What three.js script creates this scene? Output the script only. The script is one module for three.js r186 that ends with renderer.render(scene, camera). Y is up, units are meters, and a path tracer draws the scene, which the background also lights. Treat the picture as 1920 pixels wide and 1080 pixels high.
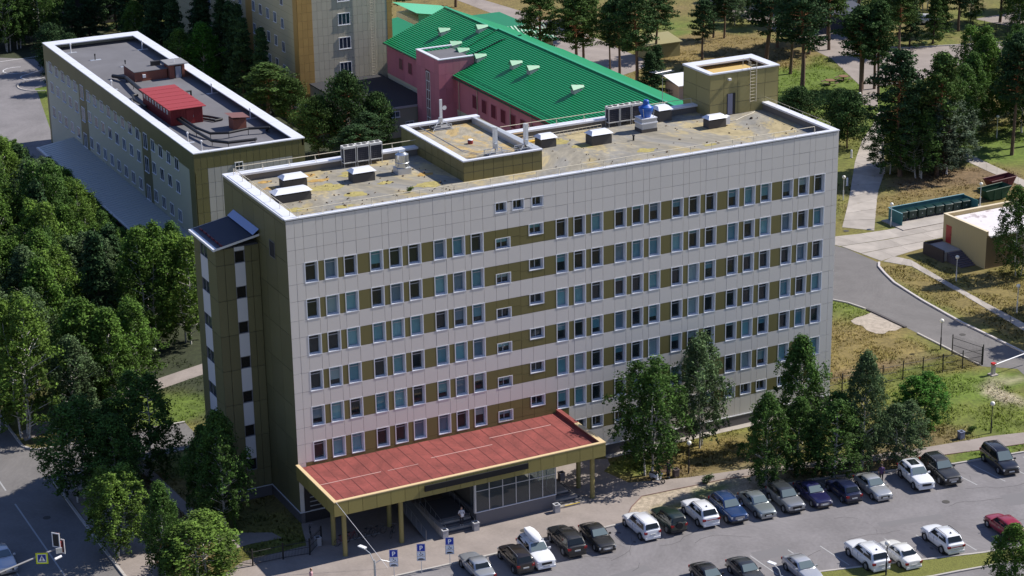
import * as THREE from 'three';
import { mergeGeometries } from 'three/addons/utils/BufferGeometryUtils.js';
import { MarchingCubes } from 'three/addons/objects/MarchingCubes.js';
import { ImprovedNoise } from 'three/addons/math/ImprovedNoise.js';

// ---------- camera, sky, sun, exposure ----------
const scene = new THREE.Scene();
const camera = new THREE.PerspectiveCamera(14.963, 16 / 9, 1, 3000);
camera.position.set(-61.109, 84.069, 164.145);
camera.rotation.order = 'YXZ';
camera.rotation.set(-0.344163, -0.463981, -0.016105);
scene.add(camera);
const renderer = new THREE.WebGLRenderer({ antialias: true });
renderer.toneMapping = THREE.LinearToneMapping;
renderer.toneMappingExposure = 1.3;
renderer.shadowMap.enabled = true;
renderer.shadowMap.type = THREE.PCFSoftShadowMap;

const SUN_AZ = 5.6 * Math.PI / 180, SUN_EL = 43 * Math.PI / 180;   // sun low along +x, a little in front of the facade
const sunDir = new THREE.Vector3(Math.cos(SUN_EL) * Math.cos(SUN_AZ), Math.sin(SUN_EL), Math.cos(SUN_EL) * Math.sin(SUN_AZ));
const sun = new THREE.DirectionalLight(new THREE.Color(1.0, 0.95, 0.87), 5.0);
sun.position.copy(sunDir).multiplyScalar(300).add(new THREE.Vector3(60, 0, -60));
sun.target.position.set(60, 0, -60);
sun.castShadow = true;
sun.shadow.mapSize.set(4096, 4096);
Object.assign(sun.shadow.camera, { left: -170, right: 170, top: 170, bottom: -170, near: 1, far: 700 });
sun.shadow.radius = 1;
scene.add(sun, sun.target);
{ // clear summer sky: deep blue overhead, paler to the horizon, a few thin clouds
  const w = 512, h = 256, d = new Float32Array(w * h * 4), n = new ImprovedNoise();
  for (let j = 0; j < h; j++) for (let i = 0; i < w; i++) {
    const el = (j + 0.5) / h * Math.PI - Math.PI / 2, az = i / w * Math.PI * 2;
    const t = Math.max(0, Math.sin(el)), k = Math.pow(1 - t, 2.6);
    let r = 0.12 + 0.42 * k, g = 0.235 + 0.43 * k, b = 0.60 + 0.26 * k;
    if (el > 0.05) {
      const px = Math.cos(az) / (t + 0.25), pz = Math.sin(az) / (t + 0.25);
      let c = 0.5 + n.noise(px * 1.3, pz * 1.3, 3.1) * 0.6 + n.noise(px * 3, pz * 3, 7.7) * 0.3 + n.noise(px * 7, pz * 7, 1.7) * 0.15;
      c = Math.max(0, Math.min(1, (c - 0.66) * 3)) * 0.5;
      r += (0.95 - r) * c; g += (0.97 - g) * c; b += (1.0 - b) * c;
    }
    if (el < 0) { const f = Math.max(0, 1 + el * 4); r = 0.16 + (r - 0.16) * f; g = 0.15 + (g - 0.15) * f; b = 0.13 + (b - 0.13) * f; }
    d.set([r, g, b, 1], (j * w + i) * 4);
  }
  const sky = new THREE.DataTexture(d, w, h, THREE.RGBAFormat, THREE.FloatType);
  sky.mapping = THREE.EquirectangularReflectionMapping;
  sky.magFilter = sky.minFilter = THREE.LinearFilter;
  sky.wrapS = THREE.RepeatWrapping; sky.needsUpdate = true;
  scene.background = sky; scene.environment = sky;
  scene.backgroundIntensity = 0.56; scene.environmentIntensity = 0.56;
}

// ---------- helpers ----------
let seed = 12345;
const rnd = () => { seed = (seed + 0x6D2B79F5) | 0; let t = Math.imul(seed ^ (seed >>> 15), 1 | seed); t = (t + Math.imul(t ^ (t >>> 7), 61 | t)) ^ t; return ((t ^ (t >>> 14)) >>> 0) / 4294967296; };
const rr = (a, b) => a + (b - a) * rnd();
const pick = a => a[Math.floor(rnd() * a.length)];
const PN = new ImprovedNoise();
const fbm = (x, y, o = 4, z = 0) => { let s = 0, a = 0.5, f = 1; for (let i = 0; i < o; i++) { s += a * PN.noise(x * f, y * f, z + i * 11.3); a *= 0.5; f *= 2.03; } return s; };
const clamp = (x, a = 0, b = 1) => Math.max(a, Math.min(b, x));
const mix = (a, b, t) => a + (b - a) * t;
const sstep = (a, b, x) => { const t = clamp((x - a) / (b - a)); return t * t * (3 - 2 * t); };
const used = {};
const numbered = n => { const k = used[n] = (used[n] ?? -1) + 1; return k ? `${n}_${String(k).padStart(3, '0')}` : n; };
const col = (r, g, b) => new THREE.Color().setRGB(r, g, b);
function mat(r, g, b, rough = 0.85, o = {}) { return new THREE.MeshStandardMaterial({ color: col(r, g, b), roughness: rough, side: THREE.DoubleSide, ...o }); }

class MB {   // collects quads, boxes, bars ... and builds ONE named mesh
  constructor() { this.p = []; this.n = []; this.u = []; this.c = null; }
  tri(a, b, c, na, nb, nc) {
    if (!na) { const ux = b[0] - a[0], uy = b[1] - a[1], uz = b[2] - a[2], vx = c[0] - a[0], vy = c[1] - a[1], vz = c[2] - a[2];
      let x = uy * vz - uz * vy, y = uz * vx - ux * vz, z = ux * vy - uy * vx; const l = Math.hypot(x, y, z) || 1; na = nb = nc = [x / l, y / l, z / l]; }
    const ax = Math.abs(na[0]), ay = Math.abs(na[1]), az = Math.abs(na[2]);
    for (const [q, m] of [[a, na], [b, nb], [c, nc]]) {
      this.p.push(q[0], q[1], q[2]); this.n.push(m[0], m[1], m[2]);
      if (ay >= ax && ay >= az) this.u.push(q[0], q[2]); else if (ax >= az) this.u.push(q[2], q[1]); else this.u.push(q[0], q[1]);
    }
    return this;
  }
  quad(a, b, c, d) { this.tri(a, b, c); this.tri(a, c, d); return this; }
  box(x0, y0, z0, x1, y1, z1, skip = '') {
    if (x0 > x1) [x0, x1] = [x1, x0]; if (y0 > y1) [y0, y1] = [y1, y0]; if (z0 > z1) [z0, z1] = [z1, z0];
    const A = [x0, y0, z0], B = [x1, y0, z0], C = [x1, y0, z1], D = [x0, y0, z1], E = [x0, y1, z0], F = [x1, y1, z0], G = [x1, y1, z1], H = [x0, y1, z1];
    if (!skip.includes('b')) this.quad(A, B, C, D); if (!skip.includes('t')) this.quad(E, H, G, F);
    if (!skip.includes('n')) this.quad(A, E, F, B); if (!skip.includes('s')) this.quad(D, C, G, H);
    if (!skip.includes('w')) this.quad(A, D, H, E); if (!skip.includes('e')) this.quad(B, F, G, C);
    return this;
  }
  ring(x0, y0, x1, y1, t, z0, z1) {   // rectangular frame in the xy plane
    return this.box(x0, y0, z0, x0 + t, y1, z1).box(x1 - t, y0, z0, x1, y1, z1).box(x0 + t, y1 - t, z0, x1 - t, y1, z1).box(x0 + t, y0, z0, x1 - t, y0 + t, z1);
  }
  bar(a, b, r, s = 6, r2 = r, cap = true) {
    const A = new THREE.Vector3(...a), B = new THREE.Vector3(...b), d = B.clone().sub(A).normalize();
    const u = new THREE.Vector3(0, 1, 0); if (Math.abs(d.y) > 0.9) u.set(1, 0, 0); u.cross(d).normalize(); const v = d.clone().cross(u);
    const ra = [], rb = [], nn = [];
    for (let i = 0; i < s; i++) { const t = i / s * Math.PI * 2, c = Math.cos(t), e = Math.sin(t); const q = u.clone().multiplyScalar(c).addScaledVector(v, e); nn.push([q.x, q.y, q.z]); ra.push(A.clone().addScaledVector(q, r).toArray()); rb.push(B.clone().addScaledVector(q, r2).toArray()); }
    for (let i = 0; i < s; i++) { const j = (i + 1) % s;
      if (s <= 4) this.quad(ra[i], ra[j], rb[j], rb[i]); else { this.tri(ra[i], ra[j], rb[j], nn[i], nn[j], nn[j]); this.tri(ra[i], rb[j], rb[i], nn[i], nn[j], nn[i]); }
      if (cap) { this.tri(a, ra[j], ra[i]); this.tri(b, rb[i], rb[j]); } }
    return this;
  }
  path(pts, r, s = 6) { for (let i = 0; i + 1 < pts.length; i++) this.bar(pts[i], pts[i + 1], r, s); return this; }
  lathe(prof, cx, cz, s = 12, cy = 0) {   // profile [r, y]
    for (let k = 0; k + 1 < prof.length; k++) { const [r0, y0] = prof[k], [r1, y1] = prof[k + 1]; const l = Math.hypot(r1 - r0, y1 - y0) || 1, nr = (y1 - y0) / l, ny = -(r1 - r0) / l;
      for (let i = 0; i < s; i++) { const t0 = i / s * Math.PI * 2, t1 = (i + 1) / s * Math.PI * 2, c0 = Math.cos(t0), s0 = Math.sin(t0), c1 = Math.cos(t1), s1 = Math.sin(t1);
        const a = [cx + r0 * c0, cy + y0, cz + r0 * s0], b = [cx + r0 * c1, cy + y0, cz + r0 * s1], c = [cx + r1 * c1, cy + y1, cz + r1 * s1], d = [cx + r1 * c0, cy + y1, cz + r1 * s0];
        const n0 = [nr * c0, ny, nr * s0], n1 = [nr * c1, ny, nr * s1];
        if (r0 > 1e-5) this.tri(a, c, b, n0, n1, n1); if (r1 > 1e-5) this.tri(a, d, c, n0, n0, n1); } }
    return this;
  }
  sphere(x, y, z, r, s = 12, sy = 1) { const p = []; const k = Math.max(4, s >> 1); for (let i = 0; i <= k; i++) { const t = -Math.PI / 2 + i / k * Math.PI; p.push([Math.cos(t) * r, Math.sin(t) * r * sy]); }
    return this.lathe(p, x, z, s, y); }
  prism(poly, y0, y1, holes) {   // poly of [x, z]
    const v = poly.map(q => new THREE.Vector2(q[0], q[1])); const f = THREE.ShapeUtils.triangulateShape(v, []);
    for (const [i, j, k] of f) { const P = poly; let a = [P[i][0], y1, P[i][1]], b = [P[j][0], y1, P[j][1]], c = [P[k][0], y1, P[k][1]];
      const up = (b[2] - a[2]) * (c[0] - a[0]) - (b[0] - a[0]) * (c[2] - a[2]); if (up < 0) [b, c] = [c, b]; this.tri(a, b, c); if (y0 < y1) this.tri([a[0], y0, a[2]], [c[0], y0, c[2]], [b[0], y0, b[2]]); }
    if (y0 < y1) { const ccw = THREE.ShapeUtils.area(v) > 0; for (let i = 0; i < poly.length; i++) { let a = poly[i], b = poly[(i + 1) % poly.length]; if (ccw) [a, b] = [b, a]; this.quad([a[0], y0, a[1]], [b[0], y0, b[1]], [b[0], y1, b[1]], [a[0], y1, a[1]]); } }
    return this;
  }
  add(geo, m) { let g = geo.index ? geo.toNonIndexed() : geo.clone(); if (m) g.applyMatrix4(m); for (const x of g.attributes.position.array) this.p.push(x); for (const x of g.attributes.normal.array) this.n.push(x); for (const x of g.attributes.uv.array) this.u.push(x); return this; }
  rot(y, x = 0, z = 0) { const c = Math.cos(y), s = Math.sin(y), P = this.p, N = this.n; for (let i = 0; i < P.length; i += 3) { let a = P[i], b = P[i + 2]; P[i] = a * c + b * s + x; P[i + 2] = -a * s + b * c + z; a = N[i]; b = N[i + 2]; N[i] = a * c + b * s; N[i + 2] = -a * s + b * c; } return this; }
  geo() { const g = new THREE.BufferGeometry(); g.setAttribute('position', new THREE.Float32BufferAttribute(this.p, 3)); g.setAttribute('normal', new THREE.Float32BufferAttribute(this.n, 3)); g.setAttribute('uv', new THREE.Float32BufferAttribute(this.u, 2)); if (this.c) g.setAttribute('color', new THREE.Float32BufferAttribute(this.c, 3)); return g; }
  build(name, m, parent = scene) { const o = new THREE.Mesh(this.geo(), m); o.name = parent === scene ? numbered(name) : name; o.castShadow = o.receiveShadow = true; parent.add(o); return o; }
}
const mb = () => new MB();
function tag(o, label, category, group) { o.userData.label = label; o.userData.category = category; if (group) o.userData.group = group; return o; }
function struct(o) { o.userData.kind = 'structure'; return o; }
function thing(name, label, category, x = 0, y = 0, z = 0, turn = 0, group) { const o = new THREE.Group(); o.name = numbered(name); o.position.set(x, y, z); o.rotation.y = turn; tag(o, label, category, group); scene.add(o); return o; }
function copy(src, label, x, y, z, turn = 0, sc = 1) { const c = src.clone(); c.name = numbered(src.name.replace(/_\d{3}$/, '')); c.userData = { ...src.userData }; if (label) c.userData.label = label; c.position.set(x, y, z); c.rotation.y = turn; if (sc !== 1) c.scale.setScalar(sc); scene.add(c); return c; }
function mesh(geo, m, name, parent) { const o = new THREE.Mesh(geo, m); o.name = parent ? name : numbered(name); o.castShadow = o.receiveShadow = true; (parent || scene).add(o); return o; }
// tiling colour texture: fn(u, v) in 0..1 -> [r, g, b] linear; size in metres
function tex(px, metres, fn) {
  const d = new Uint8Array(px * px * 4); const e = x => { x = clamp(x); return 255 * (x <= 0.0031308 ? 12.92 * x : 1.055 * Math.pow(x, 1 / 2.4) - 0.055); };
  for (let j = 0; j < px; j++) for (let i = 0; i < px; i++) { const c = fn(i / px, j / px); d.set([e(c[0]), e(c[1]), e(c[2]), 255], (j * px + i) * 4); }
  const t = new THREE.DataTexture(d, px, px); t.colorSpace = THREE.SRGBColorSpace; t.wrapS = t.wrapT = THREE.RepeatWrapping; t.magFilter = THREE.LinearFilter; t.minFilter = THREE.LinearMipmapLinearFilter; t.generateMipmaps = true; t.repeat.set(1 / metres, 1 / metres); t.needsUpdate = true; return t;
}
// periodic fbm on the unit square
const tn = (u, v, f, z = 0, o = 4) => { const a = u * Math.PI * 2, b = v * Math.PI * 2; let s = 0, am = 0.5, fr = f / 6.283; for (let i = 0; i < o; i++) { s += am * PN.noise(Math.cos(a) * fr + z, Math.sin(a) * fr + Math.cos(b) * fr * 0.7, Math.sin(b) * fr + i * 5.1); am *= 0.55; fr *= 2; } return s; };

// ---------- materials ----------
const T = {
  asphalt: tex(512, 24, (u, v) => { const n = tn(u, v, 9, 0, 5), s = tn(u, v, 90, 5, 2), k = 1 + 0.3 * n + 0.22 * s; return [0.19 * k, 0.178 * k, 0.182 * k]; }),
  road: tex(512, 20, (u, v) => { const n = tn(u, v, 7, 2, 5), s = tn(u, v, 90, 5, 2), k = 1 + 0.3 * n + 0.22 * s; return [0.152 * k, 0.142 * k, 0.137 * k]; }),
  paving: tex(512, 18, (u, v) => { const n = tn(u, v, 8, 4, 5), s = tn(u, v, 80, 5, 2), k = 1 + 0.3 * n + 0.16 * s; return [0.275 * k, 0.235 * k, 0.212 * k]; }),
  concrete: tex(256, 9, (u, v) => { const n = tn(u, v, 6, 8, 5), k = 1 + 0.35 * n; return [0.36 * k, 0.325 * k, 0.29 * k]; }),
  turf: tex(512, 11, (u, v) => { const n = tn(u, v, 30, 1, 4), s = tn(u, v, 120, 9, 2), k = 1 + 0.75 * n + 0.55 * s; return [0.5 * k, 0.5 * k, 0.5 * k]; }),
};
const M = {
  asphalt: new THREE.MeshStandardMaterial({ map: T.asphalt, roughness: 0.93 }),
  road: new THREE.MeshStandardMaterial({ map: T.road, roughness: 0.9 }),
  paving: new THREE.MeshStandardMaterial({ map: T.paving, roughness: 0.95 }),
  concrete: new THREE.MeshStandardMaterial({ map: T.concrete, roughness: 0.95, side: THREE.DoubleSide }),
  kerb: mat(0.42, 0.39, 0.36, 0.9), kerbDark: mat(0.09, 0.08, 0.08, 0.9), paint: mat(0.5, 0.5, 0.5, 0.8),
  white: mat(0.78, 0.78, 0.8, 0.5), trim: mat(0.74, 0.75, 0.8, 0.35, { metalness: 0.1 }), dark: mat(0.02, 0.02, 0.022, 0.7), black: mat(0.012, 0.012, 0.014, 0.45),
  steel: mat(0.38, 0.39, 0.41, 0.35, { metalness: 0.75 }), galv: mat(0.55, 0.57, 0.6, 0.4, { metalness: 0.45 }), grey: mat(0.22, 0.22, 0.23, 0.7), rail: mat(0.6, 0.54, 0.42, 0.6),
};
// ---------- the ground and everything laid on it ----------
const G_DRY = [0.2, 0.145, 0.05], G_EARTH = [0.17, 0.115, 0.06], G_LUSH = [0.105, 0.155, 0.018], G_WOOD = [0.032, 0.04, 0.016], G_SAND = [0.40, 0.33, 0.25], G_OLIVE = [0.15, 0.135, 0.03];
const blob = (x, z, cx, cz, rx, rz = rx) => { const q = Math.hypot((x - cx) / rx, (z - cz) / rz) + 0.45 * fbm(x * 0.22, z * 0.22, 3, 4); return 1 - sstep(0.7, 1.1, q); };
function groundColor(x, z) {
  const c = [...G_OLIVE]; const to = (k, t) => { t = clamp(t); for (let i = 0; i < 3; i++) c[i] = mix(c[i], k[i], t); };
  to(G_DRY, 0.5 + 1.3 * fbm(x * 0.06, z * 0.06, 4)); to(G_LUSH, 0.25 + 1.8 * fbm(x * 0.045 + 7, z * 0.045, 4, 3)); to(G_EARTH, 2.2 * (fbm(x * 0.12, z * 0.12, 4, 9) - 0.12));
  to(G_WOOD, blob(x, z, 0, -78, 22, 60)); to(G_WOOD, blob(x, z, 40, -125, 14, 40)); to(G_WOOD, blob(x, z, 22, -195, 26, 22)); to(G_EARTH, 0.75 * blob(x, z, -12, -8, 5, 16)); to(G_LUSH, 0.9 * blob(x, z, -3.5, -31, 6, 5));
  to(G_LUSH, 0.9 * blob(x, z, -3, -16, 4, 4)); to(G_LUSH, blob(x, z, 22, -163, 8, 8));
  to(G_LUSH, blob(x, z, 124, -103, 16, 20)); to(G_LUSH, 0.9 * blob(x, z, 113, -110, 10, 12)); to(G_LUSH, blob(x, z, 131, -63, 12, 9)); to(G_DRY, blob(x, z, 126, -130, 14, 16)); to(G_EARTH, 0.8 * blob(x, z, 106, -100, 9, 9)); to(G_LUSH, 0.8 * blob(x, z, 117, -83, 8, 6));
  to(G_EARTH, blob(x, z, 113, -53, 10, 7)); to(G_DRY, 0.8 * blob(x, z, 104, -49, 12, 5)); to(G_DRY, 0.9 * blob(x, z, 66, -12, 10, 8)); to(G_EARTH, 0.7 * blob(x, z, 66, -5.5, 9, 1.6)); to(G_DRY, 0.8 * blob(x, z, 85, -18, 3, 18)); to(G_DRY, 0.8 * blob(x, z, 92, -16, 5, 9));
  to(G_LUSH, 0.95 * blob(x, z, 70, 3, 10, 4)); to(G_LUSH, 0.7 * blob(x, z, 68, 9.5, 8, 5)); to(G_EARTH, 0.6 * blob(x, z, 60.5, 11, 4, 2.2)); to(G_SAND, 0.5 * blob(x, z, 74.5, 3.4, 3, 1)); to(G_SAND, 0.8 * blob(x, z, 72, 6.4, 1.2, 3));
  to(G_DRY, 0.7 * blob(x, z, 41, 5, 8, 3)); to(G_LUSH, 0.7 * blob(x, z, 31, 3.4, 3, 2.2)); to(G_EARTH, 0.7 * blob(x, z, 33, 6.3, 4, 1.2)); to(G_EARTH, 0.5 * blob(x, z, 41, 8, 9, 1.3));
  to(G_SAND, 0.95 * sstep(8.5, 9.4, z) * sstep(24.6, 25.6, x) * (1 - sstep(40, 46, x)) * (1 - sstep(13.4, 13.9, z))); to(G_EARTH, 0.8 * sstep(9.6, 11.5, z) * sstep(42, 46, x) * (1 - sstep(56, 60, x)) * (1 - sstep(15, 18, z)));
  to(G_LUSH, 0.8 * blob(x, z, 35.5, 11.4, 2.6, 0.9)); to(G_OLIVE, 0.8 * blob(x, z, 31, 12.4, 3.4, 0.8)); to(G_LUSH, blob(x, z, 63, 16.3, 5, 1.6)); to(G_OLIVE, 0.9 * blob(x, z, 42, 33, 12, 2));
  to(G_DRY, 0.7 * blob(x, z, 100, -175, 30, 20));
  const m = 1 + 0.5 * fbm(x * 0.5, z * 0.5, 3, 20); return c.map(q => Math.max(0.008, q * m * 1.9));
}
M.turf = new THREE.MeshStandardMaterial({ map: T.turf, vertexColors: true, roughness: 1 });
{
  const b = mb(); b.c = []; const xs = [], zs = [];
  for (let x = -900; x < -60; x += 120) xs.push(x); for (let x = -60; x < 200; x += 1.25) xs.push(x); for (let x = 200; x <= 1100; x += 100) xs.push(x);
  for (let z = -1000; z < -240; z += 95) zs.push(z); for (let z = -240; z < 60; z += 1.25) zs.push(z); for (let z = 60; z <= 700; z += 80) zs.push(z);
  const nx = xs.length, nz = zs.length, pos = new Float32Array(nx * nz * 3), cl = new Float32Array(nx * nz * 3), uv = new Float32Array(nx * nz * 2), nr = new Float32Array(nx * nz * 3), idx = [];
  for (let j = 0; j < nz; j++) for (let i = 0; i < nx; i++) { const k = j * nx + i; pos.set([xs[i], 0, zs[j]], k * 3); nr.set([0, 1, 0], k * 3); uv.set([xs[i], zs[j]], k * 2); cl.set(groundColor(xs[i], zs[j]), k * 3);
    if (i && j) { const a = k - nx - 1, q = k - nx, r = k - 1; idx.push(a, r, q, q, r, k); } }
  const g = new THREE.BufferGeometry(); g.setAttribute('position', new THREE.BufferAttribute(pos, 3)); g.setAttribute('normal', new THREE.BufferAttribute(nr, 3)); g.setAttribute('uv', new THREE.BufferAttribute(uv, 2)); g.setAttribute('color', new THREE.BufferAttribute(cl, 3)); g.setIndex(idx);
  struct(mesh(g, M.turf, 'ground'));
}
const PAVED = [];
function sheet(name, poly, y, m) { PAVED.push(poly); return struct(mb().prism(poly, y, y).build(name, m)); }
function kerb(pts, w = 0.2, h = 0.13, m = M.kerb, name = 'kerb') {
  const b = mb(); for (let i = 0; i + 1 < pts.length; i++) { const [x0, z0] = pts[i], [x1, z1] = pts[i + 1]; const L = Math.hypot(x1 - x0, z1 - z0), n = Math.max(1, Math.round(L / 2)), dx = (x1 - x0) / L, dz = (z1 - z0) / L;
    for (let k = 0; k < n; k++) { const a = k / n * L + 0.008, e = (k + 1) / n * L - 0.008, hh = h + ((k * 7 + i * 3) % 5) * 0.004; const q = [[a, -w / 2], [e, -w / 2], [e, w / 2], [a, w / 2]].map(([s, t]) => [x0 + dx * s - dz * t, z0 + dz * s + dx * t]); b.prism(q, -0.02, hh); } }
  return struct(b.build(name, m));
}
function arc(cx, cz, r, a0, a1, n = 8) { const o = []; for (let i = 0; i <= n; i++) { const a = (a0 + (a1 - a0) * i / n) * Math.PI / 180; o.push([cx + r * Math.cos(a), cz + r * Math.sin(a)]); } return o; }
// main car park
const lotN = [[-10, 13.2], [3.1, 13.2], [11.6, 13.5], [24.9, 13.55], [42.6, 13.6], [46.5, 14.3], [50.2, 15.4], [57.5, 17.3], [65, 18.3], [90, 20.8], [130, 24.5]];
sheet('car_park', [...lotN, [130, 52], [60, 48], [-10, 44]], 0.008, M.asphalt);
kerb(lotN.slice(0, 9).concat([[90, 20.8], [130, 24.5]]));
// planted strip along the south side of the car park and the drive beyond it
sheet('verge', [[34, 29.35], [40, 30.9], [43.7, 31.9], [48.8, 33.2], [70, 36.4], [70, 39], [47.6, 35.1], [44.8, 34.7], [42.3, 34.4], [34, 32.6]], 0.09, new THREE.MeshStandardMaterial({ map: tex(256, 3, (u, v) => { const k = 1 + 0.9 * tn(u, v, 30, 3, 4); return [0.14 * k, 0.145 * k, 0.03 * k]; }), roughness: 1 }));
kerb([[34, 29.25], [40, 30.8], [43.7, 31.8], [48.8, 33.1], [70, 36.3]]); kerb([[34, 32.7], [42.3, 34.5], [44.8, 34.8], [47.6, 35.2], [70, 39.1]]);
// entrance plaza and the footway along the lot
sheet('pavement', [[-1.2, 4.2], [0, 0], [28, 0], [30.3, 0.8], [29.8, 2.2], [28.6, 3.1], [29.4, 6.4], [34.7, 8], [40.3, 9], [45.4, 10.2], [55.7, 12.7], [64.7, 13.8], [67.9, 14.6], [100, 18], [130, 21], [130, 23], [100, 20.1], [66.2, 16.7], [58.4, 15.2], [51.6, 13.2], [44.6, 11.4], [37.6, 9.9], [29, 9.4], [27.1, 10.9], [24.9, 13.45], [11.6, 13.4], [3.1, 13.1], [-12, 13.1], [-13, 8.3], [-7, 4.4]], 0.02, M.paving);
kerb([[24.9, 13.4], [27.1, 10.9], [29, 9.45], [37.6, 9.95], [44.6, 11.45], [51.6, 13.25], [58.4, 15.25], [66.2, 16.75], [100, 20.15]], 0.09, 0.05, mat(0.2, 0.13, 0.11, 0.95), 'edging');
sheet('apron', [[30.3, 0], [55.8, 0], [55.8, -15.4], [56.6, -15.4], [56.6, 0.85], [30.3, 0.85]], 0.035, M.concrete);
// street on the left
const roadE = [[-17.25, -70], [-17.25, -37], [-17.3, -27.4]];
sheet('road', [[-17.2, -150], [-17.2, -28.2], [-16.4, -27], [-15, -26.6], [-1.6, -26.4], [-1.6, -20.3], [-16, -19.6], [-17, -18.9], [-16.9, -10], [-16.8, 12], [-20, 20], [-60, 20], [-60, -150]], 0.012, M.road);
kerb([[-17.15, -90], [-17.15, -28.4], [-16.5, -27.2], [-15, -26.8], [-1.6, -26.55]], 0.22, 0.14); kerb([[-1.6, -20.2], [-5.4, -20.2]], 0.2); kerb([[-12.5, -19.6], [-15.8, -19.5], [-16.75, -18.9], [-16.8, -10], [-16.75, 2], [-16.7, 9]], 0.24, 0.15);
{ const b = mb(); b.box(-21.2, 0.014, -60, -21.06, 0.017, -19.4); for (let z = -16.2; z < 12; z += 0) { b.box(-21.2, 0.014, z, -21.06, 0.017, z + 30); break; } b.box(-24.6, 0.014, -60, -24.5, 0.017, 14); struct(b.build('lane_marking', mat(0.34, 0.34, 0.34, 0.8))); }
sheet('pavement', [[-16.5, -18.8], [-13.4, -18.4], [-13.2, -0.4], [-13.3, 6], [-16.4, 8], [-16.6, 2]], 0.022, M.paving);
sheet('pavement', [[-9, -19], [-8, -19], [-7, 0], [-8, 1]], 0.02, M.paving);
sheet('pavement', [[-16.5, -32], [-9, -36], [8, -41.5], [10, -39.6], [-8, -33.6], [-16.6, -29.6]], 0.02, M.paving);
sheet('concrete_pad', [[-7.8, 2], [-5.3, 1.6], [-2.5, 1.9], [-2.9, 0.4], [-5.4, -0.9], [-7.3, 0]], 0.03, M.paving);
// service road on the right with its kerbs
const rR = [[85.1, -32.4], [84.2, -31.2], [83.4, -29], [82.4, -25.7], [81.6, -19.4], [81.1, -12], [81.2, -4.6], [81.2, 2], [81.5, 20]];
const rL = [[56, -27.6], [71, -26.6], [73, -24.9], [74.1, -23], [74.7, -20.3], [74.8, -18.8], [75.1, -13.5], [75.15, -5.4], [75.1, -0.8]];
sheet('service_road', [[56, -45], [83, -43.5], [84.8, -38.5], ...rR, [76, 20], [76.5, 6], [77.8, 1.5], [75.1, -0.8], ...rL.slice(0, -1).reverse()], 0.01, M.road);
kerb(rR.slice(0, 8), 0.26, 0.16, mat(0.5, 0.46, 0.44, 0.9)); kerb([[56, -27.5], [71, -26.5], [73, -24.8], [74, -23], [74.6, -20.4]], 0.2, 0.13); kerb([[74.65, -20.2], [74.75, -18.8], [75, -13.6]], 0.3, 0.14, M.kerbDark); kerb([[75.05, -11.6], [75.1, -1.2]], 0.2, 0.12);
sheet('dirt_patch', [[71.1, -18.2], [72.1, -18.7], [73.2, -18.8], [74.5, -19.2], [74.7, -17.4], [74.65, -15.6], [74.8, -13.9], [73.6, -13.4], [72.8, -13.7], [71.9, -13.2], [71.2, -13.7], [70.9, -15], [71.3, -16.3], [70.8, -17.2]], 0.03, new THREE.MeshStandardMaterial({ roughness: 0.97, map: tex(256, 4, (u, v) => { const n = tn(u, v, 8, 61, 5), f = tn(u, v, 40, 7, 3), k = 1 + 0.5 * n + 0.4 * f; return [0.37 * k, 0.315 * k, 0.255 * k]; }) }));
// concrete slab road and paths
function slabRoad(name, quads) { const g = new THREE.Group(); g.name = numbered(name); struct(g); scene.add(g); const ms = [1, 0.93, 1.07].map(k => { const m = M.concrete.clone(); m.color = col(k, k * 0.99, k * 0.98); return m; });
  quads.forEach((q, i) => { PAVED.push(q); const y = 0.03 + (i % 3) * 0.006; mb().prism(q, -0.02, y).build('slab', ms[(i * 5 + 1) % 3], g); }); return g; }
function ribbon(a, b, n, gap = 0.06) { // slabs between two edge polylines of equal length
  const out = [], at = (P, t) => { const k = Math.min(P.length - 2, Math.floor(t * (P.length - 1))), f = t * (P.length - 1) - k; return [mix(P[k][0], P[k + 1][0], f), mix(P[k][1], P[k + 1][1], f)]; };
  for (let i = 0; i < n; i++) { const g = gap / 40, t0 = i / n + g * 0.3, t1 = (i + 1) / n - g * 0.3; out.push([at(a, t0), at(a, t1), at(b, t1), at(b, t0)]); } return out; }
slabRoad('slab_road', [...ribbon([[83, -43.5], [91.1, -41.9], [101, -41.9]], [[84.6, -39.6], [91, -38.9], [101, -39]], 5), ...ribbon([[84.7, -39.45], [91, -38.8], [101, -38.9]], [[85.2, -36.2], [91.2, -36.2], [101, -36.2]], 4), ...ribbon([[85.2, -36.1], [89, -36.1], [94.4, -36.1]], [[85.7, -32.8], [89, -33.6], [93.9, -34.3]], 3)]);
slabRoad('footpath', ribbon([[89, -45.4], [95.4, -53.2], [107.2, -68.4], [114.3, -76.6], [119.6, -81.6], [123.4, -86]], [[91.6, -42.4], [101.2, -55], [107.9, -62.6], [115.2, -73], [121, -80.3], [126.2, -88]], 18));
slabRoad('footpath', ribbon([[85.8, -32.6], [87.6, -29.4], [86.8, -19.5], [85.4, -6.8], [85, 4]], [[88, -33.4], [88.9, -31.4], [87.9, -23], [86.8, -8], [86.4, 4]], 20));
slabRoad('footpath', ribbon([[122.6, -69], [122.2, -64], [121.7, -58.8], [120.8, -50], [120, -40]], [[120.2, -66], [119.9, -62.6], [119.3, -55.8], [118.8, -47.8], [118, -38]], 14));
slabRoad('footpath', ribbon([[137, -66], [134.5, -59], [132, -52]], [[134.6, -66], [132, -59], [129.6, -52]], 6));
sheet('road', [[124.5, -92], [126, -89.4], [133, -99], [140, -98.5], [157, -105.7], [190, -100], [190, -104], [167, -112], [160, -114], [150.8, -117], [145, -121.5], [149, -131.4], [150, -145], [152, -175], [143, -175], [139.5, -134], [137, -117], [130.7, -100]], 0.02, M.paving);
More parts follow.
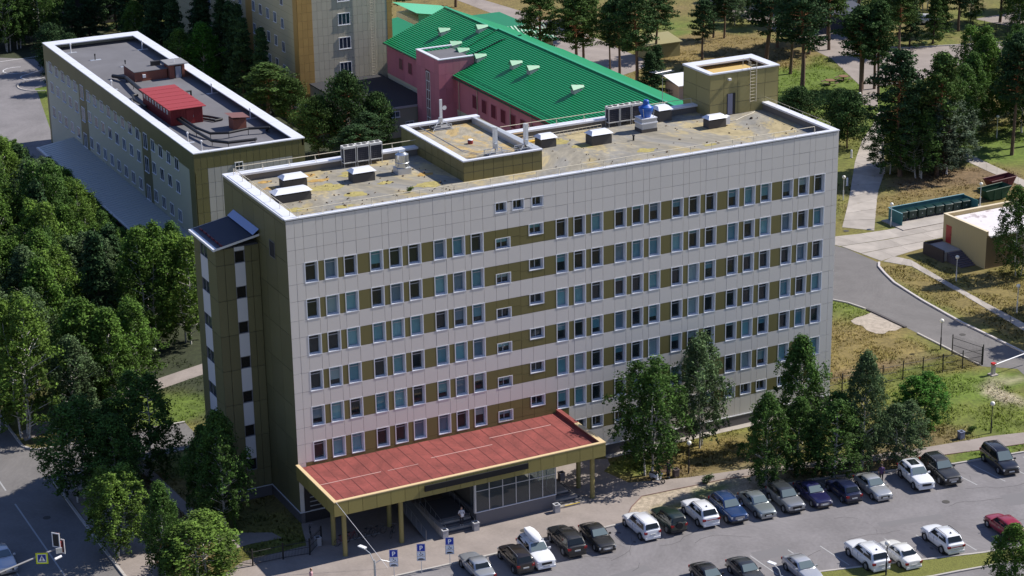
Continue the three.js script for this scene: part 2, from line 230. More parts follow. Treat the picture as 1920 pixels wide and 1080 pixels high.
kerb([[190, -104.2], [167, -112.2], [160, -114.2], [150.8, -117.2], [145.5, -121.4]], 0.25, 0.14);
sheet('road', [[104, -200], [109.5, -200], [108.6, -186], [110.6, -171], [112, -158], [111, -128], [102, -124], [100.5, -112], [92, -112], [96, -128], [104, -150], [105.5, -164]], 0.016, M.paving);
sheet('road', [[174, -128], [176, -118], [186, -112], [196, -112], [196, -130]], 0.016, M.paving);
// yard with ball court markings on the far left
sheet('yard', [[-30, -210], [21, -186], [26, -182], [25, -164], [20.8, -163], [20.5, -160], [15, -131], [12, -118], [2, -122], [-30, -128]], 0.014, M.asphalt);
{ const b = mb(), L = (P, w = 0.14) => { for (let i = 0; i + 1 < P.length; i++) { const [x0, z0] = P[i], [x1, z1] = P[i + 1], l = Math.hypot(x1 - x0, z1 - z0), dx = (x1 - x0) / l * w / 2, dz = (z1 - z0) / l * w / 2; b.prism([[x0 - dz, z0 + dx], [x1 - dz, z1 + dx], [x1 + dz, z1 - dx], [x0 + dz, z0 - dx]], 0.018, 0.018); } };
  L([[20, -183], [27, -183.5]]); L(arc(21.5, -176, 2.2, 60, 300)); L([[21.5, -172], [25, -174.2]]); L(arc(22.5, -170.6, 1.8, 70, 250)); L([[22.5, -168.8], [25, -168.9]]); struct(b.build('court_marking', M.white)); }
kerb(arc(22.6, -164.5, 3.9, 100, 250, 10), 0.2, 0.12);
// parking bay lines
{ const b = mb(), L = (x0, z0, x1, z1, w = 0.11) => { const l = Math.hypot(x1 - x0, z1 - z0), dx = (x1 - x0) / l * w / 2, dz = (z1 - z0) / l * w / 2; b.prism([[x0 - dz, z0 + dx], [x1 - dz, z1 + dx], [x1 + dz, z1 - dx], [x0 + dz, z0 - dx]], 0.0125, 0.0125); };
  for (const [x, z] of [[56.3, 17.3], [59, 17.9], [61.6, 18.3], [53.8, 16.6], [64.2, 18.6], [44.6, 14.2], [66.8, 18.9]]) L(x, z + 0.4, x + 0.35, z + 4.6);
  for (const [x, z] of [[31.2, 28.6], [34.6, 29.2], [37.4, 29.9], [40.4, 30.7], [43, 31.4], [45.8, 32.1], [48.4, 32.8]]) L(x, z - 0.5, x - 0.1, z - 4.6);
  struct(b.build('bay_marking', mat(0.36, 0.36, 0.36, 0.8))); }
// repaired strips and cracks in the asphalt
{ const b = mb(); for (let k = 0; k < 22; k++) { let x = rr(6, 70), z = rr(17, 30), a = rr(-0.5, 0.4); for (let i = 0; i < 7; i++) { const l = rr(0.5, 1.1), x1 = x + Math.cos(a) * l, z1 = z + Math.sin(a) * l, w = 0.025; b.prism([[x, z - w], [x1, z1 - w], [x1, z1 + w], [x, z + w]], 0.0115, 0.0115); x = x1; z = z1; a += rr(-0.6, 0.6); } } struct(b.build('crack', mat(0.07, 0.065, 0.065, 0.95))); }
// stains, repairs and manholes in the car park
{ const st = mat(0.1, 0.094, 0.095, 0.9), rp = mat(0.168, 0.16, 0.164, 0.95); const ob = mb(), pb = mb(); const disc = (b, x, z, r, y) => { const P = []; for (let i = 0; i < 12; i++) { const a = i / 12 * 6.283, s = r * rr(0.7, 1.25); P.push([x + Math.cos(a) * s, z + Math.sin(a) * s * 1.3]); } b.prism(P, y, y); };
  for (let k = 0; k < 46; k++) { const x = rr(8, 66), n = k % 2; disc(ob, x, n ? rr(14.5, 17.5) + Math.max(0, (x - 42) * 0.24) : rr(27, 31) + (x - 40) * 0.1, rr(0.08, 0.3), 0.0135 + k * 0.00005); } struct(ob.build('oil_stain', st));
  for (const [x, z, w, d, a] of [[20, 22, 5, 1.1, -0.1], [33, 24.5, 3.4, 1.6, 0.1], [47, 25, 6, 0.9, 0.2], [58, 26, 2.6, 2.2, 0.2], [12, 25, 3, 1.4, 0]]) { const c = Math.cos(a), s = Math.sin(a); pb.prism([[-w, -d], [w, -d], [w, d], [-w, d]].map(([p, q]) => [x + (p * c - q * s) / 2, z + (p * s + q * c) / 2]), 0.0105, 0.0105); } struct(pb.build('asphalt_repair', rp));
  for (const [x, z] of [[28.6, 24.6], [52, 23.4], [16.5, 10.6], [-19.4, -12], [79, -9], [88.6, -44]]) struct(mb().lathe([[0, 0.03], [0.34, 0.03], [0.36, 0.0]], x, z, 16).build('manhole_cover', mat(0.06, 0.055, 0.05, 0.8))); }

// ---------- the clinic: main building ----------
M.beige = [1, 0.985, 1.015].map(k => mat(0.735 * k, 0.69 * k, 0.645 * k, 0.55)); M.olive = [1, 0.96, 1.04].map(k => mat(0.172 * k, 0.15 * k, 0.056 * k, 0.5));
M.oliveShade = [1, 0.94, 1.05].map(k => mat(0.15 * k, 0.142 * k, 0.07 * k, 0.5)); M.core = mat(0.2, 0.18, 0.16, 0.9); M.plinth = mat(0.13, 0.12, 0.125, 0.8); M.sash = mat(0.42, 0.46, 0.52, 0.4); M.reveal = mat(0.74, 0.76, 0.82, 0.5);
M.pane = new THREE.MeshPhysicalMaterial({ color: col(0.72, 0.86, 0.9), roughness: 0.04, transmission: 1, thickness: 0, ior: 1.5, side: THREE.DoubleSide });
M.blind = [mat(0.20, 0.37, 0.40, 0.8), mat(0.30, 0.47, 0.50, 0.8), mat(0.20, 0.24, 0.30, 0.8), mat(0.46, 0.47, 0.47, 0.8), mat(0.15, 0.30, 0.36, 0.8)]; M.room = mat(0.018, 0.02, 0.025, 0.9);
M.roofFelt = new THREE.MeshStandardMaterial({ roughness: 0.97, map: tex(1024, 28, (u, v) => { const n = tn(u, v, 14, 3, 6), m = tn(u, v, 8, 30, 5), f = tn(u, v, 70, 40, 3), o = sstep(0.02, 0.22, m + f * 0.3), g = sstep(0.1, 0.3, -m + n * 0.4); let k = 1 + 0.5 * n + 0.35 * f; return [mix(mix(0.27, 0.36, o), 0.21, g) * k, mix(mix(0.245, 0.295, o), 0.2, g) * k, mix(mix(0.195, 0.165, o), 0.18, g) * k]; }) });
const clinic = thing('clinic_building', 'long beige and olive clinic building with red entrance canopy and flat roof', 'building');
const WL = 55.72, WH = 27.98, WD = 15.3, RY = 27.2, X0 = 1.522, PW = 1.794, WW = 1.175, FL = 3.29, YT = 23.9, WHT = 1.75;
mb().box(0.06, 0, -WD + 0.06, WL - 0.06, RY - 0.02, -0.56, 't').box(0.06, RY - 0.3, -0.56, WL - 0.06, WH - 0.16, -0.06).box(0.06, RY - 0.3, -WD + 0.06, WL - 0.06, WH - 0.16, -WD + 0.6).box(0.06, RY - 0.3, -WD + 0.6, 0.6, WH - 0.16, -0.56).box(WL - 0.6, RY - 0.3, -WD + 0.6, WL - 0.06, WH - 0.16, -0.56).build('wall', M.core, clinic);
mb().quad([0.5, RY, -0.5], [WL - 0.5, RY, -0.5], [WL - 0.5, RY, -WD + 0.5], [0.5, RY, -WD + 0.5]).build('roof', M.roofFelt, clinic);
mb().box(-0.04, WH - 0.1, -0.5, WL + 0.04, WH + 0.02, 0.035).box(-0.06, WH - 0.16, -WD - 0.06, WL + 0.06, WH + 0.02, -WD + 0.85).box(-0.06, WH - 0.16, -WD + 0.85, 1.15, WH + 0.02, -0.5).box(WL - 0.7, WH - 0.16, -WD + 0.85, WL + 0.06, WH + 0.02, -0.5).build('coping', M.trim, clinic);
mb().box(0.05, 0.02, -0.4, WL - 0.05, 1.02, 0.03).box(0.02, 0.02, -WD + 0.05, 0.4, 1.02, -0.4).build('plinth', M.plinth, clinic); mb().box(-0.02, 1.02, 0.0, WL + 0.02, 1.1, 0.07).box(-0.07, 1.02, -WD, 0, 1.1, 0.07).build('plinth_ledge', M.trim, clinic);
let panelCount = 0; const spare = { b: mb(), o: mb() }; const PG = {};
function panel(x0, y0, x1, y1, kind) { // one cladding cassette on the front face
  const g = 0.012; if (x1 - x0 < 0.1 || y1 - y0 < 0.1) return; const w = (x1 - x0 - 2 * g), h = (y1 - y0 - 2 * g), k = Math.floor(rnd() * 3), dz = rr(-0.006, 0.0);
  if (panelCount++ < 300) { const key = w.toFixed(2) + '_' + h.toFixed(2); PG[key] ??= mb().box(0, 0, -0.045, w, h, 0, 'n').geo(); const m = mesh(PG[key], M[kind][k], kind === 'beige' ? 'panel' : 'panel', clinic); m.position.set(x0 + g, y0 + g, dz); m.userData.kind = undefined; }
  else spare[kind[0]].box(x0 + g, y0 + g, -0.045 + dz, x1 - g, y1 - g, dz, 'n');
}
// window prototype shapes (origin at upper left of the opening)
function winGeo(w, h, transom) { const f = mb().box(-0.04, -h, -0.46, 0.045, 0, 0.012).box(w - 0.045, -h, -0.46, w + 0.04, 0, 0.012).box(-0.04, 0, -0.46, w + 0.04, 0.07, 0.014).box(-0.04, -h - 0.075, -0.46, w + 0.04, -h, 0.018);
  const s = mb().ring(0.045, -h, w - 0.045, 0, 0.07, -0.45, -0.38); if (transom) s.box(0.115, -0.42, -0.445, w - 0.115, -0.36, -0.385); else s.box(w / 2 - 0.03, -h + 0.07, -0.445, w / 2 + 0.03, -0.07, -0.385);
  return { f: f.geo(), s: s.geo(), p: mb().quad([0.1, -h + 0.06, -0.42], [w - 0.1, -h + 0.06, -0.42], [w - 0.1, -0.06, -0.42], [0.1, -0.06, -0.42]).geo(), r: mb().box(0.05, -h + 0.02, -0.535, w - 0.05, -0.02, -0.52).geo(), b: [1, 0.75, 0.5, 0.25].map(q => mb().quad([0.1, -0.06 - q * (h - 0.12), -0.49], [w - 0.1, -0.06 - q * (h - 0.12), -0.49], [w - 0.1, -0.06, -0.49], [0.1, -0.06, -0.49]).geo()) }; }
const WG = winGeo(WW, WHT, true), WS = winGeo(1.42, 0.95, false), WT = winGeo(1.12, 0.86, false), WB = winGeo(WW, 1.02, false);
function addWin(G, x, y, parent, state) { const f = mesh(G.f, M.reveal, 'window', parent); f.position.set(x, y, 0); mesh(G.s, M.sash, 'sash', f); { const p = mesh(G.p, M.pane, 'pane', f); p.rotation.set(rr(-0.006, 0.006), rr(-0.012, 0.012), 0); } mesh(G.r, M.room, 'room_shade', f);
  if (state > 0) mesh(G.b[state - 1], pick(M.blind), 'blind', f); return f; }
const colX = i => X0 + Math.floor(i / 3) * 6 + (i >= 9 ? 6 : 0) + (i % 3) * PW;
const joints = [0, 0.75, X0]; for (let i = 0; i < 24; i++) { const x = colX(i); if (i === 9) { const a = colX(8) + WW, n = 6; for (let k = 1; k < n; k++) joints.push(mix(a, x, k / n)); } if (i) joints.push(x); joints.push(x + WW); } joints.push(WL - 0.62, WL);
const rowTop = r => YT - r * FL;
const stairL = r => [19.5, rowTop(r) - 0.84, 20.92], stairU = r => [22.8, rowTop(r) - 0.03, 24.22];
// olive rows with windows
for (let r = 0; r < 6; r++) { const yt = rowTop(r), yb = yt - WHT;
  for (let i = 0; i < 24; i++) { const x = colX(i); const st = rnd(); addWin(WG, x, yt, clinic, st < 0.4 ? 1 : st < 0.5 ? 2 : st < 0.58 ? 3 : st < 0.66 ? 4 : 0);
    if (i % 3 < 2) panel(x + WW, yb, colX(i + 1), yt, 'olive'); else if (i < 23 && i !== 8) panel(x + WW, yb, colX(i + 1), yt, 'olive'); }
  const xs = [colX(8) + WW]; for (const j of joints) if (j > xs[0] + 0.05 && j < colX(9) - 0.05) xs.push(j); xs.push(colX(9));
  for (let k = 0; k + 1 < xs.length; k++) { // step panels around the stair windows
    const [lx, ly, lx2] = stairL(r), [ux, uy, ux2] = stairU(r), a = xs[k], b = xs[k + 1]; let cuts = [[yb, yt]];
    for (const [wx, wx2, wt] of [[lx, lx2, ly], [ux, ux2, uy]]) if (b > wx && a < wx2) { const o = []; for (const [c, d] of cuts) { const lo = wt - 0.95, hi = wt; if (hi <= c || lo >= d) { o.push([c, d]); continue; }
      if (lo > c) o.push([c, lo]); if (hi < d) o.push([hi, d]); if (a < wx) panel(a, Math.max(c, lo), wx, Math.min(d, hi), 'olive'); if (b > wx2) panel(wx2, Math.max(c, lo), b, Math.min(d, hi), 'olive'); } cuts = o; }
    for (const [c, d] of cuts) panel(a, c, b, d, 'olive'); }
  addWin(WS, 19.5, rowTop(r) - 0.84, clinic, rnd() < 0.3 ? 3 : 0); addWin(WS, 22.8, rowTop(r) - 0.03, clinic, rnd() < 0.3 ? 3 : 0);
  panel(0, yb, 0.75, yt, 'beige'); panel(0.75, yb, X0, yt, 'beige'); panel(colX(23) + WW, yb, WL - 0.62, yt, 'beige'); panel(WL - 0.62, yb, WL, yt, 'beige'); }
for (const x of [19.52, 21.22, 23.12]) addWin(WT, x, 26.36, clinic, 0);
// beige bands, top zone, ground storey
const bandRows = [[25.2, 26.3, 0], [YT, 25.2, 0], [26.3, WH - 0.17, 0]]; for (let r = 0; r < 6; r++) bandRows.push([rowTop(r) - FL, rowTop(r) - WHT, r + 1]);
for (const [y0, y1, r] of bandRows) for (let k = 0; k + 1 < joints.length; k++) { const a = joints[k], b = joints[k + 1];
  const wins = r === 0 ? [[19.52, 20.64, 25.5, 26.36], [21.22, 22.34, 25.5, 26.36], [23.12, 24.24, 25.5, 26.36]] : r === 2 ? [[19.52, 20.64, 25.5, 26.36], [21.22, 22.34, 25.5, 26.36], [23.12, 24.24, 25.5, 26.36]] : [];
  let parts = [[a, y0, b, y1]];
  for (const [wa, wb, wc, wd] of wins) { const o = []; for (const [p, q, s, t] of parts) { if (s <= wa || p >= wb || t <= wc || q >= wd) { o.push([p, q, s, t]); continue; }
    if (wc > q) o.push([p, q, s, wc]); if (wd < t) o.push([p, wd, s, t]); if (p < wa) o.push([p, Math.max(q, wc), wa, Math.min(t, wd)]); if (s > wb) o.push([wb, Math.max(q, wc), s, Math.min(t, wd)]); } parts = o; }
  const under = r === 6 && a < 25.6; for (const q of parts) panel(...q, under && a > 0.7 ? 'olive' : 'beige'); }
{ const yg = rowTop(6); // ground storey
  for (let k = 0; k + 1 < joints.length; k++) { const a = joints[k], b = joints[k + 1]; const isW = [...Array(24).keys()].some(i => i > 8 && Math.abs(colX(i) - a) < 0.02);
    if (isW) { panel(a, 1.1, b, 2.95, 'beige'); addWin(WB, a, yg + 0.0, clinic, rnd() < 0.3 ? 2 : 0); panel(a, 2.95, b, yg - 1.02, 'beige'); }
    else { panel(a, 2.95, b, yg, a > 25 && a < 54 ? 'olive' : 'beige'); panel(a, 1.1, b, 2.95, 'beige'); } } }
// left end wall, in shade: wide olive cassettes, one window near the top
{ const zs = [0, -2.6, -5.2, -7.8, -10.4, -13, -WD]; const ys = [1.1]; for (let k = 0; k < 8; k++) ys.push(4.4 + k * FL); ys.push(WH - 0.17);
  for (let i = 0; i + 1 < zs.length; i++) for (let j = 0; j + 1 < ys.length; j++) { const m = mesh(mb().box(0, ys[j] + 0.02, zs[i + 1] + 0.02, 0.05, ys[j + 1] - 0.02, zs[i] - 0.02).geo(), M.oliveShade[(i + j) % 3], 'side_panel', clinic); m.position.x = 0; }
  const f = mb().box(-0.03, 23.7, -4.1, 0.02, 25.1, -2.9).build('window', M.dark, clinic); mb().box(-0.05, 23.66, -4.14, -0.03, 25.14, -4.1).box(-0.05, 23.66, -2.9, -0.03, 25.14, -2.86).box(-0.05, 25.1, -4.1, -0.03, 25.14, -2.9).box(-0.05, 23.66, -4.1, -0.03, 23.7, -2.9).build('frame', M.grey, f);
  mb().box(WL - 0.05, 1.1, -WD, WL, WH - 0.17, -0.06).build('end_cladding', M.beige[0], clinic); mb().box(0.1, 1.1, -WD, WL - 0.1, WH - 0.17, -WD + 0.05).build('rear_cladding', M.beige[0], clinic); }
for (const [k, m] of [['b', M.beige[0]], ['o', M.olive[0]]]) if (spare[k].p.length) { const o = spare[k].build('cladding', m, clinic); o.userData.kind = 'stuff'; }
// ochre moss and rust patches on the roof felt
{ const oc = new THREE.MeshStandardMaterial({ roughness: 0.98, map: tex(256, 3, (u, v) => { const n = tn(u, v, 9, 17, 4), f = tn(u, v, 50, 3, 2), k = 1 + 0.6 * n + 0.5 * f; return [0.40 * k, 0.25 * k, 0.075 * k]; }) }), mo = new THREE.MeshStandardMaterial({ roughness: 0.98, map: tex(256, 3, (u, v) => { const n = tn(u, v, 9, 27, 4), f = tn(u, v, 50, 13, 2), k = 1 + 0.6 * n + 0.4 * f; return [0.34 * k, 0.285 * k, 0.10 * k]; }) });
  const blot = (x, z, r, m, q) => { const P = []; for (let i = 0; i < 18; i++) { const a = i / 18 * 6.283, s = r * (0.7 + 0.75 * fbm(Math.cos(a) * 1.3 + x, Math.sin(a) * 1.3 + z, 3)) * rr(0.85, 1.15); P.push([x + Math.cos(a) * s * 1.5, z + Math.sin(a) * s]); } mb().prism(P, RY + q, RY + q).build('roof_patch', m, clinic); };
  [[3.2, -13.6, 0.55], [3.0, -11.6, 0.6], [7.4, -13.4, 0.7], [7.8, -11.6, 0.8], [28.4, -14, 0.8], [29.8, -13.2, 0.5], [16.8, -8.6, 0.7]].forEach(([x, z, r], i) => blot(x, z, r, oc, 0.009 + i * 0.0007)); [[4.6, -9.2, 1.2], [7.6, -9.4, 1.5], [11.0, -12, 1.1], [9.0, -6.2, 1.0], [31.6, -12.2, 1.6], [33.5, -9.6, 0.9], [6.5, -3.4, 0.8], [38, -5.5, 0.9], [15.5, -5.6, 1.2], [2.6, -4.6, 0.8], [44, -4.2, 0.7], [12.6, -8, 0.7]].forEach(([x, z, r], i) => blot(x, z, r, mo, 0.004 + i * 0.0004)); }
// roof railing
{ const b = mb(), P = [[1.3, -WD + 0.5], [0.55, -WD + 0.5], [0.55, -0.35], [WL - 2.5, -0.35]]; const rail = (x0, z0, x1, z1, step) => { const L = Math.hypot(x1 - x0, z1 - z0), n = Math.round(L / step); b.bar([x0, WH + 0.62, z0], [x1, WH + 0.62, z1], 0.032, 5); for (let i = 0; i <= n; i++) { const x = mix(x0, x1, i / n), z = mix(z0, z1, i / n); b.bar([x, WH, z], [x, WH + 0.62, z], 0.028, 5); const nx = -(z1 - z0) / L * 0.45, nz = (x1 - x0) / L * 0.45; b.bar([x + nx * 0.9, WH + 0.02, z + nz * 0.9], [x, WH + 0.5, z], 0.015, 4); } };
  rail(1.2, -0.3, WL - 2.6, -0.3, 2.3); rail(1.1, -WD + 0.4, 18.9, -WD + 0.4, 2.6); rail(27.5, -WD + 0.4, 48.5, -WD + 0.4, 3); rail(0.75, -0.9, 0.75, -WD + 0.8, 2.2); b.bar([WL - 0.35, WH + 0.5, -1], [WL - 0.35, WH + 0.5, -12.5], 0.018, 5); for (let z = -1; z > -12.6; z -= 2.3) b.bar([WL - 0.35, WH, z], [WL - 0.35, WH + 0.5, z], 0.018, 4); b.build('railing', M.rail, clinic); }
// rooftop stair hut (sticks out behind the back wall)
function clad(parent, x0, x1, z0, z1, y0, y1, nx, ny, nz, m, t = 0.05) { // cassettes on the front (+z) and left (-x) faces
  mb().box(x0 + t, y0, z1 + t, x1 - t, y1 - 0.56, z0 - t, '').box(x0 + t, y1 - 0.56, z0 - 0.3, x1 - t, y1, z0 - t).box(x0 + t, y1 - 0.56, z1 + t, x0 + 0.3, y1, z0 - 0.3).box(x0 + 0.3, y1 - 0.56, z1 + t, x1 - t, y1, z1 + 0.3).box(x1 - 0.3, y1 - 0.56, z1 + 0.3, x1 - t, y1, z0 - 0.3).build('wall', M.core, parent);
  for (let i = 0; i < nx; i++) for (let j = 0; j < ny; j++) mb().box(mix(x0, x1, i / nx) + 0.02, mix(y0, y1, j / ny) + 0.02, z0 - t, mix(x0, x1, (i + 1) / nx) - 0.02, mix(y0, y1, (j + 1) / ny) - 0.02, z0).build('panel', m[(i * 2 + j) % 3], parent);
  for (let i = 0; i < nz; i++) for (let j = 0; j < ny; j++) mb().box(x0, mix(y0, y1, j / ny) + 0.02, mix(z1, z0, i / nz) + 0.02, x0 + t, mix(y0, y1, (j + 1) / ny) - 0.02, mix(z1, z0, (i + 1) / nz) - 0.02).build('panel', m[(i + j) % 3], parent);
  mb().box(x1 - t, y0, z1, x1, y1, z0).build('side_cladding', m[0], parent); mb().box(x0, y0, z1, x1, y1, z1 + t).build('rear_cladding', m[1], parent); }
const hut = thing('roof_stair_hut', 'low olive clad stair hut in the middle of the clinic roof carrying antenna masts', 'roof hut');
clad(hut, 18.8, 26.65, -4.75, -18.3, RY - 0.2, 29.0, 8, 2, 10, M.olive);
mb().box(18.95, 28.55, -18.2, 26.5, 28.6, -4.9).build('roof', new THREE.MeshStandardMaterial({ roughness: 0.97, map: tex(512, 9, (u, v) => { const n = tn(u, v, 12, 33, 5), m = tn(u, v, 7, 44, 4), f = tn(u, v, 60, 20, 3), o = sstep(-0.05, 0.2, m + f * 0.3), k = 1 + 0.55 * n + 0.4 * f; return [mix(0.30, 0.40, o) * k, mix(0.265, 0.29, o) * k, mix(0.20, 0.13, o) * k]; }) }), hut);
mb().box(18.74, 29.02, -5.05, 26.72, 29.14, -4.7).box(18.74, 29.02, -18.38, 19.3, 29.14, -5.05).box(19.35, 28.98, -18.38, 26.72, 29.16, -17.6).build('coping', M.trim, hut);
mb().quad([26.72, 29.16, -5.05], [26.72, 28.9, -17.6], [25.9, 29.16, -17.6], [25.9, 29.16, -5.05]).box(25.85, 28.6, -17.6, 25.9, 29.14, -5.05).build('sloped_flashing', M.galv, hut);
mb().path([[19.8, 29.35, -16.5], [19.8, 29.35, -7.5], [20.6, 29.35, -5.6], [24.6, 29.35, -5.6]], 0.03, 5).path([[20.1, 29.1, -16.5], [20.1, 29.1, -7.5], [20.9, 29.1, -5.9], [24.6, 29.1, -5.9]], 0.03, 5).build('cable_tray', M.steel, hut);
// rooftop lift room
const lift = thing('roof_lift_room', 'tall olive clad lift room with yellow roof and grey door at the right end of the clinic roof', 'roof hut');
clad(lift, 49.0, 56.9, -12.2, -17.2, RY - 0.3, 31.4, 5, 3, 2, [1, 0.96, 1.04].map(k => mat(0.285 * k, 0.25 * k, 0.105 * k, 0.5)));
mb().box(49.2, 30.9, -17, 56.7, 30.95, -12.4).build('roof', mat(0.52, 0.36, 0.13, 0.95), lift);
mb().box(48.92, 31.42, -12.5, 56.98, 31.55, -12.14).box(48.92, 31.38, -17.28, 56.98, 31.55, -15.9).box(48.92, 31.38, -15.9, 49.55, 31.55, -12.5).box(56.0, 31.38, -15.9, 56.98, 31.55, -12.5).build('coping', M.trim, lift);
mb().box(50.95, RY, -12.2, 51.9, 29.35, -12.16).build('door_recess', M.dark, lift); mb().box(51.0, RY + 0.05, -12.16, 51.55, 29.3, -12.1).build('door', mat(0.16, 0.17, 0.25, 0.5), lift);
{ const b = mb(); for (const x of [53.5, 54.2]) b.bar([x, 28.2, -12.0], [x, 32.3, -12.0], 0.03, 5), b.bar([x, 32.3, -12], [x, 32.3, -13.4], 0.03, 5), b.bar([x, 32.3, -13.4], [x, 31.5, -13.4], 0.03, 5); for (let y = 28.3; y < 32.2; y += 0.33) b.bar([53.5, y, -12], [54.2, y, -12], 0.018, 4); for (const y of [28.4, 30, 31.2]) b.bar([53.5, y, -12], [53.5, y, -12.2], 0.03, 4).bar([54.2, y, -12], [54.2, y, -12.2], 0.03, 4); b.build('ladder', M.rail, lift); mb().box(51.0, 30.7, -12.2, 51.3, 30.9, -11.95).build('floodlight', M.white, lift); }
// ---------- entrance canopy and glazed porch: parts of the clinic ----------
{ const CY = 5.68, CZ = 8.66, CX0 = -0.25, CX1 = 25.73; const can = new THREE.Group(); can.name = 'canopy'; clinic.add(can);
  const red = new THREE.MeshStandardMaterial({ roughness: 0.9, map: tex(512, 13, (u, v) => { const n = tn(u, v, 10, 6, 5), f = tn(u, v, 60, 3, 2), k = 1 + 0.55 * n + 0.3 * f; return [0.222 * k, 0.052 * k, 0.044 * k]; }) });
  const roofPart = mb(); roofPart.box(CX0 + 0.2, CY - 0.38, 0.03, CX1 - 0.2, CY - 0.34, CZ - 0.1); roofPart.build('roof', red, can);
  // sheets of roofing felt laid across the canopy
  for (let k = 0; k < 25; k++) { const x = 0.05 + k * 1.03; mb().box(x, CY - 0.34, 0.06, Math.min(x + 1.05, CX1 - 0.22), CY - 0.325 + (k % 2) * 0.012, CZ - 0.22).build('felt_strip', red, can); }
  { const b = mb(); for (let k = 1; k < 25; k++) { const x = 0.05 + k * 1.03; b.box(x - 0.03, CY - 0.315, 0.1, x + 0.03, CY - 0.308, CZ - 0.25); } b.build('felt_laps', mat(0.14, 0.035, 0.032, 0.9), can).userData.kind = 'stuff'; }
  mb().box(0.3, CY - 0.31, 4.15, 6, CY - 0.3, 4.25).box(6.6, CY - 0.31, 4.25, 9.5, CY - 0.3, 4.32).box(11, CY - 0.31, 3.6, 17, CY - 0.3, 3.7).box(17.4, CY - 0.31, 2.2, 23.6, CY - 0.3, 2.3).build('seam_patch', mat(0.5, 0.3, 0.27, 0.9), can);
  mb().box(CX0, CY - 0.06, CZ - 0.3, CX1, CY + 0.02, CZ + 0.02).box(CX0, CY - 0.06, 0.02, CX0 + 0.32, CY + 0.02, CZ - 0.3).box(CX1 - 0.45, CY - 0.06, 3.6, CX1, CY + 0.02, CZ - 0.3).build('edge_trim', mat(0.66, 0.5, 0.28, 0.5), can);
  mb().box(CX1 - 0.42, CY - 0.4, 0.02, CX1, CY + 0.02, 3.6).box(CX1 - 0.4, CY - 0.36, 3.6, CX1 - 0.36, CY - 0.06, CZ - 0.3).build('red_upstand', red, can);
  const fo = [1, 0.95, 1.05].map(k => mat(0.27 * k, 0.225 * k, 0.07 * k, 0.5)); const n = 20; for (let k = 0; k < n; k++) { const a = mix(CX0, CX1, k / n), b = mix(CX0, CX1, (k + 1) / n); mb().box(a + 0.015, 4.35, CZ - 0.12, b - 0.015, CY - 0.07, CZ).build('fascia_panel', fo[(k * 2) % 3], can); }
  for (let k = 0; k < 6; k++) for (const x of [CX0, CX1 - 0.06]) { const a = mix(0.1, CZ - 0.13, k / 6), b = mix(0.1, CZ - 0.13, (k + 1) / 6); mb().box(x, 4.35, a + 0.015, x + 0.06, CY - 0.07, b - 0.015).build('fascia_panel', fo[k % 3], can); }
  mb().box(CX0 + 0.08, 4.36, 0.05, CX1 - 0.08, 4.45, CZ - 0.14).build('soffit', mat(0.2, 0.17, 0.07, 0.8), can);
  for (const [x, z] of [[1.0, 7.6], [6.25, 7.6], [0.95, 5.2], [6.6, 4.2], [24.93, 7.62], [24.88, 5.1]]) mb().lathe([[0.21, 0.02], [0.21, 4.36]], x, z, 12).build('column', mat(0.3, 0.25, 0.09, 0.5), can);
  mb().box(8.05, 4.88, CZ + 0.02, 17.95, 5.4, CZ + 0.16).build('sign_board', mat(0.005, 0.005, 0.007, 0.9), can);
  mb().bar([-0.05, CY, CZ + 0.02], [3.2, 0.1, 11.5], 0.02, 4).build('stay_cable', M.white, can);
  // glazed porch
  const por = new THREE.Group(); por.name = 'porch'; clinic.add(por); const x0 = 13.25, x1 = 21.1, z = 7.9;
  mb().box(x0, 0, z - 0.25, x1, 1.3, z).box(x1 - 0.25, 0, 3, x1, 1.3, z - 0.25).box(x0, 0, 0.2, x0 + 0.2, 1.3, z - 0.25).build('base_wall', mat(0.155, 0.15, 0.16, 0.7), por); mb().box(x0, 1.3, z - 0.1, x1 + 0.02, 1.36, z + 0.03).build('sill', M.trim, por);
  mb().box(x0 + 0.2, 1.0, 0.1, x1 - 0.25, 1.05, z - 0.25).build('floor', M.grey, por);
  const gl = new THREE.MeshPhysicalMaterial({ color: col(0.45, 0.52, 0.54), roughness: 0.03, transmission: 0.9, thickness: 0, side: THREE.DoubleSide }); const ng = 6;
  for (let k = 0; k < ng; k++) for (const [y0, y1] of [[1.36, 3.3], [3.36, 4.36]]) { const a = mix(x0, x1, k / ng) + 0.04, b = mix(x0, x1, (k + 1) / ng) - 0.04; mb().quad([a, y0, z - 0.05], [b, y0, z - 0.05], [b, y1, z - 0.05], [a, y1, z - 0.05]).build('pane', gl, por); }
  for (let k = 0; k < 3; k++) mb().quad([x1 - 0.1, 1.36, mix(3, z, k / 3) + 0.03], [x1 - 0.1, 1.36, mix(3, z, (k + 1) / 3) - 0.03], [x1 - 0.1, 4.36, mix(3, z, (k + 1) / 3) - 0.03], [x1 - 0.1, 4.36, mix(3, z, k / 3) + 0.03]).build('pane', gl, por);
  { const b = mb(); for (let k = 0; k <= ng; k++) { const x = mix(x0, x1, k / ng); b.box(x - 0.035, 1.36, z - 0.09, x + 0.035, 4.36, z); } b.box(x0 + 0.04, 3.3, z - 0.08, x1 - 0.04, 3.36, z - 0.005); for (let k = 0; k < 3; k++) b.box(x1 - 0.12, 1.36, mix(3, z, k / 3) - 0.03, x1 - 0.06, 4.36, mix(3, z, k / 3) + 0.03); b.build('mullions', M.galv, por); mb().box(x0 - 0.16, 1.3, z - 0.25, x0 + 0.02, 4.36, z + 0.02).build('corner_post', M.galv, por); }
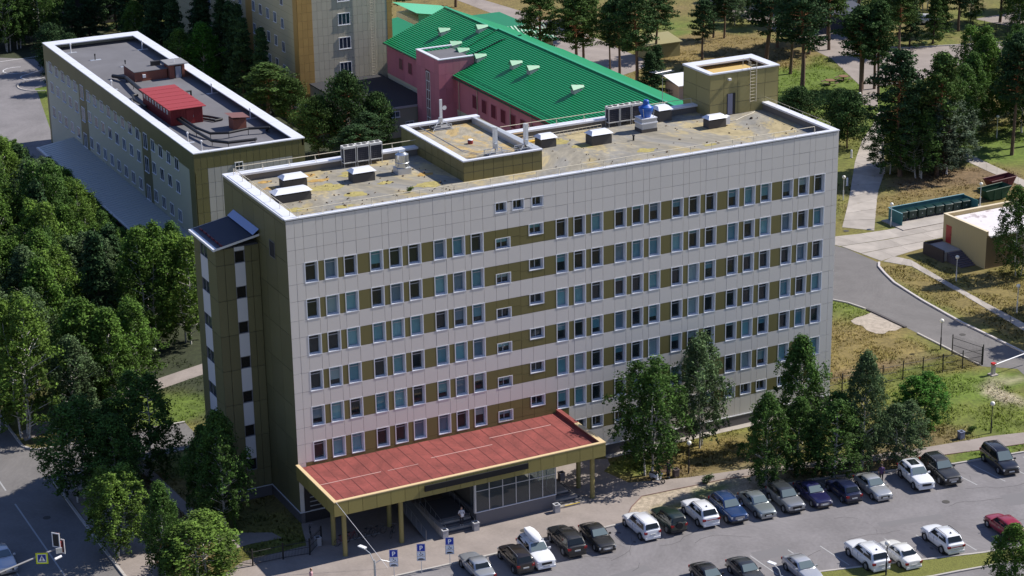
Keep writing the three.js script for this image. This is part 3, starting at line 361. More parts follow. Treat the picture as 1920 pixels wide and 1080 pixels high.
  mb().box(16, 1.05, 0.4, 19, 3.6, 0.5).build('inner_door', mat(0.1, 0.1, 0.1, 0.6), por); mb().box(13.6, 1.05, 2, 13.8, 4.3, 6).build('interior_wall', mat(0.12, 0.11, 0.1, 0.8), por);
  // steps on both sides
  const st = mat(0.09, 0.09, 0.1, 0.8), ye = mat(0.5, 0.36, 0.06, 0.7);
  for (let k = 0; k < 5; k++) { const e = 8.3 - k * 0.36; mb().box(10.0, 0.02, 3, 13.05, 0.2 + k * 0.19, e).build('step', k % 2 ? M.concrete : st, por); mb().box(21.15, 0.02, 4, 24.0 - k * 0.28, 0.2 + k * 0.19, e - 0.02).build('step', k % 2 ? st : M.concrete, por); }
  mb().box(21.8, 0.2, 8.18, 23.3, 0.216, 8.32).build('yellow_nosing', ye, por);
  mb().box(9.6, 0.02, 2.6, 10.0, 0.9, 8.3).build('ramp_wall', M.concrete, por); mb().quad([8.2, 0.04, 8.4], [9.6, 0.04, 8.4], [9.6, 1.0, 2], [8.2, 1.0, 2]).build('ramp', M.grey, por);
  { const b = mb(); for (const x of [8.25, 9.55, 10.1, 12.9]) { b.bar([x, 1.0, 8.3], [x, 1.95, 3.2], 0.025, 5); for (let k = 0; k < 6; k++) { const t = k / 5; b.bar([x, 0.05 + t, mix(8.3, 3.2, t)], [x, mix(1, 1.95, t), mix(8.3, 3.2, t)], 0.018, 4); } } b.build('handrail', M.steel, por); }
  mb().box(7.6, 0.02, 0.1, 13.2, 4.36, 0.25).build('entrance_wall', mat(0.05, 0.05, 0.06, 0.6), por); mb().box(8.4, 1.0, 0.25, 10.2, 3.4, 0.3).build('entrance_door', mat(0.1, 0.13, 0.15, 0.3), por);
  { const b = mb(); for (let k = 0; k < 6; k++) b.box(0.9, 1.1 + k * 0.42, 0.06, 7.4, 1.16 + k * 0.42, 0.12); b.build('wall_slats', M.galv, por); mb().box(0.4, 0.05, 0.03, 7.5, 4.3, 0.06).build('slat_backing', mat(0.035, 0.03, 0.03, 0.8), por); } }
// ---------- stair tower on the left end ----------
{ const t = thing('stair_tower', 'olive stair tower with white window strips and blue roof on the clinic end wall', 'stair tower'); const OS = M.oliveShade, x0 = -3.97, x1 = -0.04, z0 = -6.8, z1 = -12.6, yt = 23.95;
  mb().box(x0 + 0.3, 0, z1 + 0.1, x1 - 0.02, yt, z0 - 0.3).build('wall', M.core, t); const W = [M.white, M.white, M.white].map(() => mat(0.62, 0.62, 0.64, 0.6));
  const ys = [0.05, 1.1, 3.0]; const wy = r => 23.61 - r * 3.27; // front windows
  const wins = [0, 1, 2, 3, 4, 5, 6].map(r => [wy(r) - 1.14, wy(r)]).reverse();
  const addCol = (a, b, m, face) => { const lv = [1.1]; for (let k = 6; k >= 0; k--) lv.push(wy(k) - 1.14); lv.push(yt); for (let j = 0; j + 1 < lv.length; j++) { const y0 = lv[j] + 0.02, y1 = lv[j + 1] - 0.02; if (face === 'f') mb().box(a + 0.02, y0, z0 - 0.05, b - 0.02, y1, z0).build('panel', m[j % 3], t); else mb().box(x0, y0, a + 0.02, x0 + 0.05, y1, b - 0.02).build('panel', m[j % 3], t); } };
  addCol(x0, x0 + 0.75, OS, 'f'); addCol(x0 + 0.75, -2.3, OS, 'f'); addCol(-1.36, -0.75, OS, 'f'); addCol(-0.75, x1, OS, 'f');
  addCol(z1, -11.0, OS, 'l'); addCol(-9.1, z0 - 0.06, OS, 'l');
  const lev = [1.1]; for (const [a, b] of wins) lev.push(a, b); lev.push(yt);
  for (let j = 0; j + 1 < lev.length; j += 2) { mb().box(-2.3, lev[j], z0 - 0.05, -1.36, lev[j + 1], z0 - 0.01).build('white_panel', j ? W[0] : OS[0], t); mb().box(x0 + 0.01, lev[j], -11, x0 + 0.05, lev[j + 1], -9.1).build('white_panel', j ? W[1] : OS[0], t); }
  for (const [a, b] of wins) { const f = mb().ring(-2.3, a, -1.36, b, 0.05, z0 - 0.2, z0 - 0.02).build('window', M.grey, t); mb().box(-2.25, a + 0.05, z0 - 0.29, -1.41, b - 0.05, z0 - 0.15).build('pane', new THREE.MeshStandardMaterial({ color: col(0.012, 0.012, 0.015), roughness: 0.08 }), f);
    const g = mb().box(x0 + 0.02, a, -11, x0 + 0.2, b, -10.94).box(x0 + 0.02, a, -9.16, x0 + 0.2, b, -9.1).box(x0 + 0.04, a, -10.1, x0 + 0.12, b, -10.04).build('window', M.grey, t); mb().box(x0 + 0.1, a, -10.94, x0 + 0.3, b, -9.16).build('pane', new THREE.MeshStandardMaterial({ color: col(0.03, 0.04, 0.06), roughness: 0.06 }), g); }
  mb().box(x0 + 0.03, 0.02, z1, x1, 1.04, z0 - 0.02).build('plinth', M.plinth, t); mb().box(x0 - 0.05, 1.04, z0 - 0.02, x1, 1.1, z0 + 0.05).build('ledge', M.trim, t);
  const rf = (x) => mix(24.9, 24.12, (x1 - x) / (x1 - x0 + 0.3)); const ax = x0 - 0.3;
  const b = mb(); b.quad([ax, rf(ax), z0 + 0.3], [x1, rf(x1), z0 + 0.3], [x1, rf(x1), z1 - 0.3], [ax, rf(ax), z1 - 0.3]); b.build('roof', mat(0.028, 0.034, 0.06, 0.5), t);
  { const r = mb(); for (let k = 0; k < 24; k++) { const z = mix(z1 - 0.2, z0 + 0.2, k / 23); const y0 = rf(ax + 0.5) + 0.012, y1 = rf(x1) + 0.012; r.quad([ax + 0.5, y0, z], [x1, y1, z], [x1, y1 + 0.02, z + 0.03], [ax + 0.5, y0 + 0.02, z + 0.03]); } r.build('roof_ribs', mat(0.03, 0.038, 0.07, 0.45), t); }
  mb().box(ax - 0.03, rf(ax) - 0.16, z1 - 0.33, ax + 0.12, rf(ax) + 0.05, z0 + 0.33).box(ax + 0.12, rf(ax) + 0.01, z1 - 0.3, ax + 0.45, rf(ax) + 0.06, z0 + 0.3).build('gutter', M.trim, t);
  mb().quad([ax, rf(ax) - 0.16, z0 + 0.32], [x1, rf(x1) - 0.16, z0 + 0.32], [x1, rf(x1) + 0.04, z0 + 0.32], [ax, rf(ax) + 0.04, z0 + 0.32]).quad([ax, rf(ax) - 0.16, z1 - 0.32], [x1, rf(x1) - 0.16, z1 - 0.32], [x1, rf(x1) + 0.04, z1 - 0.32], [ax, rf(ax) + 0.04, z1 - 0.32]).build('verge_trim', M.trim, t);
  mb().quad([x1 - 0.6, rf(x1) + 0.01, z0 + 0.3], [x1, rf(x1) + 0.45, z0 + 0.3], [x1, rf(x1) + 0.45, z1 - 0.3], [x1 - 0.6, rf(x1) + 0.01, z1 - 0.3]).build('blue_flashing', mat(0.25, 0.33, 0.55, 0.4), t);
  for (let k = 0; k < 6; k++) { const z = mix(z1 + 0.4, z0 - 0.4, k / 5); mb().box(ax + 0.75, rf(ax) + 0.1, z, ax + 0.85, rf(ax) + 0.3, z + 0.7).build('snow_guard', mat(0.13, 0.01, 0.02, 0.6), t); } }

// ---------- long block with the dark roof ----------
M.darkRoof = new THREE.MeshStandardMaterial({ roughness: 0.95, map: tex(512, 30, (u, v) => { const n = tn(u, v, 7, 12, 5), s = sstep(0.485, 0.5, Math.abs((v * 30) % 1 - 0.5)), k = (1 + 0.35 * n) * (1 - 0.12 * s); return [0.135 * k, 0.133 * k, 0.145 * k]; }) });
M.pale = mat(0.50, 0.49, 0.38, 0.7); M.paleB = [1, 0.96, 1.04].map(k => mat(0.46 * k, 0.44 * k, 0.4 * k, 0.6)); M.oliveS = [1, 0.95, 1.04].map(k => mat(0.16 * k, 0.145 * k, 0.06 * k, 0.5));
M.farGlass = new THREE.MeshStandardMaterial({ color: col(0.03, 0.045, 0.07), roughness: 0.08 }); M.farGlassB = new THREE.MeshStandardMaterial({ color: col(0.09, 0.13, 0.18), roughness: 0.1 });
function inst(map, key, make) { return map[key] ??= make(); } const GC = {};
function sideWin(parent, x, y, z, w, h, frame = M.white) { // window in a wall that faces -x; y = top, z = right edge
  const k = `s${w}_${h}`; const f = mesh(inst(GC, k, () => mb().box(-0.04, -h, -0.08, 0.1, 0, 0).box(-0.04, -h, -w, 0.1, 0, -w + 0.08).box(-0.04, -0.08, -w + 0.08, 0.1, 0, -0.08).box(-0.12, -h - 0.06, -w - 0.05, 0.1, -h, 0.05).box(-0.04, -h, -w * 0.55, 0.1, -0.08, -w * 0.55 + 0.06).geo()), frame, 'window', parent); f.position.set(x, y, z);
  mesh(inst(GC, k + 'p', () => mb().box(-0.02, -h, -w + 0.08, 0.06, -0.08, -0.08).geo()), rnd() < 0.5 ? M.farGlass : M.farGlassB, 'pane', f); return f; }
function frontWin(parent, x, y, z, w, h, n = 2, frame = M.white) { // window in a wall that faces +z; x = left, y = top
  const k = `f${w}_${h}_${n}`; const f = mesh(inst(GC, k, () => { const b = mb().ring(0, -h, w, 0, 0.09, -0.1, 0.09).box(-0.06, -h - 0.07, -0.1, w + 0.06, -h, 0.12); for (let i = 1; i < n; i++) b.box(w * i / n - 0.035, -h + 0.09, -0.07, w * i / n + 0.035, -0.09, 0.07); return b.geo(); }), frame, 'window', parent); f.position.set(x, y, z);
  mesh(inst(GC, k + 'p', () => mb().box(0.09, -h + 0.09, -0.09, w - 0.09, -0.09, 0.05).geo()), rnd() < 0.7 ? M.farGlass : M.farGlassB, 'pane', f); return f; }
const north = thing('long_block', 'long pale block with dark flat roof and brick huts behind the clinic', 'building');
{ const x0 = 14.75, x1 = 28.4, z0 = -68.5, z1 = -132, H = 14.3, RY2 = 13.4; const B = north;
  mb().box(x0 + 0.1, 0, z1 + 0.1, x1 - 0.1, RY2, z0 - 0.1, '').build('wall', M.pale, B);
  mb().box(x0 + 0.02, 0, z1 + 0.75, x0 + 0.1, 11.95, z0 - 1.9).build('pale_cladding', M.pale, B);
  mb().box(x0, 0, z0 - 1.9, x0 + 0.1, 11.95, z0).box(x0, 0, z1, x0 + 0.1, 11.95, z1 + 0.75).build('corner_strips', M.oliveS[0], B).userData.kind = 'stuff';
  for (let k = 0; k < 16; k++) { const a = mix(z1, z0, k / 16), b = mix(z1, z0, (k + 1) / 16); mb().box(x0 - 0.02, 11.95, a + 0.01, x0 + 0.3, H - 0.1, b - 0.01).build('fascia_panel', M.oliveS[k % 3], B); }
  const front = []; for (let k = 0; k < 17; k++) for (let j = 0; j < 8; j++) { const a = mix(x0, x1, k / 17), b = mix(x0, x1, (k + 1) / 17), ya = j === 7 ? 12.3 : mix(0, 12.3, j / 7), yb = j === 7 ? H - 0.1 : mix(0, 12.3, (j + 1) / 7); const pale = j < 7 && a > 16 && a < 26.2; mb().box(a + 0.02, ya + 0.02, z0 - 0.05, b - 0.02, yb - 0.02, z0).build('panel', (pale ? M.paleB : M.oliveS)[(k * 2 + j) % 3], B); }
  mb().box(x1 - 0.1, 0, z1, x1, H - 0.1, z0 - 0.05).box(x0, 11.95, z1, x1, H - 0.1, z1 + 0.3).box(x1 - 0.35, RY2, z1, x1 - 0.1, H - 0.1, z0).box(x0 + 0.1, RY2, z0 - 0.35, x1 - 0.1, H - 0.1, z0 - 0.05).build('rear_cladding', M.pale, B);
  mb().quad([x0 + 0.3, RY2 + 0.01, z0 - 0.3], [x1 - 0.3, RY2 + 0.01, z0 - 0.3], [x1 - 0.3, RY2 + 0.01, z1 + 0.3], [x0 + 0.3, RY2 + 0.01, z1 + 0.3]).build('roof', M.darkRoof, B);
  { const c = [[x0 - 0.06, z0 - 0.55, x1 + 0.06, z0 + 0.06], [x0 - 0.06, z1 - 0.06, x1 + 0.06, z1 + 2.2], [x0 - 0.06, z1 + 2.2, x0 + 1.05, z0 - 0.55], [x1 - 1.35, z1 + 2.2, x1 + 0.06, z0 - 0.55]]; for (const [a, b, e, d] of c) { const n = Math.max(2, Math.round(Math.max(e - a, d - b) / 1.9)); for (let k = 0; k < n; k++) { const t0 = k / n, t1 = (k + 1) / n; if (e - a > d - b) mb().box(mix(a, e, t0) + 0.006, H - 0.1, b, mix(a, e, t1) - 0.006, H + 0.02 + (k % 2) * 0.008, d).build('coping', M.trim, B); else mb().box(a, H - 0.1, mix(b, d, t0) + 0.006, e, H + 0.02 + (k % 2) * 0.008, mix(b, d, t1) - 0.006).build('coping', M.trim, B); } } }
  for (let k = 0; k < 19; k++) { const z = -74.2 - 3 * k; if (k === 4 || k === 13) { mb().box(x0 - 0.01, 0, z - 2.2, x0 + 0.06, 11.95, z + 1.2).build('stair_strip', M.oliveS[1], B); for (const y of [12.3, 9.3, 5.7]) sideWin(B, x0 - 0.02, y, z + 0.2, 1.5, 1.9); continue; }
    for (const y of [12.2, 9.35, 5.8]) sideWin(B, x0, y, z, 1.4, 1.42); }
  frontWin(B, 19.65, 12.55, z0, 1.0, 1.0, 2); for (const x of [20.3, 23.4]) for (const y of [9.3, 5.8]) frontWin(B, x, y, z0, 1.3, 1.5, 2);
  // low annex with a pale metal lean-to roof along the left side
  mb().box(10.6, 0, -119, x0 - 0.02, 2.85, -60).build('annex_wall', mat(0.12, 0.12, 0.12, 0.8), B);
  const ar = mb(); for (let k = 0; k < 74; k++) { const za = -119.8 + k * 0.83, zb = za + 0.83; ar.quad([9.85, 3, za], [x0, 3.72, za], [x0, 3.72, zb - 0.06], [9.85, 3, zb - 0.06]).quad([9.85, 3.0, zb - 0.06], [x0, 3.72, zb - 0.06], [x0, 3.76, zb - 0.03], [9.85, 3.04, zb - 0.03]).quad([9.85, 3.04, zb - 0.03], [x0, 3.76, zb - 0.03], [x0, 3.72, zb], [9.85, 3, zb]); } ar.build('annex_roof', mat(0.36, 0.38, 0.37, 0.35, { metalness: 0.25 }), B);
  mb().box(9.5, 2.8, -119.8, 9.84, 3.02, -58.5).build('gutter', M.galv, B);
}
{ // huts on the dark roof
  const brick = (name, label, x0, x1, z0, z1, h, slope) => { const t = thing(name, label, 'roof hut', 0, 13.41, 0); const br = new THREE.MeshStandardMaterial({ roughness: 0.9, map: tex(128, 1.0, (u, v) => { const row = Math.floor(v * 8), m = (v * 8) % 1 < 0.14 || ((u * 4 + (row % 2) * 0.5) % 1) < 0.07, k = 1 + 0.4 * PN.noise(u * 16, v * 16, 2); return m ? [0.2, 0.14, 0.11] : [0.27 * k, 0.075 * k, 0.045 * k]; }) });
    mb().box(x0, 0, z1, x1, h, z0).build('wall', br, t); return t; };
  let t = brick('brick_hut', 'long low brick hut on the dark roof beside the taller brick hut', 20.2, 24.6, -107.4, -112.2, 1.25); mb().box(20.1, 1.25, -112.3, 24.7, 1.33, -107.3).build('roof', M.darkRoof, t); mb().box(21.2, 0.5, -107.4, 21.6, 0.9, -107.1).build('vent_box', M.white, t); mb().box(23.2, 1.33, -110, 24.4, 1.9, -109.5).build('hatch', M.dark, t);
  t = brick('brick_hut', 'small tall brick hut with slab roof and grey door on the dark roof', 24.75, 26.8, -106.7, -109, 1.9); mb().box(24.4, 1.9, -109.4, 27.2, 2.02, -106.2).build('roof', M.grey, t); mb().box(25.5, 0.02, -106.7, 26.3, 1.6, -106.64).build('door', mat(0.35, 0.35, 0.4, 0.5), t); mb().box(25.42, 0.02, -106.69, 25.5, 1.68, -106.6).box(26.3, 0.02, -106.69, 26.38, 1.68, -106.6).box(25.5, 1.6, -106.69, 26.3, 1.68, -106.6).build('door_frame', M.dark, t); mb().bar([25.6, 2.02, -107.4], [25.6, 2.5, -107.4], 0.05).build('vent_pipe', M.white, t);
  t = brick('brick_hut', 'small brick hut with sloping reddish roof near the front of the dark roof', 23.3, 24.95, -78.6, -80.3, 1.35); { const b = mb(); b.quad([23, 1.72, -78.2], [25.3, 1.5, -78.2], [25.3, 1.5, -80.8], [23, 1.72, -80.8]); b.quad([23, 1.66, -78.2], [25.3, 1.44, -78.2], [25.3, 1.5, -78.2], [23, 1.72, -78.2]); b.build('roof', mat(0.16, 0.07, 0.065, 0.7), t); }
  const s = thing('red_shed', 'red metal plant shed on the dark flat roof', 'shed', 0, 13.41, 0); const rm = mat(0.2, 0.016, 0.018, 0.6), rt = mat(0.30, 0.036, 0.04, 0.6);
  mb().box(17.35, 0, -95.2, 21.4, 2.05, -84.2).build('wall', rm, s); { const b = mb(); for (let k = 0; k < 14; k++) b.box(17.5 + k * 0.29, 0.05, -84.2, 17.53 + k * 0.29, 2.0, -84.17); b.build('seams', mat(0.2, 0.015, 0.015, 0.6), s); }
  { const b = mb(); const y0 = 2.05, ya = 2.12; for (let k = 0; k < 13; k++) { const za = -95.7 + k * 0.92, zb = za + 0.9; b.box(17.05, y0, za, 21.75, ya + (k % 2) * 0.02, zb); } b.build('roof', rt, s); }
  mb().box(19.3, 0.03, -84.2, 20.3, 1.8, -84.13).build('door', mat(0.22, 0.015, 0.017, 0.5), s); mb().box(20.15, 0.8, -84.13, 20.2, 1.1, -84.08).build('handle', M.steel, s); for (let k = 0; k < 9; k++) mb().box(17.3, 1.2, -94.5 + k * 1.1, 17.35, 1.75, -94.0 + k * 1.1).build('vent_grille', M.galv, s);
  // black insulated pipes
  const P = (label, pts, r) => { const o = thing('insulated_pipe', label, 'pipe', 0, 13.41, 0); mb().path(pts, r, 8).build('pipe', M.black, o); const b = mb(); for (const q of pts.slice(1, -1)) b.bar([q[0], 0, q[2]], [q[0], q[1], q[2]], 0.04, 4); for (const q of pts) b.sphere(q[0], q[1], q[2], r * 1.04, 8); b.build('supports', M.black, o); };
  P('thick black pipe running back from the red shed to the brick hut', [[18.4, 0.7, -95], [18.6, 0.8, -99], [18.9, 0.7, -104], [19.2, 0.6, -108], [18.2, 0.4, -110.5]], 0.26); P('black pipe bending from the red shed door to the right parapet', [[18.6, 0.9, -84.2], [18.9, 0.75, -79.5], [19.6, 0.7, -76.4], [21.6, 0.7, -75.6], [24.2, 0.75, -76], [26.6, 0.7, -75.4], [26.6, 0.2, -76.2]], 0.17); P('black pipe looping along the front edge of the dark roof', [[18.2, 0.8, -84.2], [18.4, 0.7, -78], [18.8, 0.6, -73.6], [20.2, 0.6, -71.9], [23.4, 0.6, -71.6], [23.8, 0.4, -72.4]], 0.19);
  P('short black pipe loops on the floor right of the red shed', [[21.5, 0.2, -85.2], [22.6, 0.2, -83.4], [23.6, 0.2, -83.6], [22.6, 0.25, -85.2], [21.6, 0.2, -86.8]], 0.15); P('thin black pipe behind the red shed ending in an elbow', [[21.3, 0.7, -95.5], [23.2, 0.7, -96.6], [24.2, 0.7, -96.8], [24.2, 0.1, -96.8]], 0.12); P('grey ducts in a bundle left of the red shed', [[17.0, 0.5, -93], [16.7, 0.5, -97], [17.4, 0.4, -99.5], [18, 0.3, -99.6]], 0.16);
  const vs = [[17.5, -127.8, 'white vent pipe at the far left corner of the dark roof', 1], [26.7, -124.6, 'white vent pipe at the far right corner of the dark roof', 1], [16.3, -105, 'white vent pipe by the left parapet halfway along the dark roof', 1], [27, -96.8, 'white vent pipe by the right parapet beyond the red shed', 1], [27, -82.8, 'white vent pipe by the right parapet near the front', 1], [16.7, -76.2, 'white vent pipe by the left parapet near the front', 1], [16.95, -72, 'foremost white vent pipe on the dark roof', 1], [19.2, -122, 'black vent stub on the far part of the dark roof', 0], [21.7, -116.4, 'black vent stub just behind the long brick hut', 0]];
  for (const [x, z, l, w] of vs) { const o = thing('vent_pipe', l, 'vent pipe', x, 13.41, z, 0); mb().lathe([[0.07, 0], [0.07, w ? 1.25 : 0.8], [0, w ? 1.3 : 0.82]], 0, 0, 8).lathe(w ? [[0.13, 1.1], [0.13, 1.3], [0, 1.36]] : [[0.1, 0.6], [0.1, 0.85], [0, 0.9]], 0, 0, 8).build('pipe', w ? M.white : M.black, o); mb().box(-0.7, 0, -0.25, 0.8, 0.02, 0.3).build('patch', M.galv, o); }
}
// ---------- tall cream block behind ----------
{ const B = thing('tall_block', 'tall cream and tan tiled block rising out of the top of the picture', 'building'); const x0 = 51.05, x1 = 66, z0 = -128, z1 = -190, H = 25;
  const cr = [1, 0.97, 1.03].map(k => mat(0.50 * k, 0.455 * k, 0.35 * k, 0.6)), tan = [1, 0.96, 1.04].map(k => mat(0.44 * k, 0.27 * k, 0.085 * k, 0.55)), yl = [1, 0.97].map(k => mat(0.47 * k, 0.42 * k, 0.27 * k, 0.6));
  mb().box(x0 + 0.06, 0, z1, x1 - 0.06, H, z0 - 0.06).build('wall', mat(0.2, 0.17, 0.12, 0.8), B);
  const nx = 19, rows = 16; for (let i = 0; i < nx; i++) for (let j = 0; j < rows; j++) { const a = mix(x0, x1, i / nx), b = mix(x0, x1, (i + 1) / nx), y0 = j * 1.25, y1 = y0 + 1.25; const k = (i < 3 || i > 17) ? tan : cr; mb().box(a + 0.012, y0 + 0.012, z0 - 0.05, b - 0.012, y1 - 0.012, z0 + (i < 3 || i > 17 ? 0.03 : 0)).build('panel', k[(i + j * 2) % 3], B); }
  mb().box(x0, 20, z0 - 0.05, x1, H, z0).box(x1 - 0.05, 0, z1, x1, H, z0 - 0.06).build('upper_cladding', cr[0], B).userData.kind = 'stuff';
  mb().box(x0, 0, z0 - 1.6, x0 + 0.06, H, z0 + 0.03).build('corner_strip', tan[0], B); mb().box(x0, 0, z1, x0 + 0.06, H, z0 - 1.6).build('side_cladding', yl[0], B);
  { const b = mb(); for (let j = 1; j < 18; j++) b.box(x0 - 0.004, j * 1.2, z1, x0 + 0.02, j * 1.2 + 0.03, z0 - 1.6); b.build('side_joints', mat(0.22, 0.19, 0.12, 0.8), B); mb().box(x0 - 0.02, 0, -149.5, x0 + 0.05, H, -146.8).build('tan_strip', tan[1], B); }
  for (const y of [17.8, 14.3, 10.72, 7.0, 3.4]) frontWin(B, 57.4, y, z0, 1.9, 1.75, 3);
  for (const y of [20.6, 17.1, 13.6, 10.1, 6.6, 3.2]) { for (const z of [-133.4]) sideWin(B, x0, y + 1.5 - 1.9, z, 1.1, 1.5); for (const z of [-136.4, -139.4, -142.4, -145.4, -151.4, -154.4, -157.4, -160.4, -166, -169, -172, -175]) sideWin(B, x0, y, z, 1.15, 1.55); }
  { const b = mb(); b.bar([62.4, 3, z0 + 0.35], [62.4, H, z0 + 0.35], 0.03, 4).bar([63.1, 3, z0 + 0.35], [63.1, H, z0 + 0.35], 0.03, 4); for (let y = 3; y < 20; y += 0.4) b.bar([62.4, y, z0 + 0.35], [63.1, y, z0 + 0.35], 0.02, 4); b.build('ladder', mat(0.42, 0.38, 0.3, 0.6), B); }
}
// ---------- pink building with the green roof ----------
{ const B = thing('green_roofed_building', 'pink building with a long green ribbed metal roof and small dormer vents', 'building'); const xe = 63.3, ye = 9.8, xr = 73.4, yr = 13.95, xf = 83.5, z0 = -125.3, z1 = -58;
  const pk = [1, 0.95, 1.05].map(k => mat(0.50 * k, 0.17 * k, 0.225 * k, 0.7)), gr = new THREE.MeshStandardMaterial({ color: col(0.005, 0.255, 0.085), roughness: 0.42, side: THREE.DoubleSide });
  mb().box(xe + 0.6, 0, z1, xf - 0.6, ye - 0.1, z0).build('wall', mat(0.42, 0.42, 0.38, 0.7), B);
  for (let k = 0; k < 22; k++) { const a = mix(z0, z1, k / 22), b = mix(z0, z1, (k + 1) / 22); for (const [y0, y1] of [[5.2, 7.4], [7.4, 9.75]]) mb().box(xe + 0.54, y0 + 0.01, a + 0.01, xe + 0.62, y1 - 0.01, b - 0.01).build('pink_panel', pk[k % 3], B); mb().box(xe + 0.52, 4.9, a, xe + 0.66, 5.2, b - 0.01).build('white_panel', M.pale, B); }
  // stepped metal tile courses running along the eaves, both slopes
  const n = 30; for (const [zA, zB, dy] of [[z0, -107.6, 0], [-107.4, z1, 0.22]]) { for (const sd of [0, 1]) { const b = mb(); for (let k = 0; k < n; k++) { const t0 = k / n, t1 = (k + 1) / n; const X = t => sd ? mix(xf, xr, t) : mix(xe, xr, t), Y = t => mix(ye, yr, t) + dy; b.quad([X(t0), Y(t0) + 0.1, zA], [X(t0), Y(t0) + 0.1, zB], [X(t1), Y(t1) + 0.0, zB], [X(t1), Y(t1) + 0.0, zA]); b.quad([X(t1), Y(t1), zA], [X(t1), Y(t1), zB], [X(t1), Y(t1) + 0.1, zB], [X(t1), Y(t1) + 0.1, zA]); } b.build('roof_slope', gr, B); }
    const g = mb(); g.tri([xe + 0.6, ye - 0.1, zA], [xf - 0.6, ye - 0.1, zA], [xr, yr + dy - 0.1, zA]); g.tri([xe + 0.6, ye - 0.1, zB], [xf - 0.6, ye - 0.1, zB], [xr, yr + dy - 0.1, zB]); g.build('gable', M.pale, B); }
  mb().box(xr - 0.2, yr + 0.02, z0, xr + 0.2, yr + 0.14, -107.6).box(xr - 0.2, yr + 0.24, -107.4, xr + 0.2, yr + 0.36, z1).build('ridge_cap', mat(0.03, 0.33, 0.16, 0.4), B); mb().quad([xe, ye + 0.1, -107.62], [xr, yr + 0.1, -107.62], [xr, yr + 0.42, -107.38], [xe, ye + 0.42, -107.38]).build('firewall_flashing', mat(0.45, 0.55, 0.5, 0.5), B);
  mb().box(xe - 0.12, ye - 0.12, z0, xe + 0.05, ye + 0.06, z1).build('gutter', mat(0.03, 0.08, 0.05, 0.5), B);
  { const b = mb(); for (let k = 0; k < 40; k++) { const z = mix(z0 + 1, z1 - 1, k / 39), y = ye + 0.42; if (z > -109.4 && z < -101.6) continue; b.bar([xe + 0.75, y - 0.12, z], [xe + 0.75, y + 0.22, z], 0.02, 4); b.bar([xe + 0.75, y + 0.2, z], [xe + 0.75, y + 0.2, z + 1.4], 0.02, 4); } b.build('snow_rail', mat(0.02, 0.12, 0.05, 0.6), B); }
  for (const z of [-119.6, -116.4]) { const f = mb().box(xe + 0.45, 6.8, z - 1.25, xe + 0.545, 8.45, z).build('window_recess', pk[1], B); mb().box(xe + 0.44, 6.85, z - 1.2, xe + 0.46, 8.4, z - 0.05).build('pane', mat(0.14, 0.03, 0.05, 0.3), f); sideWin(B, xe + 0.56, 4.6, z, 1.2, 1.4, M.pale); }
  for (let k = 0; k < 11; k++) { const z = -96.4 + 2.85 * k + 1.4; const f = mb().box(xe + 0.44, 6.6, z - 1.5, xe + 0.545, 8.5, z).build('window_recess', pk[1], B); mb().box(xe + 0.42, 6.7, z - 1.4, xe + 0.45, 8.45, z - 0.1).build('pane', mat(0.15, 0.03, 0.05, 0.25), f); }
  for (const z of [-110, -100.6, -94.9, -85, -79]) mb().bar([xe + 0.4, 0, z], [xe + 0.4, ye, z], 0.05, 5).build('downpipe', M.pale, B);
  // stair bay with its own flat roof
  const tx0 = 61.2, tx1 = 66.6, tz0 = -101.6, tz1 = -109, ty = 12.4; const bay = new THREE.Group(); bay.name = 'stair_bay'; B.add(bay); mb().box(tx0 + 0.05, 0, tz1, tx1, ty - 0.45, tz0 - 0.05).build('wall', mat(0.16, 0.06, 0.07, 0.8), bay);
  for (let k = 0; k < 5; k++) { const a = mix(tx0, tx1, k / 5), b = mix(tx0, tx1, (k + 1) / 5), c = mix(tz1, tz0, k / 5), d = mix(tz1, tz0, (k + 1) / 5); for (let j = 0; j < 6; j++) { const y0 = j * ty / 6, y1 = (j + 1) * ty / 6; mb().box(a + 0.01, y0 + 0.01, tz0 - 0.05, b - 0.01, y1 - 0.01, tz0).build('panel', pk[(k + j) % 3], bay); if (!(k === 2 && j > 0 && j < 5)) mb().box(tx0, y0 + 0.01, c + 0.01, tx0 + 0.05, y1 - 0.01, d - 0.01).build('panel', pk[(k * 2 + j) % 3], bay); } }
  { const g = mb(); const za = mix(tz1, tz0, 0.42), zb = mix(tz1, tz0, 0.58); for (const z of [za, (za + zb) / 2, zb]) g.box(tx0 + 0.02, 2.2, z - 0.05, tx0 + 0.1, 10, z + 0.05); for (let y = 2.2; y < 10.1; y += 1.3) g.box(tx0 + 0.02, y, za + 0.05, tx0 + 0.1, y + 0.1, zb - 0.05); g.build('stair_window_frame', M.white, bay); mb().box(tx0 + 0.06, 2.2, za, tx0 + 0.12, 10, zb).build('stair_window_pane', M.farGlassB, bay); }
  mb().box(tx0 + 0.3, ty - 0.4, tz1 + 0.3, tx1, ty - 0.35, tz0 - 0.3).build('roof', M.darkRoof, bay); mb().box(tx0 - 0.05, ty, tz0 - 0.45, tx1, ty + 0.12, tz0 + 0.05).box(tx0 - 0.05, ty, tz1 - 0.05, tx1, ty + 0.12, tz1 + 0.4).box(tx0 - 0.05, ty, tz1 + 0.4, tx0 + 0.5, ty + 0.12, tz0 - 0.45).build('coping', M.trim, bay);
  // dormer vents on the slope
  const dv = mat(0.33, 0.36, 0.36, 0.6), dg = mat(0.03, 0.26, 0.13, 0.45);
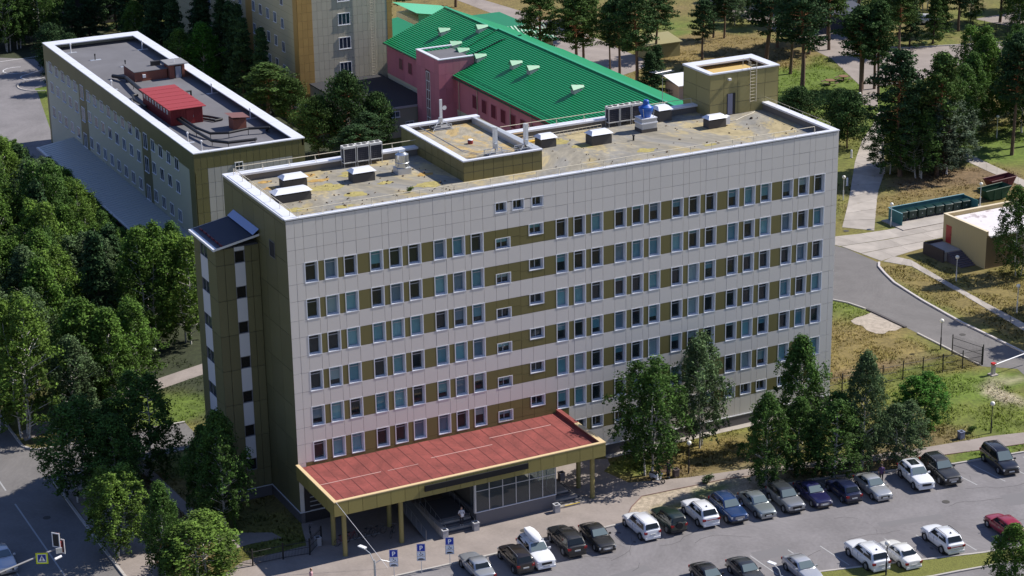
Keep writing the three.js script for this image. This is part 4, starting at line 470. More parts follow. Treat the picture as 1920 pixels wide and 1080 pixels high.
  for (const [u, z] of [[0.52, -116.6], [0.4, -110.2], [0.83, -110.6], [0.33, -106.3], [0.36, -101.5], [0.5, -93.4], [0.54, -89.2], [0.55, -77]]) { const x = mix(xe, xr, u), y = mix(ye, yr, u) + 0.1 + (z > -107.5 ? 0.22 : 0); const d = new THREE.Group(); d.name = 'dormer'; d.position.set(x, y, z); B.add(d);
    const w = 0.5, l = 1.5, h = 0.55; mb().quad([-0.15, -0.2, -w], [-0.15, -0.2, w], [-0.15, h, w], [-0.15, h, -w]).tri([-0.15, -0.2, w], [l, 0.55, w], [-0.15, h, w]).tri([-0.15, -0.2, -w], [-0.15, h, -w], [l, 0.55, -w]).build('wall', dv, d); mb().tri([-0.35, h, -w - 0.12], [-0.35, h, w + 0.12], [-0.35, h + 0.6, 0]).quad([-0.35, h - 0.02, w + 0.12], [l, h + 0.12, w * 0.4], [l, h + 0.35, 0], [-0.35, h + 0.6, 0]).quad([-0.35, h - 0.02, -w - 0.12], [-0.35, h + 0.6, 0], [l, h + 0.35, 0], [l, h + 0.12, -w * 0.4]).build('roof', dg, d); mb().quad([-0.16, 0.0, -w + 0.1], [-0.16, 0.0, w - 0.1], [-0.16, 0.45, w - 0.1], [-0.16, 0.45, -w + 0.1]).build('louvre', mat(0.3, 0.33, 0.33, 0.8), d); }
  mb().path([[66, 11.3, -104.6], [69.5, 12.7, -103.8], [71.6, 13.6, -103.4], [74.5, 14.2, -102.6]], 0.09, 5).build('roof_cable_duct', M.black, B);
  // lower wing with black roof between the pink building and the tall block
  const A = thing('flat_roofed_wing', 'low beige wing with black flat roof between tall block and pink building', 'building'); mb().box(52.5, 0, -127.8, 63.7, 4.35, -109.4).build('wall', mat(0.36, 0.33, 0.26, 0.7), A); mb().box(52.4, 4.35, -127.8, 63.75, 4.52, -109.3).build('roof', mat(0.03, 0.03, 0.035, 0.9), A); mb().box(52.35, 4.2, -109.34, 63.75, 4.5, -109.2).build('eaves_trim', M.galv, A); frontWin(A, 57.2, 3.9, -109.38, 1.4, 0.9, 2); frontWin(A, 59.4, 2.2, -109.38, 1.3, 1.7, 2); frontWin(A, 54.2, 3.9, -109.38, 1.4, 0.9, 2);
  // green roofed wings beyond
  const C = thing('green_roofed_wing', 'smaller wing with hipped green corrugated roof beyond the long green roof', 'building'); mb().box(84, 0, -150, 96, 4.5, -134).build('wall', M.pale, C); const gl = mat(0.008, 0.19, 0.075, 0.4), b = mb(); const hip = (x0, x1, za, zb, y0, y1) => { const mx = (x0 + x1) / 2, d = 3.2; b.quad([x0, y0, zb], [x1, y0, zb], [x1 - d, y1, zb - d * 1.6], [x0 + d, y1, zb - d * 1.6]); b.quad([x0, y0, za], [x0 + d, y1, za + d], [x1 - d, y1, za + d], [x1, y0, za]); b.quad([x0, y0, za], [x0, y0, zb], [x0 + d, y1, zb - d * 1.6], [x0 + d, y1, za + d]); b.quad([x1, y0, zb], [x1, y0, za], [x1 - d, y1, za + d], [x1 - d, y1, zb - d * 1.6]); b.quad([x0 + d, y1, zb - d * 1.6], [x1 - d, y1, zb - d * 1.6], [x1 - d, y1, za + d], [x0 + d, y1, za + d]); };
  hip(83, 97.2, -152, -133.6, 4.6, 6.4); b.build('roof', gl, C); { const r = mb(); for (let k = 0; k < 22; k++) { const x = 83.6 + k * 0.6; r.quad([x, 4.66, -133.65], [x + 0.25, 4.66, -133.65], [x + 0.25, 6.42, -138.6], [x, 6.42, -138.6]); } r.build('roof_ribs', mat(0.45, 0.62, 0.5, 0.5), C).userData.kind = 'stuff'; }
  const D = thing('green_roofed_wing', 'small cream wing with pale green sloping roof at the top edge', 'building'); mb().box(84, 0, -167.5, 92, 4, -158.5).build('wall', M.pale, D); mb().quad([83.5, 5.6, -158], [92.5, 4, -158], [92.5, 4, -168], [83.5, 5.6, -168]).tri([84, 4, -158.5], [92, 4, -158.5], [84, 5.5, -158.5]).build('roof', mat(0.1, 0.45, 0.25, 0.4), D);
  const E = thing('green_roofed_wing', 'narrow wing with green lean-to roof against the tall block', 'building'); mb().box(66.2, 0, -146, 74, 6.6, -126).build('wall', mat(0.5, 0.36, 0.26, 0.7), E); mb().quad([65.9, 7, -125.8], [75, 8.2, -125.8], [75, 8.2, -146.4], [65.9, 7, -146.4]).build('roof', gl, E);
}
// ---------- transformer house ----------
{ const B = thing('utility_house', 'small cream utility house with white flat roof and red door behind steps', 'building'); const x0 = 94.3, x1 = 106, z0 = -24.6, z1 = -32.6, H = 4.5; const cr = mat(0.50, 0.40, 0.20, 0.7), br = mat(0.2, 0.145, 0.085, 0.7);
  mb().box(x0 + 0.05, 0, z1 + 0.05, x1, H - 0.6, z0 - 0.05).build('wall', cr, B);
  for (let k = 0; k < 16; k++) mb().box(x0, 0, mix(z1, z0, k / 16) + 0.008, x0 + 0.05, H, mix(z1, z0, (k + 1) / 16) - 0.008).build('siding_panel', cr, B); for (let k = 0; k < 20; k++) mb().box(mix(x0, x1, k / 20) + 0.008, 0, z0 - 0.05, mix(x0, x1, (k + 1) / 20) - 0.008, H - 0.7, z0).build('siding_panel', br, B);
  const rf = new THREE.MeshStandardMaterial({ roughness: 0.9, map: tex(256, 9, (u, v) => { const n = tn(u, v, 7, 22, 5), s = sstep(0.05, 0.3, n); const k = 1 + 0.2 * n; return [mix(0.66, 0.36, s) * k, mix(0.62, 0.31, s) * k, mix(0.63, 0.32, s) * k]; }) }); mb().box(x0 + 0.3, H - 0.55, z1 + 0.3, x1, H - 0.45, z0 + 0.35).build('roof', rf, B);
  mb().box(x0 - 0.04, H, z1 - 0.04, x0 + 0.28, H + 0.06, z0 + 0.02).box(x0 + 0.28, H, z1 - 0.04, x1, H + 0.06, z1 + 0.3).build('coping', mat(0.7, 0.6, 0.42, 0.6), B); mb().box(x0 + 0.05, H - 0.5, z1, x0 + 0.25, H, z0).box(x0 + 0.25, H - 0.5, z1, x1, H, z1 + 0.25).build('parapet', cr, B); mb().box(x0 + 0.28, H - 0.62, z0 + 0.34, x1, H - 0.4, z0 + 0.4).build('eaves', M.white, B);
  mb().box(x0 - 0.03, 1.2, -32, x0, 3.35, -31).build('door', mat(0.38, 0.03, 0.025, 0.5), B); mb().box(x0 - 0.05, 2.2, -31.1, x0 - 0.03, 2.4, -31.06).build('handle', M.dark, B);
  const sc = mat(0.06, 0.045, 0.04, 0.85); mb().box(91.5, 0, -32.6, 91.7, 1.45, -28.8).box(91.7, 0, -32.6, 94.2, 1.45, -32.4).build('landing_wall', sc, B); mb().box(91.7, 0, -32.4, 94.2, 1.15, -29).build('landing', M.concrete, B); for (let k = 0; k < 8; k++) mb().box(92.2, 0, -29 + k * 0.35, 94.2, 1.05 - k * 0.13, -28.65 + k * 0.35).build('step', mat(0.1, 0.085, 0.1, 0.9), B); }
// ---------- far objects along the top edge ----------
for (const [n, l, x, z, w, d, h, c] of [['warehouse', 'pale metal shed roof showing at the top edge right of centre', 156, -150, 12, 9, 4.5, [0.5, 0.53, 0.58]], ['warehouse', 'low dark shed under trees at the top edge', 150, -134, 9, 5, 3, [0.06, 0.07, 0.1]], ['kiosk', 'small teal roofed kiosk far off at the top edge', 150, -156, 5, 4, 3, [0.03, 0.3, 0.3]], ['shed', 'weathered yellow wooden shed half hidden by pines', 114.4, -133, 6, 4, 2.4, [0.28, 0.25, 0.12]], ['warehouse', 'dark shed with pale roof edge at the top left behind trees', 42, -206, 9, 9, 5, [0.05, 0.05, 0.06]], ['booth', 'small cream booth with white coping behind the lift room', 104.5, -109, 3.4, 4, 2.3, [0.5, 0.36, 0.28]]]) {
  const B = thing(n, l, n === 'kiosk' || n === 'booth' ? 'kiosk' : 'shed', x, 0, z); const m = mat(...c, 0.7); mb().box(-w / 2, 0, -d / 2, w / 2, h - 0.1, d / 2).build('wall', m, B); mb().quad([-w / 2 - 0.3, h, d / 2 + 0.3], [w / 2 + 0.3, h, d / 2 + 0.3], [w / 2 + 0.3, h + 0.7, -d / 2 - 0.3], [-w / 2 - 0.3, h + 0.7, -d / 2 - 0.3]).quad([-w / 2 - 0.3, h - 0.12, d / 2 + 0.31], [w / 2 + 0.3, h - 0.12, d / 2 + 0.31], [w / 2 + 0.3, h, d / 2 + 0.31], [-w / 2 - 0.3, h, d / 2 + 0.31]).build('roof', n === 'warehouse' && c[0] > 0.3 || n === 'booth' ? M.white : m, B); if (h > 2.9) { mb().box(-0.5, 0, d / 2, 0.5, 2.1, d / 2 + 0.05).build('door', M.dark, B); } }

// ---------- trees ----------
const WOOD = [[3.3,-81.4,9.2],[7.3,-66.8,7.5],[-14.4,-50.2,9.4],[2.9,-89.8,9.6],[-11.7,-66.0,11.8],[-0.9,-54.8,10.0],[4.9,-74.2,7.4],[-1.9,-109.2,9.1],[-8.9,-70.2,13.5],[-2.1,-77.9,8.9],[-1.9,-84.2,8.6],[1.4,-107.8,8.3],[5.2,-86.2,8.2],[-5.3,-85.4,14.2],[1.7,-47.2,13.7],[-3.1,-104.5,8.9],[4.9,-110.2,6.2],[1.5,-100.0,9.7],[8.5,-53.6,7.1],[-1.1,-93.3,12.2],[2.4,-65.0,9.0],[7.2,-83.1,4.8],[-4.6,-94.7,10.1],[6.0,-102.6,6.6],[5.8,-70.0,6.0],[-6.4,-75.9,11.6],[-5.6,-59.8,10.5],[1.9,-72.0,9.1],[-7.2,-56.4,11.9],[-9.4,-46.3,12.2],[-15.4,-44.2,11.9],[-7.1,-67.1,8.9],[-10.0,-62.4,8.9],[-14.4,-57.3,11.5],[-9.7,-53.0,11.5],[7.7,-93.0,4.8],[5.0,-60.4,9.3],[-19.1,-41.1,12.8],[-1.5,-66.9,11.4],[8.2,-58.7,9.5],[-17.4,-47.7,14.4],[7.2,-96.9,6.3],[-1.5,-74.4,14.1],[1.1,-96.1,10.3],[0.9,-111.7,8.0],[-7.7,-81.0,14.1],[3.0,-77.8,10.5],[-3.5,-46.9,13.4],[1.7,-59.2,10.6],[1.2,-86.1,11.2],[2.8,-51.0,12.3],[-3.6,-50.7,8.7],[-3.3,-89.5,9.1],[3.7,-55.3,9.7],[8.1,-107.6,4.7],[5.9,-47.0,12.5],[-9.7,-74.5,14.2],[8.9,-73.2,5.1],[2.1,-104.0,8.8],[-1.9,-61.1,9.9],[-2.0,-99.8,11.1],[-3.3,-71.2,13.4],[8.4,-62.3,8.2],[-7.2,-50.5,12.1],[-12.0,-43.0,9.8],[-4.6,-64.5,12.5],[-7.3,-89.3,9.6],[-10.7,-57.3,11.4],[4.7,-106.6,6.8],[3.9,-93.2,9.1],[-13.5,-60.8,11.7],[-15.5,-53.8,12.8],[6.9,-78.7,4.6],[-0.3,-80.9,13.0],[7.5,-89.0,5.1]];
const leafMat = (r, g, b, t = 0.3) => new THREE.MeshPhysicalMaterial({ color: col(r, g, b), vertexColors: true, roughness: 0.9, specularIntensity: 0.25, transmission: t, thickness: 0, side: THREE.DoubleSide });
M.birchLeaf = [leafMat(0.082, 0.155, 0.024), leafMat(0.064, 0.128, 0.025), leafMat(0.112, 0.188, 0.030), leafMat(0.09, 0.142, 0.058)];
M.pineLeaf = [leafMat(0.050, 0.098, 0.028, 0.15), leafMat(0.038, 0.078, 0.028, 0.15), leafMat(0.068, 0.12, 0.028, 0.15)]; M.brightLeaf = leafMat(0.055, 0.155, 0.018); M.willowLeaf = leafMat(0.10, 0.14, 0.085); M.redLeaf = leafMat(0.13, 0.06, 0.03);
M.birchBark = new THREE.MeshStandardMaterial({ roughness: 0.9, map: tex(128, 1.2, (u, v) => { const n = tn(u, v, 9, 2, 3), s = sstep(0.12, 0.2, n); return [mix(0.55, 0.08, s), mix(0.53, 0.075, s), mix(0.5, 0.07, s)]; }) });
M.pineBark = mat(0.13, 0.085, 0.06, 0.95); M.pineBarkTop = mat(0.30, 0.125, 0.055, 0.9); M.brownBark = mat(0.075, 0.055, 0.042, 0.95);
class Leaves { constructor() { this.p = []; this.n = []; this.c = []; this.u = []; }
  leaf(x, y, z, nx, ny, nz, s, k, asp = 0.6) { // a folded diamond leaf spray, shaded with a blend of its own and the crown's normal
    const t = rnd() * 6.283, q = rr(-1, 1), w = Math.sqrt(1 - q * q); let ux = w * Math.cos(t), uy = q, uz = w * Math.sin(t); let vx = uy * nz - uz * ny, vy = uz * nx - ux * nz, vz = ux * ny - uy * nx; let l = Math.hypot(vx, vy, vz) || 1; vx /= l; vy /= l; vz /= l;
    ux = vy * nz - vz * ny; uy = vz * nx - vx * nz; uz = vx * ny - vy * nx; const a = s * 0.5, b = s * 0.5 * asp, f = s * 0.12; const P = [[x - ux * a, y - uy * a, z - uz * a], [x + vx * b + nx * f, y + vy * b + ny * f, z + vz * b + nz * f], [x + ux * a, y + uy * a, z + uz * a], [x - vx * b + nx * f, y - vy * b + ny * f, z - vz * b + nz * f]];
    for (const i of [0, 2, 1, 0, 3, 2]) { this.p.push(...P[i]); this.n.push(nx, ny, nz); this.c.push(k, k, k); this.u.push(0, 0); } }
  geo() { const g = new THREE.BufferGeometry(); g.setAttribute('position', new THREE.Float32BufferAttribute(this.p, 3)); g.setAttribute('normal', new THREE.Float32BufferAttribute(this.n, 3)); g.setAttribute('uv', new THREE.Float32BufferAttribute(this.u, 2)); g.setAttribute('color', new THREE.Float32BufferAttribute(this.c, 3)); return g; } }
function clump(L, cx, cy, cz, r, n, ls, ax, ay, tone, flat = 0.75) { // leaves round a branch end, facing mostly outwards and up
  for (let i = 0; i < n; i++) { const t = rnd() * 6.283, q = rr(-1, 1), w = Math.sqrt(1 - q * q), d = Math.pow(rnd(), 0.45) * r; const ox = w * Math.cos(t) * d, oy = q * d * flat, oz = w * Math.sin(t) * d; const x = cx + ox, y = cy + oy, z = cz + oz;
    let nx = ox / r + (x - ax) * 0.12 + rr(-1.0, 1.0), ny = oy / r + 0.35 + rr(-0.9, 0.9), nz = oz / r + (z - ay) * 0.12 + rr(-1.0, 1.0); const l = Math.hypot(nx, ny, nz) || 1; L.leaf(x, y, z, nx / l, ny / l, nz / l, ls * rr(0.7, 1.3), tone * rr(0.6, 1.4)); } }
function limbs(b, base, tip, r0, r1, seg = 4, wob = 0.12) { let p = base; for (let i = 1; i <= seg; i++) { const t = i / seg, q = [mix(base[0], tip[0], t) + rr(-wob, wob), mix(base[1], tip[1], t), mix(base[2], tip[2], t) + rr(-wob, wob)]; b.bar(p, q, mix(r0, r1, (i - 1) / seg), 6, mix(r0, r1, t), false); p = q; } return p; }
// birch of height H, crown width W (metres); droop = hanging outer sprays
function birchGeo(H, W, o = {}) { const L = new Leaves(), b = mb(); const stems = o.stems || 1, c0 = o.c0 ?? 0.2, n = o.n || 110; const axes = [];
  for (let s = 0; s < stems; s++) { const a = s / stems * 6.283 + rnd(), d = stems > 1 ? 0.35 : 0, e = stems > 1 ? W * 0.17 : 0.25; const base = [Math.cos(a) * d, 0, Math.sin(a) * d], tip = [Math.cos(a) * e, H * rr(0.86, 0.97), Math.sin(a) * e]; limbs(b, base, tip, stems > 1 ? 0.09 : 0.13, 0.02, 6); axes.push([base, tip]); }
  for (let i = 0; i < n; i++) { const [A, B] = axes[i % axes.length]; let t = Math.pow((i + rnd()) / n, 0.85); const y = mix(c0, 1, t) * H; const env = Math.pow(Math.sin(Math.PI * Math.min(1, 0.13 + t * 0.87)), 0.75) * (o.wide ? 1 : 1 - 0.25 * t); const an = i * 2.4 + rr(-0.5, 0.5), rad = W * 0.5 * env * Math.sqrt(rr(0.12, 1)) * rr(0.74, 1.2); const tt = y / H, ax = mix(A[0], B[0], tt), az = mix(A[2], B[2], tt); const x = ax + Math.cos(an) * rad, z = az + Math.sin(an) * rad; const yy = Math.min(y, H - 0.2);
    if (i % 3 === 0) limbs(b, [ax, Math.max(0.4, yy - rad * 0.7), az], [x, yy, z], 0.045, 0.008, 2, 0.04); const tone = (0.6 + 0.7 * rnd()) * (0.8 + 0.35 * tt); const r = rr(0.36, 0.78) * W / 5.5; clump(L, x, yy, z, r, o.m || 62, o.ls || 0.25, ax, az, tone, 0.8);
    if (o.droop !== 0 && rnd() < 0.6) { const k = 4; for (let q = 1; q <= k; q++) clump(L, x + Math.cos(an) * 0.1 * q, yy - q * 0.3, z + Math.sin(an) * 0.1 * q, r * 0.42, 11, (o.ls || 0.25) * 0.9, ax, az, tone, 1.2); } }
  clump(L, axes[0][1][0], H - 0.15, axes[0][1][2], 0.35, 26, 0.22, 0, 0, 1.05, 1.8);
  return { crown: L.geo(), trunk: b.geo() }; }
function pineGeo(H, W, o = {}) { const L = new Leaves(), lo = mb(), hi = mb(); const lean = o.lean || 0, c0 = o.c0 ?? 0.45; const at = t => [lean * t * H + Math.sin(t * 5 + (o.ph || 0)) * 0.12, t * H, Math.cos(t * 4) * 0.1];
  const S = 9; for (let i = 0; i < S; i++) { const t0 = i / S, t1 = (i + 1) / S; (t0 < 0.42 ? lo : hi).bar(at(t0), at(t1), mix(0.2, 0.035, t0) * H / 12, 7, mix(0.2, 0.035, t1) * H / 12, false); }
  const n = o.n || 64; for (let i = 0; i < n; i++) { const t = mix(c0, 0.99, Math.pow((i + rnd()) / n, 0.8)); const q = (t - c0) / (1 - c0); const env = o.cone ? (1 - q) * 0.95 + 0.08 : Math.pow(Math.sin(Math.PI * Math.min(1, 0.22 + q * 0.78)), 0.7); const an = i * 2.4 + rr(-0.6, 0.6), rad = W * 0.5 * env * rr(0.5, 1.08); const a = at(t), x = a[0] + Math.cos(an) * rad, z = a[2] + Math.sin(an) * rad, y = a[1] + rad * (o.cone ? -0.22 : 0.18) + rr(-0.2, 0.2);
    (i % 2 ? hi : hi).bar(a, [x, y, z], 0.04, 4, 0.01, false); const tone = rr(0.62, 1.25); const k = 3; for (let j = 0; j < k; j++) { const f = mix(0.55, 1.0, j / (k - 1)); clump(L, mix(a[0], x, f), mix(a[1], y, f) + 0.08, mix(a[2], z, f), (o.r || 0.62) * W / 5.5 * rr(0.75, 1.15), o.m || 34, 0.27, a[0], a[2], tone, 0.5); } }
  clump(L, at(1)[0], H, at(1)[2], 0.4, 40, 0.25, 0, 0, 1, 1.6); return { crown: L.geo(), trunk: lo.geo(), upper: hi.geo() }; }
function treeProto(name, category, g, leaf, bark, bark2) { const o = new THREE.Group(); o.name = name; o.userData = { category }; mesh(g.trunk, bark, 'trunk', o); if (g.upper) mesh(g.upper, bark2, 'branches', o); mesh(g.crown, leaf, 'crown', o); return o; }
const BI = [], PI = [], SP = [];
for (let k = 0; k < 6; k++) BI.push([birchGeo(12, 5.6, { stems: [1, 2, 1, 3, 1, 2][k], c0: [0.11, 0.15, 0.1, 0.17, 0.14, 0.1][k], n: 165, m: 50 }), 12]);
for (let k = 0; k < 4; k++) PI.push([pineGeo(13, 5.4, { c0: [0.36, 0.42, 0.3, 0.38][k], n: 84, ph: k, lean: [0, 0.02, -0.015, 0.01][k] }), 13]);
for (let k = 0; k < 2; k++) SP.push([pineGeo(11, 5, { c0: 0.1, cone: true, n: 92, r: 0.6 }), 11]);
const bushyPine = pineGeo(7.5, 6.8, { c0: 0.12, n: 80, r: 0.8, m: 40 });
function plant(kind, x, z, h, w, label, group, o = {}) {
  let src, H, W0, leaf, bark = M.birchBark, b2, name = 'birch_tree', cat = 'birch'; const v = o.v ?? Math.floor(rnd() * 6);
  if (kind === 'birch') { [src, H] = BI[v % 6]; W0 = 5.6; leaf = M.birchLeaf[o.l ?? Math.floor(rnd() * 4)]; }
  else if (kind === 'pine') { [src, H] = PI[v % 4]; W0 = 5.4; leaf = M.pineLeaf[o.l ?? Math.floor(rnd() * 3)]; bark = M.pineBark; b2 = M.pineBarkTop; name = 'pine_tree'; cat = 'pine'; }
  else if (kind === 'spruce') { [src, H] = SP[v % 2]; W0 = 5; leaf = M.pineLeaf[o.l ?? 1]; bark = M.brownBark; b2 = M.brownBark; name = 'spruce_tree'; cat = 'spruce'; }
  else if (kind === 'bushy') { src = bushyPine; H = 7.5; W0 = 6.8; leaf = M.pineLeaf[o.l ?? 0]; bark = M.pineBark; b2 = M.pineBarkTop; name = 'pine_tree'; cat = 'pine'; }
  const t = treeProto(name, cat, src, o.leaf || leaf, o.bark || bark, b2); t.name = numbered(o.name || name); t.position.set(x, 0, z); t.rotation.y = rnd() * 6.283; { const f = kind === 'pine' ? 1.28 : kind === 'birch' ? 1.16 : 1.08; t.scale.set(w / W0 * f, h / H, w / W0 * f); }; tag(t, label, o.cat || cat, group); scene.add(t); return t; }
